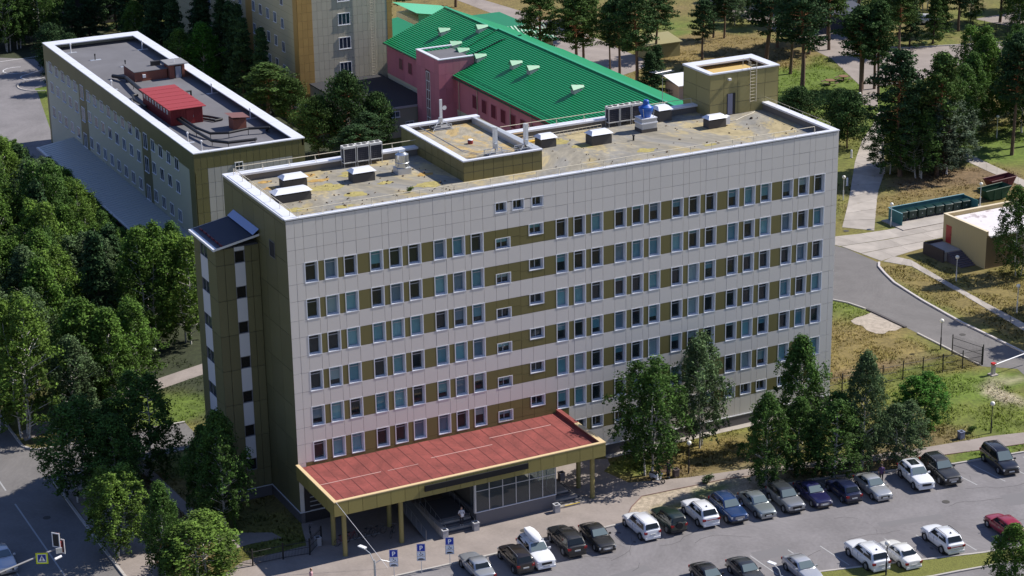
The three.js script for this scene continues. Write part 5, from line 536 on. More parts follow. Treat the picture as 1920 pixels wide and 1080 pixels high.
// birch wood between the street and the long block
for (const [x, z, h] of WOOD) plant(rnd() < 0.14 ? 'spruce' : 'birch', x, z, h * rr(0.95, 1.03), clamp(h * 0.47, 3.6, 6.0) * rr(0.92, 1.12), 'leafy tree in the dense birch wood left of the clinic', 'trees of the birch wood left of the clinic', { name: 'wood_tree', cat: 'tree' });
const TL = [
  ['birch', -15.9, -1.9, 8.0, 5.2, 'birch with three white trunks on the footway beside the shaded street', { v: 3, l: 2 }], ['birch', -13.9, 4.6, 9.0, 3.4, 'slim tall birch at the bottom edge right of the triple trunked birch', { v: 4, l: 1 }],
  ['birch', -6.2, -2.2, 11.2, 4.6, 'tall dark drooping birch in front of the stair tower', { v: 0, l: 1 }], ['birch', -7.0, -5.2, 8.8, 3.4, 'narrow birch just left of the tall one before the stair tower', { v: 2, l: 1 }], ['birch', -11.2, 6.4, 5.9, 6.4, 'broad light green young birch at the bottom edge near the fence', { v: 5, l: 2 }],
  ['birch', -15.6, -13.9, 9.6, 6.2, 'big dark birch overhanging the kerb at the side street corner', { v: 1, l: 1 }], ['birch', -12.8, -11.6, 8.6, 5.0, 'dark birch behind the kerb between the two corner birches', { v: 4, l: 1 }], ['birch', -8.6, -16.6, 10.2, 6.0, 'dark round crowned birch on the lawn by the tower driveway', { v: 5, l: 1 }], ['birch', -11.4, -18.2, 7.4, 4.4, 'small dark birch left of the driveway lawn', { v: 2, l: 1 }],
  ['birch', -16.2, -30.6, 14.2, 6.6, 'large bright birch with two white trunks at the left picture edge', { v: 3, l: 2 }], ['birch', -18.4, -33.4, 13.0, 5.6, 'bright birch cut by the left picture edge', { v: 1, l: 2 }], ['birch', -8.5, -35.3, 11.3, 6.8, 'wide birch standing by the path bend in the wood clearing', { v: 0, l: 0 }], ['birch', -6.6, -33.0, 10.6, 5.6, 'drooping birch on the grass right of the path bend', { v: 4, l: 0 }], ['birch', -11.4, -30.4, 9.6, 5.2, 'thin birch on the shaded grass left of the clearing', { v: 2, l: 3 }], ['birch', -3.0, -36.5, 9.8, 5.0, 'birch beside the globe lamp in the clearing', { v: 1, l: 0 }],
  ['birch', 31.8, 6.0, 11.2, 6.0, 'full birch with several trunks right of the entrance canopy', { v: 3, l: 1 }], ['birch', 39.4, 2.7, 11.1, 5.2, 'grey green birch with forked trunk close to the clinic wall', { v: 1, l: 3 }], ['birch', 39.9, 12.9, 9.1, 4.2, 'birch with single trunk behind the parked grey sedan', { v: 0, l: 1 }], ['birch', 48.0, 6.6, 10.8, 5.0, 'tall birch with bare leader rising past the clinic corner', { v: 4, l: 1 }], ['birch', 46.4, 14.0, 7.8, 5.6, 'broad birch behind the dark blue parked cars', { v: 5, l: 1 }], ['birch', 43.6, 12.4, 7.6, 4.2, 'small birch between its taller neighbours behind the parked cars', { v: 2, l: 1 }], ['birch', 49.7, 14.0, 11.3, 4.2, 'slender tall birch behind the parked silver sedan', { v: 0, l: 3 }], ['birch', 53.7, 14.2, 5.9, 4.3, 'short birch above the white parked car with sunroof', { v: 5, l: 3 }],
  ['birch', 46.7, 38.9, 5.7, 3.8, 'birch crown at the bottom right corner beside the red car', { v: 2, l: 0 }], ['birch', 96.3, -21.2, 10.8, 4.8, 'dark birch covering the right end of the cream utility house', { v: 5, l: 1 }],
  ['birch', 93.8, -9.6, 12.5, 5.4, 'tree just outside the right edge shading the footpath', { v: 1, l: 1 }], ['birch', 93.2, -1.2, 13.5, 6.0, 'tree just outside the right edge shading the gate', { v: 3, l: 1 }], ['birch', 94.4, -5.4, 12, 5, 'tree just outside the right edge between two others', { v: 5, l: 1 }],
  ['pine', 99.9, -122.9, 12.1, 3.4, 'thin leaning pine with red bark just right of the green roof', { v: 1 }], ['pine', 99.8, -119.8, 13.9, 4.9, 'dark pine with black trunk right of the thin leaning pine'], ['pine', 100.2, -115.2, 15.1, 6.2, 'tall broad pine nearest the end of the green roof', { v: 3 }], ['pine', 95.6, -126, 13.6, 6.2, 'pine with reddish trunk behind the green roof ridge', { v: 0 }], ['pine', 92.6, -131.5, 13.8, 6.2, 'pine left of the reddish trunk behind the green roof', { v: 2 }], ['pine', 98.4, -128.5, 13.0, 5.2, 'crooked pine in the clump behind the green roof', { v: 3 }], ['spruce', 100.8, -111.8, 6.6, 5.2, 'low young spruce under the pines by the sandy yard', { v: 0 }], ['spruce', 103.4, -114.6, 6.8, 4.6, 'second young spruce under the pines', { v: 1 }],
  ['pine', 113.2, -131.1, 10.6, 5.2, 'pine standing by the weathered yellow shed', { v: 1 }], ['pine', 119.1, -126.8, 9.6, 4.0, 'slim dark pine behind the lift room on dry grass', { v: 0, l: 1 }], ['pine', 128.5, -138.8, 9.6, 3.8, 'left of two thin pines far back on the dry meadow', { v: 2 }], ['pine', 129.9, -137.6, 9.2, 3.8, 'right of two thin pines far back on the dry meadow', { v: 3 }], ['birch', 136.6, -144.9, 5.2, 4.6, 'small airy birch at the edge of the far road', { v: 0, l: 3 }],
  ['pine', 127.4, -120.7, 15.2, 8.0, 'large dark pine directly behind the lift room', { v: 2, l: 1 }], ['pine', 122, -103.3, 16.9, 7.6, 'large dark pine with tall straight trunk on the green lawn', { v: 0, l: 1 }], ['pine', 128, -96.6, 13.2, 6.0, 'leaning pine on the lawn beside the road junction', { v: 1 }], ['pine', 130.2, -99, 12.3, 4.9, 'straight pine second from the left at the road junction', { v: 3 }], ['pine', 131.6, -98.2, 13.5, 4.9, 'pine third in the row at the road junction', { v: 0 }], ['pine', 130.4, -95.4, 13.9, 4.4, 'rightmost pine in the row beside the footpath', { v: 2 }], ['pine', 148.4, -114.5, 11.0, 5.4, 'pine on the far side of the road near the verge', { v: 1 }],
  ['spruce', 157, -117.1, 9.4, 4.6, 'fresh green spruce left of the far fence', { v: 0, l: 2 }], ['spruce', 161.4, -120.7, 8.2, 4, 'smaller fresh green spruce against the far fence', { v: 1, l: 2 }], ['spruce', 152.6, -117.4, 8.8, 4.6, 'dark spruce left of the fresh green spruces', { v: 1, l: 1 }], ['birch', 172.2, -127, 6.4, 4, 'small tree on the far pale driveway', { v: 2, l: 1 }], ['birch', 173.6, -115, 8.6, 5.2, 'green tree in the top right corner', { v: 5, l: 0 }], ['birch', 178.0, -121, 8.4, 5.6, 'dark tree at the top edge near the right corner', { v: 1, l: 1 }],
  ['birch', 109.6, -57.6, 9.0, 6.0, 'dark leafy tree low under the left tall pine by the path', { v: 3, l: 1 }], ['birch', 107.0, -61.0, 8.0, 5.4, 'dark leafy tree overhanging the slab path', { v: 1, l: 1 }], ['birch', 115.6, -60.0, 9.6, 6.0, 'dark leafy tree right behind the willow', { v: 4, l: 1 }], ['birch', 124, -68, 11, 6, 'dark leafy tree between willow and tall green birch', { v: 0, l: 1 }], ['birch', 135, -68, 11.5, 6, 'dark leafy tree over the right hand footpath', { v: 2, l: 1 }], ['birch', 141, -86, 11, 6, 'dark leafy tree at the right edge under the pale road', { v: 1, l: 0 }], ['pine', 107.8, -59.6, 16.6, 6.6, 'tall pine left of the grey green willow by the path', { v: 2, l: 1 }], ['pine', 112.2, -57.1, 16.4, 5.4, 'tall pine rising behind the grey green willow', { v: 0 }], ['birch', 110.8, -61.5, 12.0, 5.4, 'dense dark tree between the two tall pines', { v: 5, l: 1 }], ['birch', 113.2, -57.4, 10.2, 7.4, 'broad grey green willow with drooping crown by the path', { v: 3, leaf: M.willowLeaf, name: 'willow_tree', cat: 'willow', bark: M.brownBark }], ['birch', 118, -62.5, 12.6, 6, 'dark broad tree behind the willow', { v: 2, l: 1 }], ['birch', 132.2, -73.5, 13, 6.2, 'tall green birch before the pale road on the right', { v: 0, l: 0 }], ['birch', 128.6, -71, 11.6, 5.4, 'dark birch left of the tall green birch on the right', { v: 4, l: 1 }], ['birch', 137.4, -73, 12.8, 5.6, 'dark birch behind the right hand footpath', { v: 1, l: 1 }], ['pine', 127, -60.1, 16.6, 5.4, 'tall pine with bare trunk at the right edge beside the footpath', { v: 1, l: 1 }], ['pine', 131.8, -62.2, 14.6, 6.2, 'dark pine at the right picture edge', { v: 3, l: 1 }], ['birch', 143, -78, 12.5, 6.0, 'dark tree at the right edge below the pale road', { v: 3, l: 1 }],
  ['bushy', 108.6, -84.3, 6.2, 6.4, 'low bushy pine left of the other behind the clinic corner'], ['bushy', 109.6, -73.6, 7.8, 6.4, 'low bushy pine beside the lamp behind the clinic corner'], ['bushy', 113.0, -80.4, 6.2, 5.4, 'low bushy pine between its two neighbours behind the clinic corner'],
  ['birch', 43.4, -148.4, 10.6, 6.2, 'bright green tree between the long block and the tall block', { v: 4, leaf: M.brightLeaf, name: 'larch_tree', cat: 'tree' }], ['birch', 40.6, -150.5, 9.6, 6.0, 'green tree left of the bright tree behind the long block', { v: 2, l: 0 }], ['pine', 44.6, -124.8, 9.0, 7.0, 'bushy light green pine before the tall block corner', { v: 2, l: 2 }], ['bushy', 47.2, -122.4, 7.0, 5.6, 'second bushy pine before the tall block corner', { l: 2 }],
  ['bushy', 48.8, -105.4, 11.2, 7.2, 'big spreading pine in front of the cream facade', { l: 0 }], ['bushy', 44.8, -106, 8.2, 6.6, 'pine left of the big spreading one', { l: 2 }], ['bushy', 52.4, -103.3, 8.4, 5.8, 'pine right of the big spreading one', { l: 0 }], ['pine', 49.8, -100.5, 6.8, 5, 'small pine in front of the big spreading pine', { v: 2, l: 1 }], ['pine', 46.6, -97, 6.4, 5.2, 'small pine behind the clinic roof near the condenser units', { v: 0, l: 1 }],
  ['birch', 60.0, 9.2, 5.5, 4.9, 'round dark green maple on the lawn right of the parked cars', { v: 5, leaf: M.brightLeaf, name: 'maple_tree', cat: 'maple', bark: M.brownBark }],
  ['pine', 87, -177, 9, 6, 'dark pine at the top edge above the green roof', { v: 2, l: 1 }], ['pine', 102, -182, 7.5, 5.4, 'dark pine at the top edge beside the pale lane', { v: 3, l: 1 }], ['bushy', 77.5, -160, 7.5, 5, 'dark pine right of the tall block top', { l: 1 }],
];
for (const [k, x, z, h, w, l, o] of TL) plant(k, x, z, h, w, l, undefined, { v: 0, ...(o || {}) });
const gp = (kind, pts, label, group, o) => pts.forEach(([x, z, h, w]) => plant(kind, x, z, h, w, label, group, o));
gp('spruce', [[47.2, -143, 14, 6], [45.6, -137, 13, 6], [48.0, -152, 14.5, 6.2], [47.5, -160, 14, 6], [42.2, -158, 13.6, 6], [46.4, -131.5, 12.5, 5.6], [43.5, -166, 13.5, 6.2], [50, -168, 14, 6], [40.4, -164, 12, 6], [47.8, -147.5, 13.4, 5.6]], 'dark spruce in the shaded strip between the two blocks', 'dark spruces between the blocks', { l: 1 });
gp('birch', [[23.6, -189.3, 12.6, 5.4], [25.8, -190.4, 12.4, 5.4], [21.6, -192.6, 12, 5.4], [27.4, -194.6, 12.4, 5.6], [29.6, -190, 11.4, 5.4], [24.6, -196, 13, 5.8], [31.4, -195.4, 12, 5.6], [19.6, -188.6, 12, 5.2], [28.2, -200, 13, 6]], 'white trunked birch beside the ball court at the top left', 'birches beside the ball court', { l: 1 });
gp('birch', [[32.4, -158.5, 5.2, 4.8], [35.2, -160, 5.6, 5], [38.4, -158, 6.2, 5], [28.6, -157, 4.6, 4.6], [36.8, -154, 5.4, 4.6], [41.6, -176, 9, 5]], 'low leafy tree behind the far end of the long block', 'low trees behind the long block', { l: 0 });
gp('spruce', [[33, -196, 11, 5.6], [36.5, -199, 12, 5.6], [40, -194, 12.5, 5.8], [44.5, -197, 12.5, 6], [48, -191, 13, 6], [37.5, -189, 10, 5.4], [43, -186, 11.5, 5.6], [52, -197, 13, 6], [34, -187, 8.5, 5]], 'dark conifer in the shaded stand beyond the long block', 'dark conifers in the shaded stand at the top left', { l: 1 });
gp('bushy', [[26.2, -172, 7.6, 5.6], [27.4, -165.4, 7.2, 5.2], [23.4, -158.4, 6.2, 4.2]], 'dark bushy conifer beside the court at the far corner of the long block', 'dark conifers at the far corner of the long block', { l: 1 });
gp('birch', [[148, -162, 8, 5], [160, -150, 8, 5.4], [166, -142, 8.4, 5.4], [171, -138, 8.4, 5.6], [143, -150, 8.6, 5], [154, -128, 8, 5], [184, -130, 9, 6], [190, -124, 9, 6], [161, -134, 8, 5.4], [180, -108, 9, 5]], 'leafy tree among the far sheds at the top right', 'trees among the far sheds', { l: 1 });
gp('pine', [[110, -150, 12, 5.6], [116, -156, 12, 5.6], [122, -160, 12.5, 5.6], [146, -140, 12, 5.6], [152, -138, 12, 5.4], [157, -128, 11.5, 5.2], [134, -128, 12.5, 5.6], [126, -112, 13.5, 5.6], [166, -122, 11, 5], [176, -124, 11, 5.6], [182, -116, 11, 5.6], [163, -146, 11, 5.6], [170, -150, 11, 5.6], [155, -160, 11, 5.6]], 'pine in the scattered grove along the top right', 'pines of the scattered grove at the top right', {});
gp('pine', [[140, -122, 12.5, 5.4], [138.4, -126, 12, 5.2], [144, -128, 12, 5.4], [135.8, -121.5, 13, 5.4]], 'pine in the clump beside the far road junction', 'pines beside the far road junction', {});
// bushes
{ const bl = new Leaves(), bb = mb(); for (let i = 0; i < 14; i++) { const a = i * 2.4, r = rr(0.15, 0.55); clump(bl, Math.cos(a) * r, rr(0.3, 0.85), Math.sin(a) * r, 0.35, 40, 0.16, 0, 0, rr(0.8, 1.2)); bb.bar([0, 0, 0], [Math.cos(a) * r, 0.7, Math.sin(a) * r], 0.015, 4); } const G = { crown: bl.geo(), trunk: bb.geo() };
  const bush = (x, z, s, l, m) => { const t = treeProto('bush', 'bush', G, m, M.brownBark); t.name = numbered('bush'); t.position.set(x, 0, z); t.scale.setScalar(s); tag(t, l, 'bush'); scene.add(t); };
  bush(35.6, 9.9, 0.9, 'thin young bush at the kerb behind the white crossover', M.birchLeaf[3]); bush(-12.6, 2.6, 2.2, 'rusty brown shrub at the bottom edge beside the street footway', M.redLeaf); bush(57.4, 6.8, 1.6, 'pale bush in front of the black railings', M.birchLeaf[3]); bush(8.2, -5.2, 0.5, 'small weed clump growing on the clinic roof', M.birchLeaf[2]); scene.children[scene.children.length - 1].position.set(13.4, 27.2, -4.4); bush(63.6, 12.2, 0.7, 'low bush beside the litter bin', M.birchLeaf[1]); }

// ---------- equipment standing on the clinic roof ----------
{ const R = RY;
  const condenser = () => { const o = new THREE.Group(); o.name = 'condenser_unit'; const cas = mat(0.66, 0.65, 0.62, 0.5), mesh1 = mat(0.018, 0.02, 0.035, 0.5);
    mb().box(-0.6, 0.42, -0.38, 0.6, 0.5, 0.38).box(-0.6, 1.78, -0.38, 0.6, 2.0, 0.38).box(-0.6, 0.5, -0.38, -0.53, 1.78, -0.3).box(0.53, 0.5, -0.38, 0.6, 1.78, -0.3).box(-0.6, 0.5, 0.32, -0.55, 1.78, 0.38).box(0.55, 0.5, 0.32, 0.6, 1.78, 0.38).build('casing', cas, o); mb().box(-0.53, 0.5, -0.32, 0.53, 1.78, 0.32).build('coil', mesh1, o);
    { const b = mb(); for (let k = 1; k < 7; k++) b.box(-0.53, 0.5 + k * 0.183 - 0.008, 0.32, 0.53, 0.5 + k * 0.183 + 0.008, 0.335); for (let k = 1; k < 6; k++) b.box(-0.55 + k * 0.183 - 0.008, 0.5, 0.325, -0.55 + k * 0.183 + 0.008, 1.78, 0.33); b.build('grille', mat(0.09, 0.09, 0.11, 0.6), o); }
    mb().lathe([[0.2, 2.0], [0.24, 2.03], [0, 2.03]], -0.28, 0, 14).build('fan', M.dark, o); mb().lathe([[0.2, 2.0], [0.24, 2.03], [0, 2.03]], 0.28, 0, 14).build('fan', M.dark, o);
    for (const [x, z] of [[-0.55, -0.33], [0.55, -0.33], [-0.55, 0.33], [0.55, 0.33]]) mb().bar([x, 0, z], [x, 0.42, z], 0.03, 5).build('leg', M.galv, o); return o; };
  const c0 = condenser(); const pl = (i, x, z, l) => { const o = i ? c0.clone() : c0; o.name = numbered('condenser_unit'); o.position.set(x, R, z); tag(o, l, 'condenser', 'rooftop condenser units'); scene.add(o); };
  ['left', 'middle', 'right'].forEach((w, i) => { pl(i, 11.75 + i * 1.31, -14.3, `${w} unit of the three condensers nearest the left end of the roof`); }); ['left', 'middle', 'right'].forEach((w, i) => pl(1, 39.3 + i * 1.28, -14.3, `${w} unit of the three condensers beside the blue ventilator`));
  const ventCap = (x, z, w, d, h, l, tint = 0.1) => { const o = thing('roof_vent', l, 'roof vent', x, R, z); mb().box(-w / 2, 0, -d / 2, w / 2, h, d / 2).build('shaft', mat(tint, tint * 0.92, tint * 0.84, 0.95), o); for (const [a, b] of [[-1, -1], [1, -1], [-1, 1], [1, 1]]) mb().bar([a * (w / 2 - 0.08), h, b * (d / 2 - 0.08)], [a * (w / 2 - 0.08), h + 0.18, b * (d / 2 - 0.08)], 0.03, 4).build('post', M.galv, o);
    const y = h + 0.15, t = y + 0.3, W = w / 2 + 0.12, D = d / 2 + 0.12, a = W * 0.72, c = D * 0.4; mb().quad([-W, y, D], [W, y, D], [a, t, c], [-a, t, c]).quad([W, y, D], [W, y, -D], [a, t, -c], [a, t, c]).quad([W, y, -D], [-W, y, -D], [-a, t, -c], [a, t, -c]).quad([-W, y, -D], [-W, y, D], [-a, t, c], [-a, t, -c]).quad([-a, t, c], [a, t, c], [a, t, -c], [-a, t, -c]).build('cap', M.trim, o); return o; };
  ventCap(3.4, -7.4, 3.3, 1.2, 0.68, 'longest white capped roof vent near the front left corner'); ventCap(5.1, -11.2, 2.2, 1.2, 0.7, 'white capped roof vent behind the longest one near the left end'); ventCap(11.1, -9.8, 2.1, 1.2, 0.75, 'white capped roof vent between the left condensers and the front parapet'); ventCap(30.5, -11.4, 1.6, 1.3, 0.75, 'small white capped roof vent just right of the stair hut'); ventCap(35.3, -9.8, 2.1, 1.3, 0.85, 'white capped roof vent in the middle of the right roof half'); ventCap(44.6, -14, 1.4, 1.6, 1.0, 'white capped roof vent close behind the blue ventilator'); 
  { const o = ventCap(47.7, -9.2, 1.9, 1.1, 0.78, 'white capped roof vent by the lift room door with small air conditioner'); mb().box(1.0, 0.15, -0.2, 1.5, 0.95, 0.4).build('air_conditioner', M.white, o); mb().box(1.5, 0.25, -0.1, 1.52, 0.85, 0.35).build('fan_grille', M.dark, o); }
  { const o = thing('duct_cylinder', 'shiny metal ventilation cylinder on square base left of the stair hut', 'ventilator', 15.2, R, -10.1); mb().box(-0.65, 0, -0.6, 0.65, 0.55, 0.6).build('base', M.galv, o); mb().lathe([[0.58, 0.55], [0.62, 0.62], [0.6, 1.75], [0.5, 1.8], [0.3, 1.95], [0.3, 2.05], [0, 2.05]], 0, 0, 20).build('drum', mat(0.6, 0.62, 0.64, 0.25, { metalness: 0.8 }), o); mb().lathe([[0.63, 1.0], [0.66, 1.03], [0.63, 1.06]], 0, 0, 20).build('band', M.galv, o); }
  { const o = thing('blue_ventilator', 'bright blue cone topped fan ventilator on a metal box', 'ventilator', 41.3, R, -11.3); mb().box(-0.85, 0, -0.7, 0.85, 0.35, 0.7).build('kerb_base', mat(0.1, 0.09, 0.08, 0.9), o); mb().box(-0.82, 0.35, -0.68, 0.82, 1.35, 0.68).build('box', M.galv, o); mb().box(-0.9, 0.85, -0.74, 0.9, 0.95, 0.74).box(-0.86, 1.32, -0.72, 0.86, 1.38, 0.72).build('flange', M.trim, o); const bl = mat(0.012, 0.1, 0.42, 0.45);
    mb().lathe([[0.45, 1.38], [0.5, 1.6], [0.7, 2.05], [0.72, 2.3], [0.55, 2.3]], 0, 0, 18).build('bowl', bl, o); mb().lathe([[0.62, 2.36], [0.3, 2.62], [0.28, 2.95], [0.2, 3.05], [0, 3.05]], 0, 0, 18).build('hood', bl, o); mb().bar([-0.5, 1.4, 0.5], [-0.62, 2.3, 0.5], 0.03, 4).bar([0.5, 1.4, 0.5], [0.62, 2.3, 0.5], 0.03, 4).build('stay', M.galv, o); }
  { const o = thing('vent_pipe', 'small black vent stub in front of the blue ventilator', 'vent pipe', 38.55, R, -8.9); mb().lathe([[0.09, 0], [0.09, 0.45], [0.14, 0.45], [0.14, 0.52], [0, 0.55]], 0, 0, 8).build('pipe', M.black, o); }
  const antenna = (x, z, h, l, k) => { const o = thing('antenna_mast', l, 'antenna mast', x, 28.62, z); const W = mat(0.72, 0.73, 0.74, 0.4); mb().bar([0, 0, 0], [0, h, 0], 0.05, 6).build('pole', M.galv, o); mb().box(-0.13, h - 1.7, 0.08, 0.13, h + 0.25, 0.2).build('panel_antenna', W, o); if (k) mb().box(-0.14, h - 1.75, -0.3, 0.12, h + 0.2, -0.18).build('panel_antenna', W, o); mb().box(-0.25, 0.7, 0.06, 0.05, 1.15, 0.3).build('radio_unit', M.galv, o); mb().box(0.05, 0.4, -0.25, 0.28, 0.85, -0.05).build('radio_unit', W, o);
    for (const [a, c] of [[-1.1, 0.7], [0.9, 0.9], [0.2, -1.2]]) mb().bar([0, 1.1, 0], [a, 0.02, c], 0.03, 4).build('brace', M.galv, o); mb().path([[-0.08, 0.1, 0.1], [-0.12, 0.9, 0.12], [-0.05, h - 1.2, 0.1]], 0.035, 5).build('cable', M.black, o); mb().ring(-0.9, 0.02, 0.9, 0.5, 0.05, -0.6, -0.52).ring(-0.9, 0.02, 0.9, 0.5, 0.05, 0.52, 0.6).build('ballast_frame', M.galv, o); mb().box(-0.8, 0.02, -0.5, 0.8, 0.16, 0.5).build('ballast', M.grey, o);
    if (!k) { const b = mb(); b.lathe([[0, 0], [0.16, 0.02], [0.22, 0.1], [0, 0.1]], 0, 0, 14); const d = b.build('dish', W, o); d.rotation.x = Math.PI / 2; d.position.set(0.38, h - 0.6, 0.05); } return o; };
  antenna(22.4, -17.2, 2.6, 'antenna mast with small dish at the back of the stair hut', 0); antenna(22.9, -6.6, 2.4, 'antenna mast at the front left of the stair hut roof', 1); antenna(25.9, -6.4, 2.35, 'rightmost antenna mast on the stair hut roof', 1);
  { const o = thing('red_barrel', 'small red and white object lying on the stair hut roof', 'barrel', 22.6, 28.6, -11.2); mb().lathe([[0, 0], [0.24, 0], [0.26, 0.2], [0.24, 0.36], [0, 0.36]], 0, 0, 12).build('drum', mat(0.25, 0.03, 0.03, 0.6), o); mb().lathe([[0.25, 0.36], [0.2, 0.42], [0, 0.42]], 0, 0, 12).build('lid', M.white, o); }
  { const o = thing('tv_aerial', 'television aerial on a tall thin mast behind the blue ventilator', 'aerial', 45.3, R + 0.8, -15.0); mb().bar([0, -0.8, 0], [0, 3.9, 0], 0.03, 5).build('mast', M.steel, o); const b = mb(); b.bar([-1.1, 3.75, 0.5], [1.3, 3.55, -0.5], 0.03, 4); for (let k = 0; k < 8; k++) { const t = k / 7, x = mix(-1.0, 1.2, t), z = mix(0.46, -0.46, t), y = mix(3.74, 3.56, t), w = mix(0.75, 0.4, t); b.bar([x - w * 0.4, y, z - w], [x + w * 0.4, y, z + w], 0.018, 4); } b.bar([-0.9, 3.9, 0.1], [-0.2, 3.5, -0.1], 0.025, 4); b.build('elements', mat(0.6, 0.6, 0.62, 0.4, { metalness: 0.4 }), o); mb().bar([0, 1.8, 0], [-0.9, -0.75, 0.5], 0.008, 3).bar([0, 1.8, 0], [0.9, -0.75, 0.4], 0.008, 3).build('guy_wire', M.steel, o); }
  { const o = thing('cable_ladder', 'low metal cable ladder running along the back of the roof', 'cable ladder', 0, R, 0); mb().bar([27.2, 0.5, -13.2], [37.8, 0.5, -13.8], 0.03, 5).bar([27.2, 0.2, -13.2], [37.8, 0.2, -13.8], 0.03, 5).build('rail', M.rail, o); const b = mb(); for (let k = 0; k < 26; k++) { const t = k / 25; b.bar([mix(27.2, 37.8, t), 0, mix(-13.2, -13.8, t)], [mix(27.2, 37.8, t), 0.5, mix(-13.2, -13.8, t)], 0.016, 4); } b.build('rungs', M.rail, o).userData.kind = 'stuff'; }
  { const o = thing('yellow_step_frame', 'orange steel step frame beside the stair hut', 'step frame', 28.0, R, -12.6); const b = mb(); for (const x of [0, 1.1]) { b.bar([x, 0, 0], [x, 1.1, -0.5], 0.035, 4).bar([x, 0, -1], [x, 1.1, -0.5], 0.035, 4); } for (const y of [0.3, 0.6, 0.9]) b.bar([0, y, -0.2], [1.1, y, -0.2], 0.025, 4); b.bar([0, 1.1, -0.5], [1.1, 1.1, -0.5], 0.035, 4); b.build('frame', mat(0.45, 0.26, 0.06, 0.6), o); mb().box(1.5, 0, -0.9, 2.6, 0.16, -0.3).build('insulation_slab', mat(0.6, 0.38, 0.06, 0.9), o); }
  { const o = thing('hose', 'pale hose lying by the lift room door', 'hose', 0, R + 0.04, 0); mb().path([[49.2, 0, -10.2], [50.6, 0, -10.0], [52, 0, -10.8], [53.4, 0, -11.4], [54, 0, -11.9]], 0.05, 5).build('tube', mat(0.5, 0.46, 0.38, 0.7), o); }
  // loose rubbish: stones and bits of felt, too many and small to count
  { const st = []; const g = new THREE.DodecahedronGeometry(0.09, 0); const im = new THREE.InstancedMesh(g, mat(0.12, 0.08, 0.05, 0.95), 260); const m4 = new THREE.Matrix4(), q = new THREE.Quaternion(), e = new THREE.Euler(); for (let k = 0; k < 260; k++) { e.set(rnd() * 6, rnd() * 6, rnd() * 6); q.setFromEuler(e); const s = rr(0.3, 1.0) * (rnd() < 0.06 ? 2 : 1); m4.compose(new THREE.Vector3(k % 3 ? rr(1.5, 18) : rr(27.5, 54), R + 0.03, rr(-14.2, -1)), q, new THREE.Vector3(s * 1.6, s * 0.45, s)); im.setMatrixAt(k, m4); } im.name = 'roof_debris'; im.userData = { kind: 'stuff', label: 'loose stones and scraps scattered over the clinic roof', category: 'debris' }; im.castShadow = im.receiveShadow = true; scene.add(im); }
}

// ---------- vehicles ----------
M.tyre = mat(0.016, 0.016, 0.017, 0.9); M.rim = mat(0.42, 0.43, 0.45, 0.3, { metalness: 0.7 }); M.carGlass = new THREE.MeshStandardMaterial({ color: col(0.014, 0.018, 0.02), roughness: 0.04, metalness: 0.0 }); M.screen = new THREE.MeshStandardMaterial({ color: col(0.13, 0.165, 0.175), roughness: 0.05 }); M.redLamp = mat(0.3, 0.012, 0.015, 0.2); M.headLamp = mat(0.62, 0.64, 0.66, 0.12, { metalness: 0.3 }); M.plate = mat(0.6, 0.6, 0.58, 0.6); M.plastic = mat(0.03, 0.03, 0.032, 0.7);
const paint = (r, g, b, rough = 0.35, metal = 0.0) => new THREE.MeshPhysicalMaterial({ color: col(r, g, b), roughness: rough, metalness: metal, clearcoat: 1, clearcoatRoughness: 0.06, side: THREE.DoubleSide });
function loft(secs) { // secs: arrays of equal length of [x, y, z]; indexed so that normals are smooth
  const n = secs[0].length, p = [], idx = []; for (const s of secs) for (const q of s) p.push(...q); for (let i = 0; i + 1 < secs.length; i++) for (let j = 0; j + 1 < n; j++) { const a = i * n + j, b = a + 1, c = a + n, d = c + 1; idx.push(a, c, b, b, c, d); }
  const cap = (k, flip) => { const b = k * n; for (let j = 1; j + 1 < n; j++) idx.push(b, b + (flip ? j + 1 : j), b + (flip ? j : j + 1)); }; cap(0, false); cap(secs.length - 1, true);
  const g = new THREE.BufferGeometry(); g.setAttribute('position', new THREE.Float32BufferAttribute(p, 3)); g.setIndex(idx); g.computeVertexNormals(); g.setAttribute('uv', new THREE.Float32BufferAttribute(new Float32Array(p.length / 3 * 2), 2)); return g; }
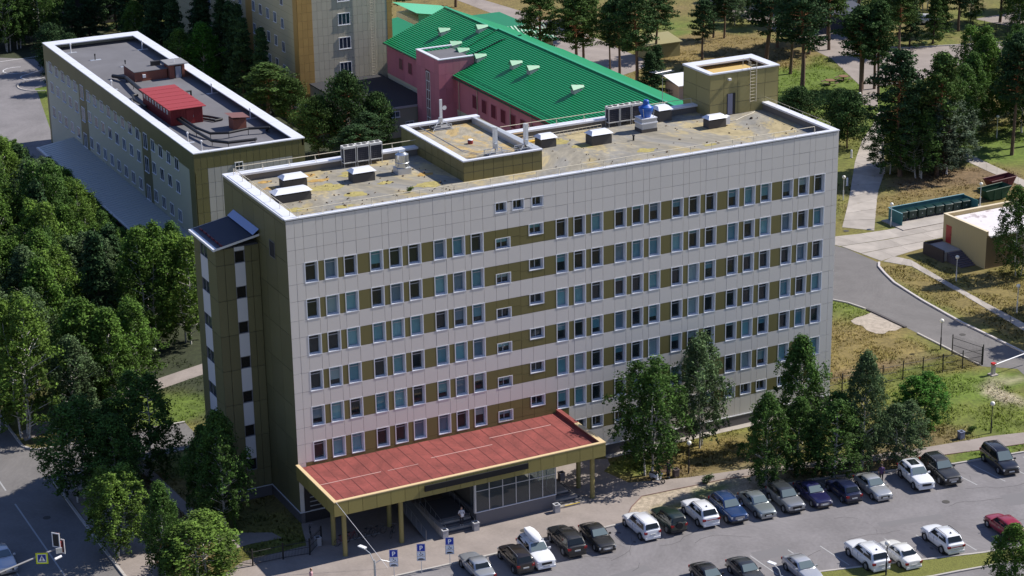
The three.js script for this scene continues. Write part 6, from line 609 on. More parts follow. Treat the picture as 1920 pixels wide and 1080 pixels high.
const CT = { // lengths in metres; z runs from tail (-) to nose (+)
  sedan: { L: 4.6, W: 1.76, H: 1.45, belt: 0.97, hood: 0.95, nose: 0.72, deck: 1.02, tail: 0.86, A: 0.85, B: 0.15, C: -0.95, D: -1.65, wb: 2.7, r: 0.33, sill: 0.2 },
  oldsedan: { L: 4.7, W: 1.78, H: 1.45, belt: 0.95, hood: 0.95, nose: 0.8, deck: 0.98, tail: 0.86, A: 0.7, B: 0.2, C: -0.95, D: -1.45, wb: 2.8, r: 0.33, sill: 0.24 },
  hatch: { L: 4.2, W: 1.76, H: 1.5, belt: 1.0, hood: 0.97, nose: 0.76, deck: 1.0, tail: 0.95, A: 0.85, B: 0.2, C: -1.35, D: -1.85, wb: 2.6, r: 0.33, sill: 0.2 },
  suv: { L: 4.5, W: 1.86, H: 1.68, belt: 1.12, hood: 1.08, nose: 0.92, deck: 1.12, tail: 1.05, A: 0.85, B: 0.25, C: -1.6, D: -2.05, wb: 2.68, r: 0.37, sill: 0.28 },
  bigsuv: { L: 4.85, W: 1.92, H: 1.75, belt: 1.16, hood: 1.13, nose: 0.95, deck: 1.16, tail: 1.1, A: 0.85, B: 0.25, C: -1.85, D: -2.25, wb: 2.8, r: 0.39, sill: 0.28 },
  box4x4: { L: 4.05, W: 1.76, H: 1.68, belt: 1.1, hood: 1.05, nose: 0.95, deck: 1.1, tail: 1.06, A: 0.7, B: 0.25, C: -1.75, D: -1.92, wb: 2.45, r: 0.37, sill: 0.3 },
  wagon: { L: 4.45, W: 1.76, H: 1.66, belt: 1.06, hood: 1.0, nose: 0.82, deck: 1.06, tail: 1.02, A: 0.95, B: 0.35, C: -1.85, D: -2.12, wb: 2.9, r: 0.33, sill: 0.24 },
  van: { L: 4.75, W: 1.85, H: 1.78, belt: 1.12, hood: 1.04, nose: 0.82, deck: 1.12, tail: 1.05, A: 1.25, B: 0.45, C: -1.95, D: -2.25, wb: 2.85, r: 0.35, sill: 0.24 } };
function carGeo(t) { const c = CT[t], h = c.L / 2, w = c.W / 2, s = c.sill; const yTop = z => z > c.A ? mix(c.hood, c.nose, Math.pow((z - c.A) / (h - c.A), 1.8)) : z < c.D ? mix(c.deck, c.tail, Math.pow((c.D - z) / (h + c.D), 2)) : mix(c.deck, c.hood, clamp((z - c.D) / (c.A - c.D)));
  const wid = z => { const q = Math.abs(z) / h; return w * (1 - 0.17 * Math.pow(q, 5)); }; const zs = [-h, -h + 0.06, -h + 0.25, c.D - 0.02, (c.D + c.C) / 2, -0.5, 0.2, c.A, (c.A + h) / 2, h - 0.35, h - 0.1, h]; zs.sort((a, b) => a - b);
  const ring = z => { const y = yTop(z), W = wid(z), e = Math.abs(z) > h - 0.03 ? 0.1 : 0; const b = s + 0.02 + e * 0.6; const half = [[W * 0.8, b], [W - 0.05 - e, b + 0.05], [W - e, b + 0.22], [W - e * 0.7, (b + y) / 2 + 0.06], [W * 0.985 - e * 0.7, y - 0.12 - e * 0.6], [W * 0.93 - e, y - 0.035 - e * 0.5], [W * 0.8 - e, y - e * 0.5], [W * 0.4, y + 0.03 - e * 0.5]]; return [...half.map(q => [q[0], q[1], z]), ...half.slice().reverse().map(q => [-q[0], q[1], z])]; };
  const G = { body: loft(zs.map(ring)) };
  // cabin: painted shell with glass set into each side
  const bw = w * 0.9, rw = w * 0.71, H = c.H; const sec = (z, yb, hw, yr, rwid) => [[hw, yb, z], [mix(hw, rwid, 0.5) + 0.02, mix(yb, yr, 0.55), z], [rwid + 0.03, yr - 0.07, z], [rwid - 0.06, yr - 0.01, z], [rwid * 0.5, yr + 0.02, z], [-rwid * 0.5, yr + 0.02, z], [-rwid + 0.06, yr - 0.01, z], [-rwid - 0.03, yr - 0.07, z], [-mix(hw, rwid, 0.5) - 0.02, mix(yb, yr, 0.55), z], [-hw, yb, z]];
  const yA = yTop(c.A) - 0.03, yD = yTop(c.D) - 0.03; G.cabin = loft([sec(c.D, yD, bw * 0.95, yD + 0.06, bw * 0.9), sec(c.C, yD, bw, H - 0.03, rw), sec(mix(c.C, c.B, 0.5), yD, bw, H, rw * 1.02), sec(c.B, yA, bw, H - 0.03, rw), sec(c.A, yA, bw * 0.96, yA + 0.05, bw * 0.9)]);
  const quadAt = (a, b, cc, d, off) => { const A = new THREE.Vector3(...a), B = new THREE.Vector3(...b), D = new THREE.Vector3(...d); const n = B.clone().sub(A).cross(D.clone().sub(A)).normalize().multiplyScalar(off); return [a, b, cc, d].map(q => [q[0] + n.x, q[1] + n.y, q[2] + n.z]); };
  const fx = (za, zb, t) => mix(za, zb, t); const ws = quadAt([-bw * 0.86, yA + 0.1, fx(c.A, c.B, 0.07)], [bw * 0.86, yA + 0.1, fx(c.A, c.B, 0.07)], [rw * 0.88, H - 0.08, fx(c.A, c.B, 0.93)], [-rw * 0.88, H - 0.08, fx(c.A, c.B, 0.93)], 0.05); G.windscreen = mb().quad(...ws).geo();
  const rg = quadAt([bw * 0.82, yD + 0.12, fx(c.D, c.C, 0.1)], [-bw * 0.82, yD + 0.12, fx(c.D, c.C, 0.1)], [-rw * 0.86, H - 0.12, fx(c.D, c.C, 0.9)], [rw * 0.86, H - 0.12, fx(c.D, c.C, 0.9)], 0.05); G.rear = mb().quad(...rg).geo();
  const sd = mb(); const xS = y => mix(bw, rw, (y - yD) / (H - 0.05 - yD)) + 0.035; const zF = y => fx(c.A, c.B, clamp((y - yA) / (H - yA))) - 0.14, zR = y => fx(c.D, c.C, clamp((y - yD) / (H - yD))) + 0.14; const y0 = yD + 0.08, y1 = H - 0.13, mid = (c.A + c.D) / 2 - 0.05; const sg = [];
  for (const q of [-1, 1]) for (const [za, zb] of [[zR, null], [null, zF]]) { const a0 = za ? za(y0) : mid + 0.04, a1 = za ? za(y1) : mid + 0.04, b0 = zb ? zb(y0) : mid - 0.04, b1 = zb ? zb(y1) : mid - 0.04; sg.push(mb().quad([q * xS(y0), y0, a0], [q * xS(y0), y0, b0], [q * xS(y1), y1, b1], [q * xS(y1), y1, a1]).geo()); } G.side = sg;
  const wr = c.r; G.tyre = mb().lathe([[wr * 0.62, -0.11], [wr * 0.95, -0.11], [wr, -0.07], [wr, 0.07], [wr * 0.95, 0.11], [wr * 0.62, 0.11]], 0, 0, 18).geo().rotateZ(Math.PI / 2); G.rim = mb().lathe([[0, 0.06], [wr * 0.2, 0.08], [wr * 0.5, 0.07], [wr * 0.64, 0.1], [wr * 0.64, -0.1], [0, -0.1]], 0, 0, 10).geo().rotateZ(Math.PI / 2); G.arch = mb().lathe([[wr * 1.16, -0.14], [wr * 1.16, 0.125], [0, 0.125]], 0, 0, 18).geo().rotateZ(Math.PI / 2);
  G.lower = mb().box(-w * 0.84, s - 0.04, -h + 0.2, w * 0.84, s + 0.12, h - 0.2).geo(); return G; }
const CG = {};
function car(type, near, nz, facing, ang, label, category, col1, o = {}) { const G = CG[type] ??= carGeo(type), c = CT[type], h = c.L / 2, w = c.W / 2; const th = ang * Math.PI / 180, cx = near - Math.sin(th) * h, cz = nz - Math.cos(th) * h; const t = thing('parked_car', label, category, cx, 0.01, cz, facing ? th : th + Math.PI); if (o.name) { t.name = numbered(o.name); }
  const body = mesh(G.body, col1, 'body', t); mesh(G.cabin, o.roof || col1, 'cabin', t); mesh(G.lower, M.plastic, 'underbody', t); mesh(G.windscreen, o.screen || M.screen, 'windscreen', t); mesh(G.rear, M.carGlass, 'rear_window', t); for (const g of G.side) mesh(g, M.carGlass, 'side_window', t);
  for (const sx of [-1, 1]) for (const z of [c.wb / 2 + 0.02, -c.wb / 2 + 0.02]) { const wl = new THREE.Group(); wl.name = 'wheel'; wl.position.set(sx * (w - 0.1), c.r, z); if (sx < 0) wl.rotation.y = Math.PI; t.add(wl); mesh(G.tyre, M.tyre, 'tyre', wl); mesh(G.rim, M.rim, 'rim', wl); const a = mesh(G.arch, M.plastic, 'wheel_arch', t); a.position.set(sx * (w - 0.115), c.r + 0.02, z); if (sx < 0) a.rotation.y = Math.PI; }
  const yn = c.nose, yt = c.tail; for (const sx of [-1, 1]) { mb().box(sx * w * 0.5, yn - 0.24, h - 0.13, sx * w * 0.88, yn - 0.08, h - 0.02).build('headlight', M.headLamp, t); mb().box(sx * w * 0.6, yt - 0.26, -h - 0.012, sx * w * 0.9, yt - 0.06, -h + 0.14).build('tail_light', M.redLamp, t); mb().box(sx * (w * 0.95), yTopOf(c) - 0.02, c.A - 0.3, sx * (w * 0.95 + 0.2), yTopOf(c) + 0.13, c.A - 0.2).build('mirror', o.mirror || col1, t); mb().box(sx * (w + 0.004), c.belt - 0.18, -0.62, sx * (w - 0.02), c.belt - 0.14, -0.42).build('door_handle', M.rim, t); }
  mb().box(-w * 0.48, yn - 0.32, h - 0.06, w * 0.48, yn - 0.1, h + 0.012).build('grille', o.chrome ? M.rim : M.black, t); mb().box(-w * 0.82, c.sill + 0.02, h - 0.12, w * 0.82, c.sill + 0.2, h + 0.03).build('front_bumper', o.bumper || M.plastic, t); mb().box(-w * 0.82, c.sill + 0.02, -h - 0.03, w * 0.82, c.sill + 0.2, -h + 0.1).build('rear_bumper', o.bumper || M.plastic, t);
  mb().box(-0.26, c.sill + 0.2, h + 0.0, 0.26, c.sill + 0.31, h + 0.035).build('number_plate', M.plate, t); mb().box(-0.26, yt - 0.38, -h - 0.03, 0.26, yt - 0.27, -h + 0.0).build('number_plate', M.plate, t);
  if (o.rails) for (const sx of [-1, 1]) mb().path([[sx * w * 0.66, c.H - 0.02, c.B - 0.05], [sx * w * 0.67, c.H + 0.06, c.B - 0.25], [sx * w * 0.67, c.H + 0.06, c.C + 0.25], [sx * w * 0.66, c.H - 0.02, c.C + 0.05]], 0.022, 5).build('roof_rail', o.rails, t);
  if (o.sun) mb().box(-w * 0.42, c.H + 0.02, c.C + 0.35, w * 0.42, c.H + 0.036, c.B - 0.35).build('sunroof', M.carGlass, t); if (o.spare) { const s = mb().lathe([[0, 0.1], [0.3, 0.1], [0.33, 0.04], [0.33, -0.08], [0, -0.08]], 0, 0, 16).build('spare_wheel', M.tyre, t); s.rotation.x = -Math.PI / 2; s.position.set(0.05, 0.95, -h - 0.08); }
  if (o.box) { const b = loft([[-2.0, 0.15], [-1.9, 0.3], [-1.2, 0.4], [-0.2, 0.42], [0.3, 0.36], [0.55, 0.16]].map(([z, q]) => { const y = c.H + 0.12, k = q; return [[k, y, z], [k * 1.02, y + 0.2, z], [k * 0.85, y + 0.44 * (k / 0.42), z], [-k * 0.85, y + 0.44 * (k / 0.42), z], [-k * 1.02, y + 0.2, z], [-k, y, z]]; })); const rb = thing('roof_box', 'white roof box strapped on the white parked estate', 'roof box', cx, 0.01, cz, facing ? th : th + Math.PI); mesh(b, M.white, 'shell', rb); mb().box(-0.7, c.H + 0.03, -1.2, 0.7, c.H + 0.1, -1.1).box(-0.7, c.H + 0.03, 0.0, 0.7, c.H + 0.1, 0.1).build('crossbars', M.galv, rb).userData.kind = 'stuff'; }
  if (o.band) mb().box(-w * 0.62, yt - 0.2, -h - 0.016, w * 0.62, yt - 0.14, -h + 0.02).build('light_bar', M.redLamp, t); if (o.antenna) mb().tri([-0.02, c.H, c.C + 0.5], [0.02, c.H, c.C + 0.5], [0, c.H + 0.16, c.C + 0.38]).box(-0.02, c.H, c.C + 0.3, 0.02, c.H + 0.1, c.C + 0.5).build('roof_aerial', M.plastic, t); for (const sx of [-1, 1]) mb().box(sx * (w + 0.003), c.sill + 0.25, -0.08, sx * (w - 0.03), c.belt - 0.08, -0.06).box(sx * (w + 0.002), c.sill + 0.25, c.A - 0.1, sx * (w - 0.03), c.belt - 0.1, c.A - 0.08).build('door_seam', M.black, t).userData.kind = 'stuff'; if (o.wiper !== 0) mb().bar([-w * 0.4, yTopOf(c) + 0.12, c.A - 0.06], [w * 0.25, yTopOf(c) + 0.09, c.A], 0.012, 4).build('wiper', M.plastic, t); return t; }
const yTopOf = c => c.hood;
const PW_ = paint(0.72, 0.73, 0.76, 0.4), PB = paint(0.005, 0.005, 0.006, 0.5), PS = paint(0.33, 0.34, 0.36, 0.3, 0.6);
car('oldsedan', 9.3, 18.1, false, -4, 'old silver sedan parked nose in at the left end of the row', 'car', paint(0.4, 0.42, 0.45, 0.3, 0.5), { bumper: PS });
car('wagon', 12.85, 18.15, false, -4, 'dark brown estate with roof rails next to the old silver sedan', 'car', paint(0.018, 0.013, 0.011, 0.3), { rails: M.rim });
car('bigsuv', 14.7, 18.35, true, -5, 'white estate carrying a white roof box facing the lot', 'car', PW_, { box: true, rails: M.galv, bumper: PW_ });
car('bigsuv', 18.05, 17.55, false, -5, 'black parked car tail out right of the one with roof box', 'car', PB, { chrome: true, rails: M.plastic, bumper: PB });
car('sedan', 20.75, 17.95, true, -5, 'black sedan with chrome grille facing the lot', 'car', PB, { chrome: true, bumper: PB });
car('wagon', 25.25, 17.8, false, -3, 'white estate with roof rails tail out after the gap', 'car', PW_, { rails: M.galv, bumper: PW_ });
car('box4x4', 27.9, 17.8, false, -3, 'dark green off roader with spare wheel on its back door', 'car', paint(0.01, 0.022, 0.018, 0.35), { spare: true });
car('suv', 30.95, 18.1, false, -5, 'white crossover with black roof rails between green off roader and blue car', 'car', PW_, { rails: M.plastic, bumper: PW_, antenna: true, band: true });
car('suv', 33.5, 18.65, true, -5, 'blue crossover with silver roof rails facing the lot', 'car', paint(0.02, 0.055, 0.16, 0.3, 0.3), { rails: M.rim, chrome: true });
car('sedan', 36.25, 19.0, true, -6, 'grey silver sedan right of the blue crossover', 'car', paint(0.27, 0.30, 0.30, 0.3, 0.5), { bumper: PS });
car('suv', 39.0, 19.3, true, -6, 'silver crossover with dark roof in tree shade', 'car', paint(0.30, 0.31, 0.33, 0.3, 0.5), { roof: paint(0.04, 0.045, 0.05, 0.3) });
car('sedan', 41.75, 19.55, true, -6, 'dark navy sedan with bright headlights in tree shade', 'car', paint(0.012, 0.012, 0.06, 0.3), { chrome: true, bumper: PB });
car('hatch', 44.6, 20.0, false, -7, 'dark blue hatchback parked tail out in tree shade', 'car', paint(0.01, 0.014, 0.045, 0.3));
car('sedan', 47.25, 20.9, true, -7, 'bright silver sedan at the right end of the shaded row', 'car', paint(0.46, 0.47, 0.48, 0.3, 0.5), { bumper: PS });
car('suv', 51.75, 20.95, true, -11, 'white crossover with black sunroof facing the lot', 'car', PW_, { sun: true, bumper: PW_, rails: PW_ });
car('bigsuv', 54.5, 21.25, true, -8, 'large black off roader with silver roof rails', 'car', PB, { rails: M.rim, chrome: true, bumper: PB });
car('van', 60.5, 21.95, true, -11, 'black minivan standing alone at the right picture edge', 'van', paint(0.01, 0.01, 0.016, 0.3), { rails: M.rim, bumper: PB });
car('bigsuv', 38.85, 32.0, false, -5, 'white off roader in the near row next to a white sedan', 'car', PW_, { bumper: PW_, antenna: true, rails: PW_ });
car('sedan', 41.5, 32.85, false, -5, 'white sedan in the near row behind the globe lamp', 'car', paint(0.70, 0.69, 0.66, 0.4), { bumper: PW_ });
car('suv', 46.2, 32.4, false, -6, 'white crossover alone in the near row with black roof rails', 'car', PW_, { rails: M.plastic, bumper: PW_, antenna: true, band: true });
car('hatch', 52.45, 32.7, false, -6, 'dark red hatchback partly behind the corner tree', 'car', paint(0.26, 0.012, 0.03, 0.3));
car('sedan', 28.4, 29.6, true, -5, 'dark grey sedan cut by the bottom picture edge', 'car', paint(0.03, 0.032, 0.036, 0.3), { bumper: PB });
car('sedan', 32.75, 31.4, true, -5, 'silver sedan at the bottom edge beside the dark grey one', 'car', paint(0.50, 0.51, 0.54, 0.3, 0.4), { bumper: PS });
car('sedan', 25.2, 28.95, true, -5, 'black sedan whose roof just shows at the bottom edge', 'car', PB);
car('sedan', -25.2, -2.6, true, 0, 'silver white car driving on the shaded street at left', 'car', paint(0.52, 0.54, 0.58, 0.3, 0.3), { bumper: PS, name: 'moving_car' });
car('hatch', 52.0, -126.0, true, 10, 'white car by the corner of the tall block', 'car', PW_); car('hatch', 49.9, -128.2, true, 40, 'dark car beside the white one near the tall block', 'car', paint(0.03, 0.03, 0.05, 0.3));
car('wagon', 37.2, -210, true, 60, 'white car in deep shade at the top left', 'car', PW_); car('wagon', 167, -128, true, 60, 'white car far off at the top edge by the sheds', 'car', PW_);

// ---------- street furniture ----------
const globeMat = mat(0.78, 0.75, 0.66, 0.35);
function globeLamp(x, z, h, white, label) { const o = thing('globe_lamp', label, 'lamp post', x, 0, z); const m = white ? mat(0.6, 0.59, 0.57, 0.6) : mat(0.02, 0.02, 0.022, 0.6); mb().lathe([[0.075, 0], [0.075, h * 0.42], [0.045, h * 0.44], [0.04, h - 0.2], [0.09, h - 0.18], [0.09, h - 0.12], [0, h - 0.12]], 0, 0, 8).build('pole', m, o); mb().sphere(0, h + 0.04, 0, 0.23, 14).build('globe', globeMat, o); }
globeLamp(95.5, -54.5, 3.0, true, 'white globe lamp beside the shaded slab path at the clinic corner'); globeLamp(94.35, -42.8, 2.8, true, 'white globe lamp at the left end of the green bin enclosure'); globeLamp(88.8, -22.8, 2.9, true, 'white globe lamp in front of the utility house steps'); globeLamp(88.2, -11.4, 3.1, true, 'white globe lamp at the right picture edge below the utility house'); globeLamp(74.35, -6.7, 3.15, false, 'black globe lamp on the service road kerb by the gate'); globeLamp(65.1, 13.2, 3.0, false, 'black globe lamp on the lawn beside the footway'); globeLamp(35.2, 7.25, 3.0, false, 'black globe lamp under the birches before the clinic'); globeLamp(122.9, -89.6, 2.3, true, 'white globe lamp beside the low bushy pines'); globeLamp(130.2, -67.4, 3.1, true, 'white globe lamp on the grass at far right'); globeLamp(108.8, -43.9, 2.9, true, 'white globe lamp between bin enclosure and green skips'); globeLamp(0.0, -40.2, 2.6, false, 'black globe lamp in the wood clearing beside the tower'); globeLamp(38.9, 32.5, 2.95, false, 'black globe lamp on the planted strip before the near parked cars');
for (const [x, z, l] of [[107.4, -69.6, 'white bollard at the left side of the slab path'], [113.8, -57.2, 'white bollard under the willow'], [99.4, -59.2, 'short white post beside the slab path']]) { const o = thing('bollard', l, 'bollard', x, 0, z); mb().lathe([[0.13, 0], [0.13, 1.0], [0.09, 1.12], [0, 1.14]], 0, 0, 10).build('post', M.white, o); mb().lathe([[0.2, 0], [0.2, 0.08], [0, 0.08]], 0, 0, 10).build('foot', M.concrete, o); }
function ledLamp(x, z, h, hx, hz, label, second) { const o = thing('street_light', label, 'street light', x, 0, z); mb().lathe([[0.11, 0], [0.09, h - 0.6], [0.06, h - 0.2], [0, h - 0.2]], 0, 0, 8).build('pole', M.galv, o); mb().path([[0, h - 0.5, 0], [hx * 0.35, h + 0.25, hz * 0.35], [hx, h + 0.55, hz]], 0.035, 6).build('arm', M.galv, o); const a = mb().box(-0.16, 0, -0.35, 0.16, 0.09, 0.35).build('lamp_head', M.white, o); a.position.set(hx, h + 0.52, hz); a.rotation.y = Math.atan2(hx, hz); if (second) mb().path([[0, h - 0.5, 0], [0.5, h - 0.25, 0.1], [1.2, h - 0.55, 0.2], [1.6, h - 0.5, 0.3]], 0.03, 6).build('bracket', M.galv, o); }
ledLamp(-1.95, 21.1, 6.5, -0.5, -1.15, 'grey street light with flat lamp head at the bottom edge left of the parking signs', true); ledLamp(24.6, 38.4, 6.4, -0.35, -0.95, 'grey street light with flat lamp head over the dark grey sedan', false);
// parking signs: blue P plate above a white plate with the symbols
{ const cv = (w, h, f) => { const c = document.createElement('canvas'); c.width = w; c.height = h; const x = c.getContext('2d'); f(x, w, h); const t = new THREE.CanvasTexture(c); t.colorSpace = THREE.SRGBColorSpace; return t; };
  const pT = cv(128, 128, (x, w, h) => { x.fillStyle = '#1237a8'; x.fillRect(0, 0, w, h); x.strokeStyle = '#fff'; x.lineWidth = 4; x.strokeRect(5, 5, w - 10, h - 10); x.fillStyle = '#fff'; x.font = 'bold 104px sans-serif'; x.textAlign = 'center'; x.textBaseline = 'middle'; x.fillText('P', w / 2, h / 2 + 4); });
  const aT = cv(128, 192, (x, w, h) => { x.fillStyle = '#e9edf4'; x.fillRect(0, 0, w, h); x.strokeStyle = '#111'; x.lineWidth = 3; x.strokeRect(4, 4, w - 8, h / 2 - 8); x.strokeRect(4, h / 2 + 4, w - 8, h / 2 - 8); x.lineWidth = 7; x.beginPath(); x.moveTo(58, 16); x.lineTo(60, 46); x.lineTo(84, 48); x.lineTo(94, 72); x.stroke(); x.beginPath(); x.arc(62, 62, 19, -0.3, 3.9); x.stroke(); x.beginPath(); x.arc(57, 13, 6, 0, 7); x.fillStyle = '#111'; x.fill();
    x.beginPath(); x.moveTo(16, 160); x.lineTo(34, 138); x.lineTo(84, 138); x.lineTo(100, 154); x.lineTo(112, 158); x.lineTo(112, 170); x.lineTo(16, 170); x.fill(); x.fillRect(14, 176, 100, 4); });
  const pM = new THREE.MeshStandardMaterial({ map: pT, roughness: 0.5 }), aM = new THREE.MeshStandardMaterial({ map: aT, roughness: 0.5 });
  const plate = (w, h, y, m, name, o) => { mb().box(-w / 2, y, -0.012, w / 2, y + h, 0).build('plate_back', M.galv, o); const g = new THREE.PlaneGeometry(w, h); const p = mesh(g, m, name, o); p.position.set(0, y + h / 2, 0.004); };
  [[2.9, 13.55, 'left'], [5.35, 13.65, 'middle'], [7.95, 13.7, 'right']].forEach(([x, z, w]) => { const o = thing('parking_sign', `${w} one of three blue parking signs on posts along the kerb`, 'parking sign', x, 0, z, -0.42); mb().lathe([[0.03, 0], [0.03, 2.75], [0, 2.76]], 0, -0.045, 8).build('post', M.galv, o); plate(0.72, 0.72, 2.02, pM, 'parking_plate', o); plate(0.74, 0.4, 1.59, new THREE.MeshStandardMaterial({ map: aT, roughness: 0.5 }), 'info_plate', o); plate(0.74, 0.4, 1.17, aM, 'info_plate', o);
    const uv = (k, a, b) => { const m = o.children.filter(c => c.name === 'info_plate')[k]; const u = m.geometry.attributes.uv; for (let i = 0; i < u.count; i++) u.setY(i, u.getY(i) > 0.5 ? b : a); }; uv(0, 0.5, 1); uv(1, 0, 0.5); });
  // cantilever over the street with a crossing sign and two signal heads
  const t = thing('signal_gantry', 'grey cantilever arm over the street holding crossing sign and traffic lights', 'traffic signal', -31.6, 0, 8.9); const W = (x, y, z) => [x + 31.6, y, z - 8.9];
  mb().lathe([[0.14, 0], [0.11, 5.9], [0, 5.95]], 0, 0, 10).build('pole', M.galv, t); mb().bar([0, 5.5, 0], W(-22.6, 5.65, 5.6), 0.09, 8, 0.07).build('arm', M.grey, t);
  const cs = cv(128, 128, (x, w, h) => { x.fillStyle = '#d6e23a'; x.fillRect(0, 0, w, h); x.fillStyle = '#fff'; x.fillRect(17, 17, 94, 94); x.fillStyle = '#15318e'; x.fillRect(21, 21, 86, 86); x.fillStyle = '#fff'; x.beginPath(); x.moveTo(64, 28); x.lineTo(100, 98); x.lineTo(28, 98); x.closePath(); x.fill(); x.fillStyle = '#111'; x.beginPath(); x.arc(66, 47, 5, 0, 7); x.fill(); x.lineWidth = 6; x.strokeStyle = '#111'; x.beginPath(); x.moveTo(65, 53); x.lineTo(63, 72); x.lineTo(53, 90); x.moveTo(63, 72); x.lineTo(74, 90); x.moveTo(65, 58); x.lineTo(53, 66); x.moveTo(65, 58); x.lineTo(76, 66); x.stroke(); for (let k = 0; k < 4; k++) x.fillRect(36 + k * 15, 91, 8, 6); });
  const sg = new THREE.Group(); sg.name = 'crossing_sign'; sg.position.set(...W(-24.53, 5.55, 6.75)); sg.rotation.y = -0.42; t.add(sg); mb().box(-0.5, -0.5, -0.06, 0.5, 0.5, 0).build('plate_back', M.dark, sg); mesh(new THREE.PlaneGeometry(0.96, 0.96), new THREE.MeshStandardMaterial({ map: cs, roughness: 0.5 }), 'crossing_plate', sg).position.z = 0.006;
  const head = (x, y, z, turn, back) => { const g = new THREE.Group(); g.name = 'signal_head'; g.position.set(...W(x, y, z)); g.rotation.y = turn; t.add(g); mb().ring(-0.36, -0.58, 0.36, 0.68, 0.09, -0.02, 0.02).build('backboard', M.white, g); mb().box(-0.27, -0.49, -0.02, 0.27, 0.59, 0.0).build('backboard_panel', M.dark, g); mb().box(-0.17, -0.45, 0.02, 0.17, 0.55, 0.28).build('housing', mat(0.25, 0.04, 0.04, 0.6), g); for (let k = 0; k < 3; k++) { const l = mb().lathe([[0, 0.02], [0.12, 0.02], [0.14, 0.2], [0.125, 0.2], [0.12, 0.0]], 0, 0, 12).build('visor', M.dark, g); l.rotation.x = Math.PI / 2; l.position.set(0, 0.38 - k * 0.33, 0.28); } };
  head(-23.05, 6.35, 5.8, 2.3); head(-22.6, 5.6, 5.5, -0.95); mb().box(8.3, 5.55, -2.45, 8.8, 6.0, -2.35).build('control_box', M.galv, t); mb().bar([8.1, 5.2, -2.2], [8.7, 5.25, -2.4], 0.11, 8).build('camera', M.white, t);
}
// fences
function fence(pts, h, label, name, step = 2.25, pick_ = 0.13) { const [x0, z0] = pts[0]; const o = thing(name, label, 'fence', x0, 0, z0); const b = mb(); const pm = mat(0.02, 0.018, 0.018, 0.6); for (let i = 0; i + 1 < pts.length; i++) { const [ax, az] = pts[i].map((q, k) => q - pts[0][k]), [bx, bz] = pts[i + 1].map((q, k) => q - pts[0][k]); const L = Math.hypot(bx - ax, bz - az), n = Math.max(1, Math.round(L / step)), dx = (bx - ax) / L, dz = (bz - az) / L;
    for (let k = 0; k <= n; k++) if (k || !i) mb().bar([ax + dx * L * k / n, 0, az + dz * L * k / n], [ax + dx * L * k / n, h + 0.05, az + dz * L * k / n], 0.075, 4).build('post', pm, o); for (const y of [0.18, h * 0.5, h * 0.86]) mb().bar([ax, y, az], [bx, y, bz], 0.028, 4).build('rail', pm, o); const m = Math.round(L / pick_); for (let k = 0; k < m; k++) { const q = (k + 0.5) / m * L; b.bar([ax + dx * q, 0.12, az + dz * q], [ax + dx * q, h + 0.02, az + dz * q], 0.017, 3, 0.008, false); } }
  b.build('pickets', pm, o).userData.kind = 'stuff'; return o; }
fence([[56.2, -2.1], [65.9, -1.8], [75.3, -1.1]], 1.95, 'black picket fence crossing the lawn from clinic corner to the gate', 'picket_fence'); fence([[75.4, -1.1], [74.45, -4.9]], 2.2, 'open black gate leaf standing at the edge of the service road', 'gate', 3.9); fence([[-9, 3.3], [-6.6, 5.6], [-3.9, 5.7], [-1.6, 6.0], [0.2, 4.2]], 1.5, 'dark low fence round the shaded lawn at the bottom left', 'picket_fence', 2.6); fence([[168, -128], [168.8, -122], [169.2, -116.4], [169.2, -108]], 2.0, 'black fence on the grass at the far top right', 'picket_fence', 3.2, 0.3); fence([[-7.5, -37], [-9.6, -28], [-9.2, -19.6]], 1.3, 'dark railing beside the shaded footway left of the tower', 'railing', 2.4, 0.3); fence([[104, -108.6], [99, -109.6], [97, -104]], 1.3, 'low dark fence under the young spruces beside the sandy yard', 'picket_fence', 1.5, 0.3);
{ const o = thing('barrier_gate', 'striped road barrier post with red top and white raised arm', 'barrier', 74.6, 0, 1.6); mb().box(-0.16, 0, -0.18, 0.16, 1.15, 0.18).build('post', mat(0.35, 0.33, 0.3, 0.6), o); mb().box(-0.2, 1.15, -0.22, 0.2, 1.32, 0.22).build('cap', mat(0.5, 0.03, 0.03, 0.5), o); mb().bar([0, 1.2, 0.2], [6, 1.55, -0.5], 0.06, 4).build('arm', M.white, o); mb().box(-0.4, 0, -0.4, 0.4, 0.12, 0.4).build('base', M.concrete, o); }
// bins and the container enclosure
function bin(x, z, label, c, y = 0) { const o = thing('litter_bin', label, 'litter bin', x, y, z); const m = mat(...c, 0.8); mb().box(-0.25, 0, -0.25, 0.25, 0.72, 0.25).build('body', m, o); mb().ring(-0.28, -0.28, 0.28, 0.28, 0.1, 0, 0.07).build('rim', mat(c[0] * 1.3, c[1] * 1.3, c[2] * 1.3, 0.8), o).rotation.x = -Math.PI / 2; o.children[1].position.y = 0.72; mb().box(-0.17, 0.72, -0.17, 0.17, 0.73, 0.17).build('opening', M.black, o); }
bin(12.9, 8.45, 'grey concrete bin at the left end of the glazed porch', [0.36, 0.36, 0.38]); bin(20.75, 8.65, 'grey concrete bin at the right end of the glazed porch', [0.36, 0.36, 0.38]); bin(24.3, 2.9, 'grey bin beyond the porch steps near the wall', [0.26, 0.24, 0.24]); bin(33.8, 7.3, 'brown bin beside the bench under the birches', [0.1, 0.075, 0.07]); bin(61.8, 12.9, 'blue grey bin in shade beside the footway', [0.16, 0.18, 0.25]); bin(9.9, 8.5, 'pale bin at the foot of the left porch steps', [0.4, 0.4, 0.42]); bin(-0.3, 4.6, 'pale bin under the left corner of the canopy', [0.35, 0.35, 0.37]); bin(-7.2, -36.6, 'brown bin beside the path bend in the wood', [0.08, 0.04, 0.035]);
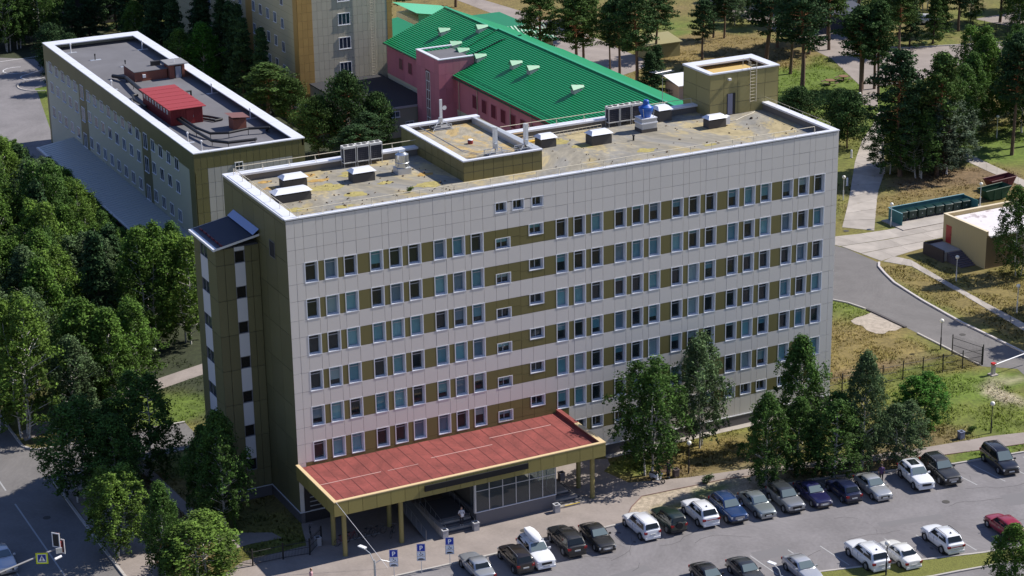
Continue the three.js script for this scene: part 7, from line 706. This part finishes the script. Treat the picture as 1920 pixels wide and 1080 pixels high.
{ const te = mat(0.035, 0.15, 0.16, 0.7); const o = thing('bin_enclosure', 'teal walled enclosure open at the front holding a row of waste containers', 'bin enclosure', 95.5, 0, -42.2); const seg = 6; for (let k = 0; k < seg; k++) mb().box(k * 1.92 + 0.02, 0.1, -2.72, (k + 1) * 1.92 - 0.02, 1.65, -2.64).build('wall_panel', te, o); mb().box(-0.04, 0.1, -2.64, 0.04, 1.6, 0.1).build('side_wall', te, o); mb().box(11.4, 0.1, -2.64, 11.48, 1.6, 0.2).build('side_wall', te, o); mb().box(-0.08, 1.65, -2.76, 11.5, 1.7, -2.6).build('top_rail', mat(0.2, 0.36, 0.4, 0.6), o); mb().box(-0.06, 1.6, -2.6, 0.06, 1.65, 0.1).build('side_rail', mat(0.2, 0.36, 0.4, 0.6), o); mb().box(-0.9, 0.0, -2.9, 13.4, 0.12, 1.6).build('pad', M.concrete, o);
  const proto = () => { const b = new THREE.Group(); b.name = 'waste_container'; const g = mat(0.008, 0.035, 0.03, 0.5); mb().quad([-0.6, 0.25, 0.48], [0.6, 0.25, 0.48], [0.66, 1.15, 0.56], [-0.66, 1.15, 0.56]).quad([-0.6, 0.25, -0.48], [-0.66, 1.15, -0.56], [0.66, 1.15, -0.56], [0.6, 0.25, -0.48]).quad([-0.6, 0.25, -0.48], [-0.6, 0.25, 0.48], [-0.66, 1.15, 0.56], [-0.66, 1.15, -0.56]).quad([0.6, 0.25, -0.48], [0.66, 1.15, -0.56], [0.66, 1.15, 0.56], [0.6, 0.25, 0.48]).build('body', g, b); const l = loft([-0.6, -0.35, 0, 0.35, 0.6].map(z => { const y = 1.17 + 0.14 * Math.cos(z / 0.6 * 1.4); return [[0.68, 1.14, z], [0.66, y, z], [-0.66, y, z], [-0.68, 1.14, z]]; })); mesh(l, mat(0.008, 0.036, 0.03, 0.35), 'lid', b); mb().tri([-0.12, 0.6, 0.53], [0.12, 0.6, 0.53], [0, 0.85, 0.545]).build('emblem', mat(0.35, 0.4, 0.38, 0.6), b); for (const [x, z] of [[-0.5, -0.35], [0.5, -0.35], [-0.5, 0.35], [0.5, 0.35]]) { const w = mb().lathe([[0, -0.04], [0.11, -0.04], [0.11, 0.04], [0, 0.04]], 0, 0, 10).build('castor', M.black, b); w.rotation.x = Math.PI / 2; w.position.set(x, 0.13, z); } return b; };
  const p = proto(); const nm = ['first', 'second', 'third', 'fourth', 'fifth', 'sixth', 'seventh', 'eighth']; for (let k = 0; k < 8; k++) { const c = k ? p.clone() : p; c.name = numbered('waste_container'); c.position.set(96.6 + k * 1.36, 0.12, -43.7 + (k % 3) * 0.05); c.scale.set(0.84, 1.02, 0.84); tag(c, `dark green waste container, ${nm[k]} from the left in the enclosure`, 'waste container', 'waste containers in the enclosure'); scene.add(c); } }
for (const [x, z, c, l] of [[112.3, -45.6, [0.01, 0.06, 0.03], 'green open skip with sloped ends right of the enclosure'], [115.6, -48.6, [0.12, 0.02, 0.025], 'dark red skip behind the green one']]) { const o = thing('skip', l, 'skip', x, 0.05, z); const m = mat(...c, 0.6); mb().quad([-1.2, 0.1, 0.85], [1.2, 0.1, 0.85], [2.0, 1.6, 0.9], [-2.0, 1.4, 0.9]).quad([-1.2, 0.1, -0.85], [-2, 1.4, -0.9], [2, 1.6, -0.9], [1.2, 0.1, -0.85]).quad([-1.2, 0.1, -0.85], [-1.2, 0.1, 0.85], [-2, 1.4, 0.9], [-2, 1.4, -0.9]).quad([1.2, 0.1, -0.85], [2, 1.6, -0.9], [2, 1.6, 0.9], [1.2, 0.1, 0.85]).quad([-1.2, 0.1, -0.85], [1.2, 0.1, -0.85], [1.2, 0.1, 0.85], [-1.2, 0.1, 0.85]).build('body', m, o); mb().path([[-2, 1.42, 0.9], [2, 1.62, 0.9], [2, 1.62, -0.9], [-2, 1.42, -0.9], [-2, 1.42, 0.9]], 0.05, 4).build('rim', m, o); for (const q of [-0.6, 0.6]) mb().box(q - 0.05, 0.1, 0.86, q + 0.05, 1.45, 0.96).build('rib', m, o); }
// benches round low tables on the lawn
for (const [x, z, l] of [[130.6, -104.6, 'round brown picnic table on the bright lawn'], [127.4, -103.6, 'small brown picnic seat left of the round picnic table']]) { const o = thing('picnic_table', l, 'picnic table', x, 0, z); mb().lathe([[0, 0.66], [0.75, 0.66], [0.75, 0.74], [0, 0.74]], 0, 0, 14).build('top', mat(0.2, 0.11, 0.06, 0.8), o); mb().bar([0, 0, 0], [0, 0.66, 0], 0.12, 8).build('leg', M.brownBark, o); for (let k = 0; k < 4; k++) { const a = k * Math.PI / 2 + 0.5; mb().box(-0.5, 0.38, -0.14, 0.5, 0.45, 0.14).rot(a, Math.cos(a + 1.57) * 1.15, Math.sin(a + 1.57) * -1.15).build('seat', mat(0.12, 0.08, 0.05, 0.8), o); } }
{ const o = thing('park_bench', 'dark wooden bench under the birches right of the entrance', 'bench', 32.7, 0, 6.5, -0.2); for (let k = 0; k < 3; k++) mb().box(-0.9, 0.43, -0.2 + k * 0.15, 0.9, 0.47, -0.08 + k * 0.15).build('seat_slat', mat(0.1, 0.06, 0.04, 0.8), o); for (let k = 0; k < 2; k++) mb().box(-0.9, 0.6 + k * 0.17, -0.28 - k * 0.04, 0.9, 0.72 + k * 0.17, -0.25 - k * 0.04).build('back_slat', mat(0.1, 0.06, 0.04, 0.8), o); for (const x of [-0.75, 0.75]) mb().box(x - 0.03, 0, -0.2, x + 0.03, 0.43, 0.22).build('leg', M.black, o), mb().bar([x, 0.43, -0.2], [x, 0.9, -0.32], 0.03, 4).build('back_post', M.black, o); }
// ---------- people ----------
function person(x, z, y, turn, pose, cl, label) { // joints in metres; one continuous skin meshed from tapered capsules
  const sit = pose === 'sit', hy = sit ? 0.5 : 0.92, J = { hip: [0, hy, 0], chest: [0, hy + 0.42, 0.0], neck: [0, hy + 0.56, 0.01], head: [0, hy + 0.71, 0.03] }; const B = []; const add = (a, b, r0, r1, c) => B.push([a, b, r0, r1, c]);
  add(J.hip, J.chest, 0.145, 0.16, 0); add([-0.15, hy + 0.46, 0], [0.15, hy + 0.46, 0], 0.075, 0.075, 0); add(J.chest, J.neck, 0.07, 0.055, 2); add([0, hy + 0.66, 0.02], [0, hy + 0.76, 0.03], 0.088, 0.095, 2);
  for (const s of [-1, 1]) { const st = pose === 'walk' ? s * 0.22 : 0; const knee = sit ? [s * 0.11, 0.52, 0.42] : [s * 0.1, 0.48, st * 0.5 + 0.05], ank = sit ? [s * 0.12, 0.09, 0.46] : [s * 0.1, 0.09, st]; add([s * 0.09, hy, 0], knee, 0.095, 0.062, 1); add(knee, ank, 0.06, 0.04, 1); add(ank, [ank[0] + s * 0.02, 0.045, ank[2] + 0.15], 0.045, 0.035, 3);
    const el = [s * 0.27, hy + 0.2, s * st * -0.2], wr = pose === 'sit' ? [s * 0.13, hy + 0.1, 0.3] : pose === 'hold' ? [s * 0.14, hy + 0.12, 0.25] : [s * 0.26, hy - 0.03, 0.08]; add([s * 0.2, hy + 0.45, 0], el, 0.055, 0.043, 0); add(el, wr, 0.042, 0.03, 2); const d = new THREE.Vector3(...wr).sub(new THREE.Vector3(...el)).normalize(); const palm = [wr[0] + d.x * 0.06, wr[1] + d.y * 0.06, wr[2] + d.z * 0.06]; add(wr, palm, 0.028, 0.032, 2); J['palm' + s] = [palm, d]; }
  const S = 64, sz = 1.9, mc = new MarchingCubes(S, M.white, false, false, 60000); mc.isolation = 0; const ox = 0, oy = sz / 2 - 0.06, oz = 0.1; const f = mc.field; const D = (p, b) => { const [a, c, r0, r1] = b; const ux = c[0] - a[0], uy = c[1] - a[1], uz = c[2] - a[2], px = p[0] - a[0], py = p[1] - a[1], pz = p[2] - a[2]; const t = clamp((ux * px + uy * py + uz * pz) / (ux * ux + uy * uy + uz * uz)); return Math.hypot(px - ux * t, py - uy * t, pz - uz * t) - mix(r0, r1, t); };
  const h = S / 2; for (let k = 0; k < S; k++) for (let j = 0; j < S; j++) for (let i = 0; i < S; i++) { const p = [(i - h) / h * sz / 2 + ox, (j - h) / h * sz / 2 + oy, (k - h) / h * sz / 2 + oz]; let d = 9; for (const b of B) { const e = D(p, b), q = clamp(0.5 + 0.5 * (d - e) / 0.035); d = mix(d, e, q) - 0.035 * q * (1 - q); } f[i + j * S + k * S * S] = -d; }
  mc.update(); const n = mc.count ?? mc.geometry.drawRange.count; const P = [], N = [], C = [], U = []; for (let i = 0; i < n; i++) { const p = [mc.positionArray[i * 3] * sz / 2 + ox, mc.positionArray[i * 3 + 1] * sz / 2 + oy, mc.positionArray[i * 3 + 2] * sz / 2 + oz]; P.push(...p); N.push(mc.normalArray[i * 3], mc.normalArray[i * 3 + 1], mc.normalArray[i * 3 + 2]); let best = 9, c = 0; for (const b of B) { const e = D(p, b); if (e < best) { best = e; c = b[4]; } } C.push(...cl[c]); U.push(0, 0); }
  const bm = mb(); for (const s of [-1, 1]) { const [p, d] = J['palm' + s]; for (let k = 0; k < 4; k++) { const o = (k - 1.5) * 0.018, l = [0.062, 0.075, 0.07, 0.052][k]; const a = [p[0] + o * 0.3, p[1], p[2] + o], m = [a[0] + d.x * l * 0.6, a[1] + d.y * l * 0.6 - 0.005, a[2] + d.z * l * 0.6], e = [m[0] + d.x * l * 0.4 - s * 0.01, m[1] + d.y * l * 0.4 - 0.012, m[2] + d.z * l * 0.4]; bm.bar(a, m, 0.009, 5).bar(m, e, 0.008, 5, 0.006); } bm.bar([p[0], p[1], p[2] + 0.02], [p[0] - s * 0.03, p[1] - 0.02, p[2] + 0.05], 0.01, 5, 0.008); }
  bm.sphere(0, hy + 0.7, 0.125, 0.014, 6); for (const s of [-1, 1]) bm.sphere(s * 0.093, hy + 0.71, 0.02, 0.02, 6); for (let i = 0; i < bm.p.length / 3; i++) C.push(...cl[2]); P.push(...bm.p); N.push(...bm.n); for (let i = 0; i < bm.p.length / 3; i++) U.push(0, 0);
  const g = new THREE.BufferGeometry(); g.setAttribute('position', new THREE.Float32BufferAttribute(P, 3)); g.setAttribute('normal', new THREE.Float32BufferAttribute(N, 3)); g.setAttribute('color', new THREE.Float32BufferAttribute(C, 3)); g.setAttribute('uv', new THREE.Float32BufferAttribute(U, 2));
  const o = thing('person', label, 'person', x, y, z, turn); mesh(g, new THREE.MeshStandardMaterial({ vertexColors: true, roughness: 0.85, side: THREE.DoubleSide }), 'body', o); mb().lathe([[0.07, -0.07], [0.108, 0.0], [0.1, 0.06], [0.05, 0.1], [0, 0.11]], 0, 0.01, 12, hy + 0.74).build('hair', mat(...cl[4], 0.8), o); { const e = mb(); for (const s of [-1, 1]) e.sphere(s * 0.035, hy + 0.735, 0.115, 0.009, 6); e.build('eyes', M.black, o); mb().box(-0.022, hy + 0.668, 0.108, 0.022, hy + 0.676, 0.118).build('mouth', mat(0.3, 0.1, 0.09, 0.7), o); } return o; }
const skin = [0.42, 0.26, 0.19];
person(11.9, 7.75, 0.4, -0.3, 'hold', [[0.62, 0.6, 0.62], [0.02, 0.02, 0.03], skin, [0.5, 0.45, 0.4], [0.03, 0.02, 0.015]], 'person in white top and dark trousers coming down the porch steps'); { const o = thing('paper_folder', 'white folder held by the person on the porch steps', 'folder', 11.86, 1.5, 8.05, -0.3); mb().box(-0.12, -0.16, 0, 0.12, 0.16, 0.02).build('cover', M.white, o); mb().box(-0.11, -0.15, 0.02, 0.11, 0.15, 0.026).build('sheet', M.white, o); }
person(32.4, 6.55, 0, -0.25, 'sit', [[0.025, 0.025, 0.035], [0.02, 0.022, 0.04], skin, [0.03, 0.03, 0.03], [0.02, 0.015, 0.012]], 'person in dark clothes sitting on the bench'); person(33.1, 7.15, 0, -0.9, 'stand', [[0.02, 0.022, 0.045], [0.018, 0.02, 0.035], skin, [0.55, 0.55, 0.55], [0.03, 0.02, 0.015]], 'person in dark clothes and white shoes standing by the brown bin'); person(49.5, 17.2, 0, 2.6, 'stand', [[0.07, 0.035, 0.11], [0.02, 0.02, 0.025], skin, [0.05, 0.05, 0.05], [0.012, 0.01, 0.01]], 'person in purple top standing behind the bright silver sedan'); person(-3.7, 11.6, 0, 1.4, 'walk', [[0.5, 0.3, 0.32], [0.03, 0.03, 0.05], skin, [0.05, 0.05, 0.05], [0.08, 0.04, 0.02]], 'person in pale pink top walking on the pavement at the bottom edge');
// scooter by the bench and bicycles under the canopy
function wheelPart(o, x, y, z, r, t = 0.03, name = 'wheel') { const w = new THREE.Group(); w.name = name; w.position.set(x, y, z); o.add(w); mesh(inst(GC, `tor${r}_${t}`, () => new THREE.TorusGeometry(r, t, 6, 20)), M.tyre, 'tyre', w); const b = mb(); for (let k = 0; k < 8; k++) { const a = k * Math.PI / 4; b.bar([0, 0, 0], [Math.cos(a) * r, Math.sin(a) * r, 0], 0.006, 3); } b.build('spokes', M.rim, w); }
{ const o = thing('scooter', 'silver motor scooter parked beside the bench', 'scooter', 31.75, 0, 7.45, -1.1); wheelPart(o, -0.6, 0.24, 0, 0.2, 0.05); wheelPart(o, 0.6, 0.24, 0, 0.2, 0.05); const m = mat(0.5, 0.52, 0.58, 0.3, { metalness: 0.3 }); mesh(loft([-0.85, -0.6, -0.2, 0.05].map((q, i) => { const w = [0.08, 0.16, 0.17, 0.12][i]; return [[q, 0.4, w], [q, 0.72, w * 0.9], [q, 0.78, 0], [q, 0.72, -w * 0.9], [q, 0.4, -w]]; })), m, 'rear_body', o); mb().quad([0.3, 0.3, -0.2], [0.3, 0.3, 0.2], [0.45, 0.95, 0.16], [0.45, 0.95, -0.16]).box(-0.1, 0.26, -0.17, 0.36, 0.32, 0.17).build('leg_shield', m, o); mb().box(-0.8, 0.78, -0.13, 0.0, 0.86, 0.13).build('saddle', M.black, o); mb().bar([0.6, 0.24, 0], [0.42, 1.02, 0], 0.03, 6).bar([0.42, 1.02, -0.32], [0.42, 1.02, 0.32], 0.018, 6).build('handlebar', M.black, o); mb().sphere(0.5, 0.95, 0, 0.09, 8).build('headlight', M.headLamp, o); }
function bike(x, z, turn, c, label) { const o = thing('bicycle', label, 'bicycle', x, 0.02, z, turn); wheelPart(o, -0.52, 0.34, 0, 0.33, 0.02); wheelPart(o, 0.52, 0.34, 0, 0.33, 0.02); const m = mat(...c, 0.4); mb().bar([-0.52, 0.34, 0], [-0.05, 0.3, 0], 0.014, 5).bar([-0.05, 0.3, 0], [0.38, 0.78, 0], 0.02, 5).bar([-0.2, 0.82, 0], [0.38, 0.78, 0], 0.018, 5).bar([-0.05, 0.3, 0], [-0.22, 0.92, 0], 0.018, 5).bar([-0.52, 0.34, 0], [-0.19, 0.8, 0], 0.012, 5).bar([0.52, 0.34, 0], [0.36, 0.98, 0], 0.018, 5).build('frame', m, o); mb().box(-0.36, 0.92, -0.07, -0.1, 0.97, 0.07).build('saddle', M.black, o); mb().bar([0.36, 0.98, -0.28], [0.36, 0.98, 0.28], 0.014, 5).build('handlebar', M.steel, o); }
bike(4.1, 5.3, 0.4, [0.02, 0.02, 0.03], 'leftmost dark bicycle in the rack under the canopy'); bike(5.1, 5.35, 0.3, [0.03, 0.04, 0.06], 'second dark bicycle from the left under the canopy'); bike(6.1, 6.0, 0.9, [0.02, 0.02, 0.02], 'dark bicycle leaning towards the canopy column'); bike(1.6, 5.5, 0.2, [0.3, 0.02, 0.03], 'red bicycle behind the left corner column'); bike(2.5, 5.3, 0.3, [0.28, 0.03, 0.03], 'second red bicycle beside the first under the canopy'); bike(-0.2, 2.6, 1.3, [0.03, 0.03, 0.03], 'dark bicycle in the shade at the left end of the canopy');
{ const o = thing('bicycle_rack', 'low metal bicycle rack under the canopy', 'bicycle rack', 3.6, 0, 5.0); const b = mb(); for (let k = 0; k < 9; k++) b.path([[k * 0.4 - 2, 0, 0], [k * 0.4 - 2, 0.5, 0], [k * 0.4 - 1.85, 0.5, 0], [k * 0.4 - 1.85, 0, 0]], 0.015, 4); b.bar([-2.1, 0.05, 0], [1.6, 0.05, 0], 0.02, 4); b.build('hoops', M.steel, o); mb().box(-2.2, 0, -0.1, 1.7, 0.03, 0.1).build('base', M.galv, o); }
// grass tufts on the lawns in view: far too many to count
{ const g = new THREE.BufferGeometry(); const P = [], N = [], U = []; for (let k = 0; k < 9; k++) { const a = rnd() * 6.28, r = rnd() * 0.16, x = Math.cos(a) * r, z = Math.sin(a) * r, b = rnd() * 3.14, h = rr(0.1, 0.22), l = rr(-0.08, 0.08); P.push(x - Math.cos(b) * 0.02, 0, z - Math.sin(b) * 0.02, x + Math.cos(b) * 0.02, 0, z + Math.sin(b) * 0.02, x + l, h, z + rr(-0.08, 0.08)); for (let q = 0; q < 3; q++) { N.push(0, 1, 0); U.push(0, 0); } } g.setAttribute('position', new THREE.Float32BufferAttribute(P, 3)); g.setAttribute('normal', new THREE.Float32BufferAttribute(N, 3)); g.setAttribute('uv', new THREE.Float32BufferAttribute(U, 2));
  const areas = [[-13, -19, 0, 4, 5000], [30, 0.9, 56, 13, 7000], [57, -27, 74, 13, 14000], [82, -31, 93, 0, 7000], [92, -30, 100, -14, 2500], [90, -62, 122, -46, 6000], [108, -120, 140, -64, 16000], [100, -140, 135, -110, 8000], [-14, -46, 4, -21, 4000], [60, 13, 90, 20, 2500], [34, 29.5, 66, 37, 1]]; const tot = areas.reduce((s, a) => s + a[4], 0); const im = new THREE.InstancedMesh(g, mat(1, 1, 1, 0.95), tot); const m4 = new THREE.Matrix4(), q = new THREE.Quaternion(), up = new THREE.Vector3(0, 1, 0), c = new THREE.Color(); let n = 0; const inP = (P, x, z) => { let c = false; for (let a = 0, b = P.length - 1; a < P.length; b = a++) if ((P[a][1] > z) !== (P[b][1] > z) && x < (P[b][0] - P[a][0]) * (z - P[a][1]) / (P[b][1] - P[a][1]) + P[a][0]) c = !c; return c; }; const bb = PAVED.map(P => [Math.min(...P.map(q => q[0])), Math.max(...P.map(q => q[0])), Math.min(...P.map(q => q[1])), Math.max(...P.map(q => q[1]))]); const paved = (x, z) => PAVED.some((P, k) => x > bb[k][0] && x < bb[k][1] && z > bb[k][2] && z < bb[k][3] && inP(P, x, z)) || (x > 91 && z < -24 && z > -33) || (x > 94 && x < 109.5 && z < -40.5 && z > -45.2) || (z > 8.6 && z < 13.6 && x > 24.9 && x < 42);
  for (const [x0, z0, x1, z1, k] of areas) for (let i = 0; i < k; i++) { const x = rr(x0, x1), z = rr(z0, z1); const f = fbm(x * 0.3, z * 0.3, 3, 50); if (paved(x, z) || f < -0.12) continue; q.setFromAxisAngle(up, rnd() * 6.28); const s = rr(0.5, 1.25) * (0.8 + f); m4.compose(new THREE.Vector3(x, 0, z), q, new THREE.Vector3(s, s, s)); im.setMatrixAt(n, m4); const gc = groundColor(x, z), t = rr(0.6, 1.15); im.setColorAt(n, c.setRGB(gc[0] * t, gc[1] * t * 1.08, gc[2] * t)); n++; } im.count = n; im.name = 'grass'; im.userData = { kind: 'stuff', label: 'rough grass on the lawns round the clinic', category: 'grass' }; im.castShadow = im.receiveShadow = true; scene.add(im); }

renderer.render(scene, camera);
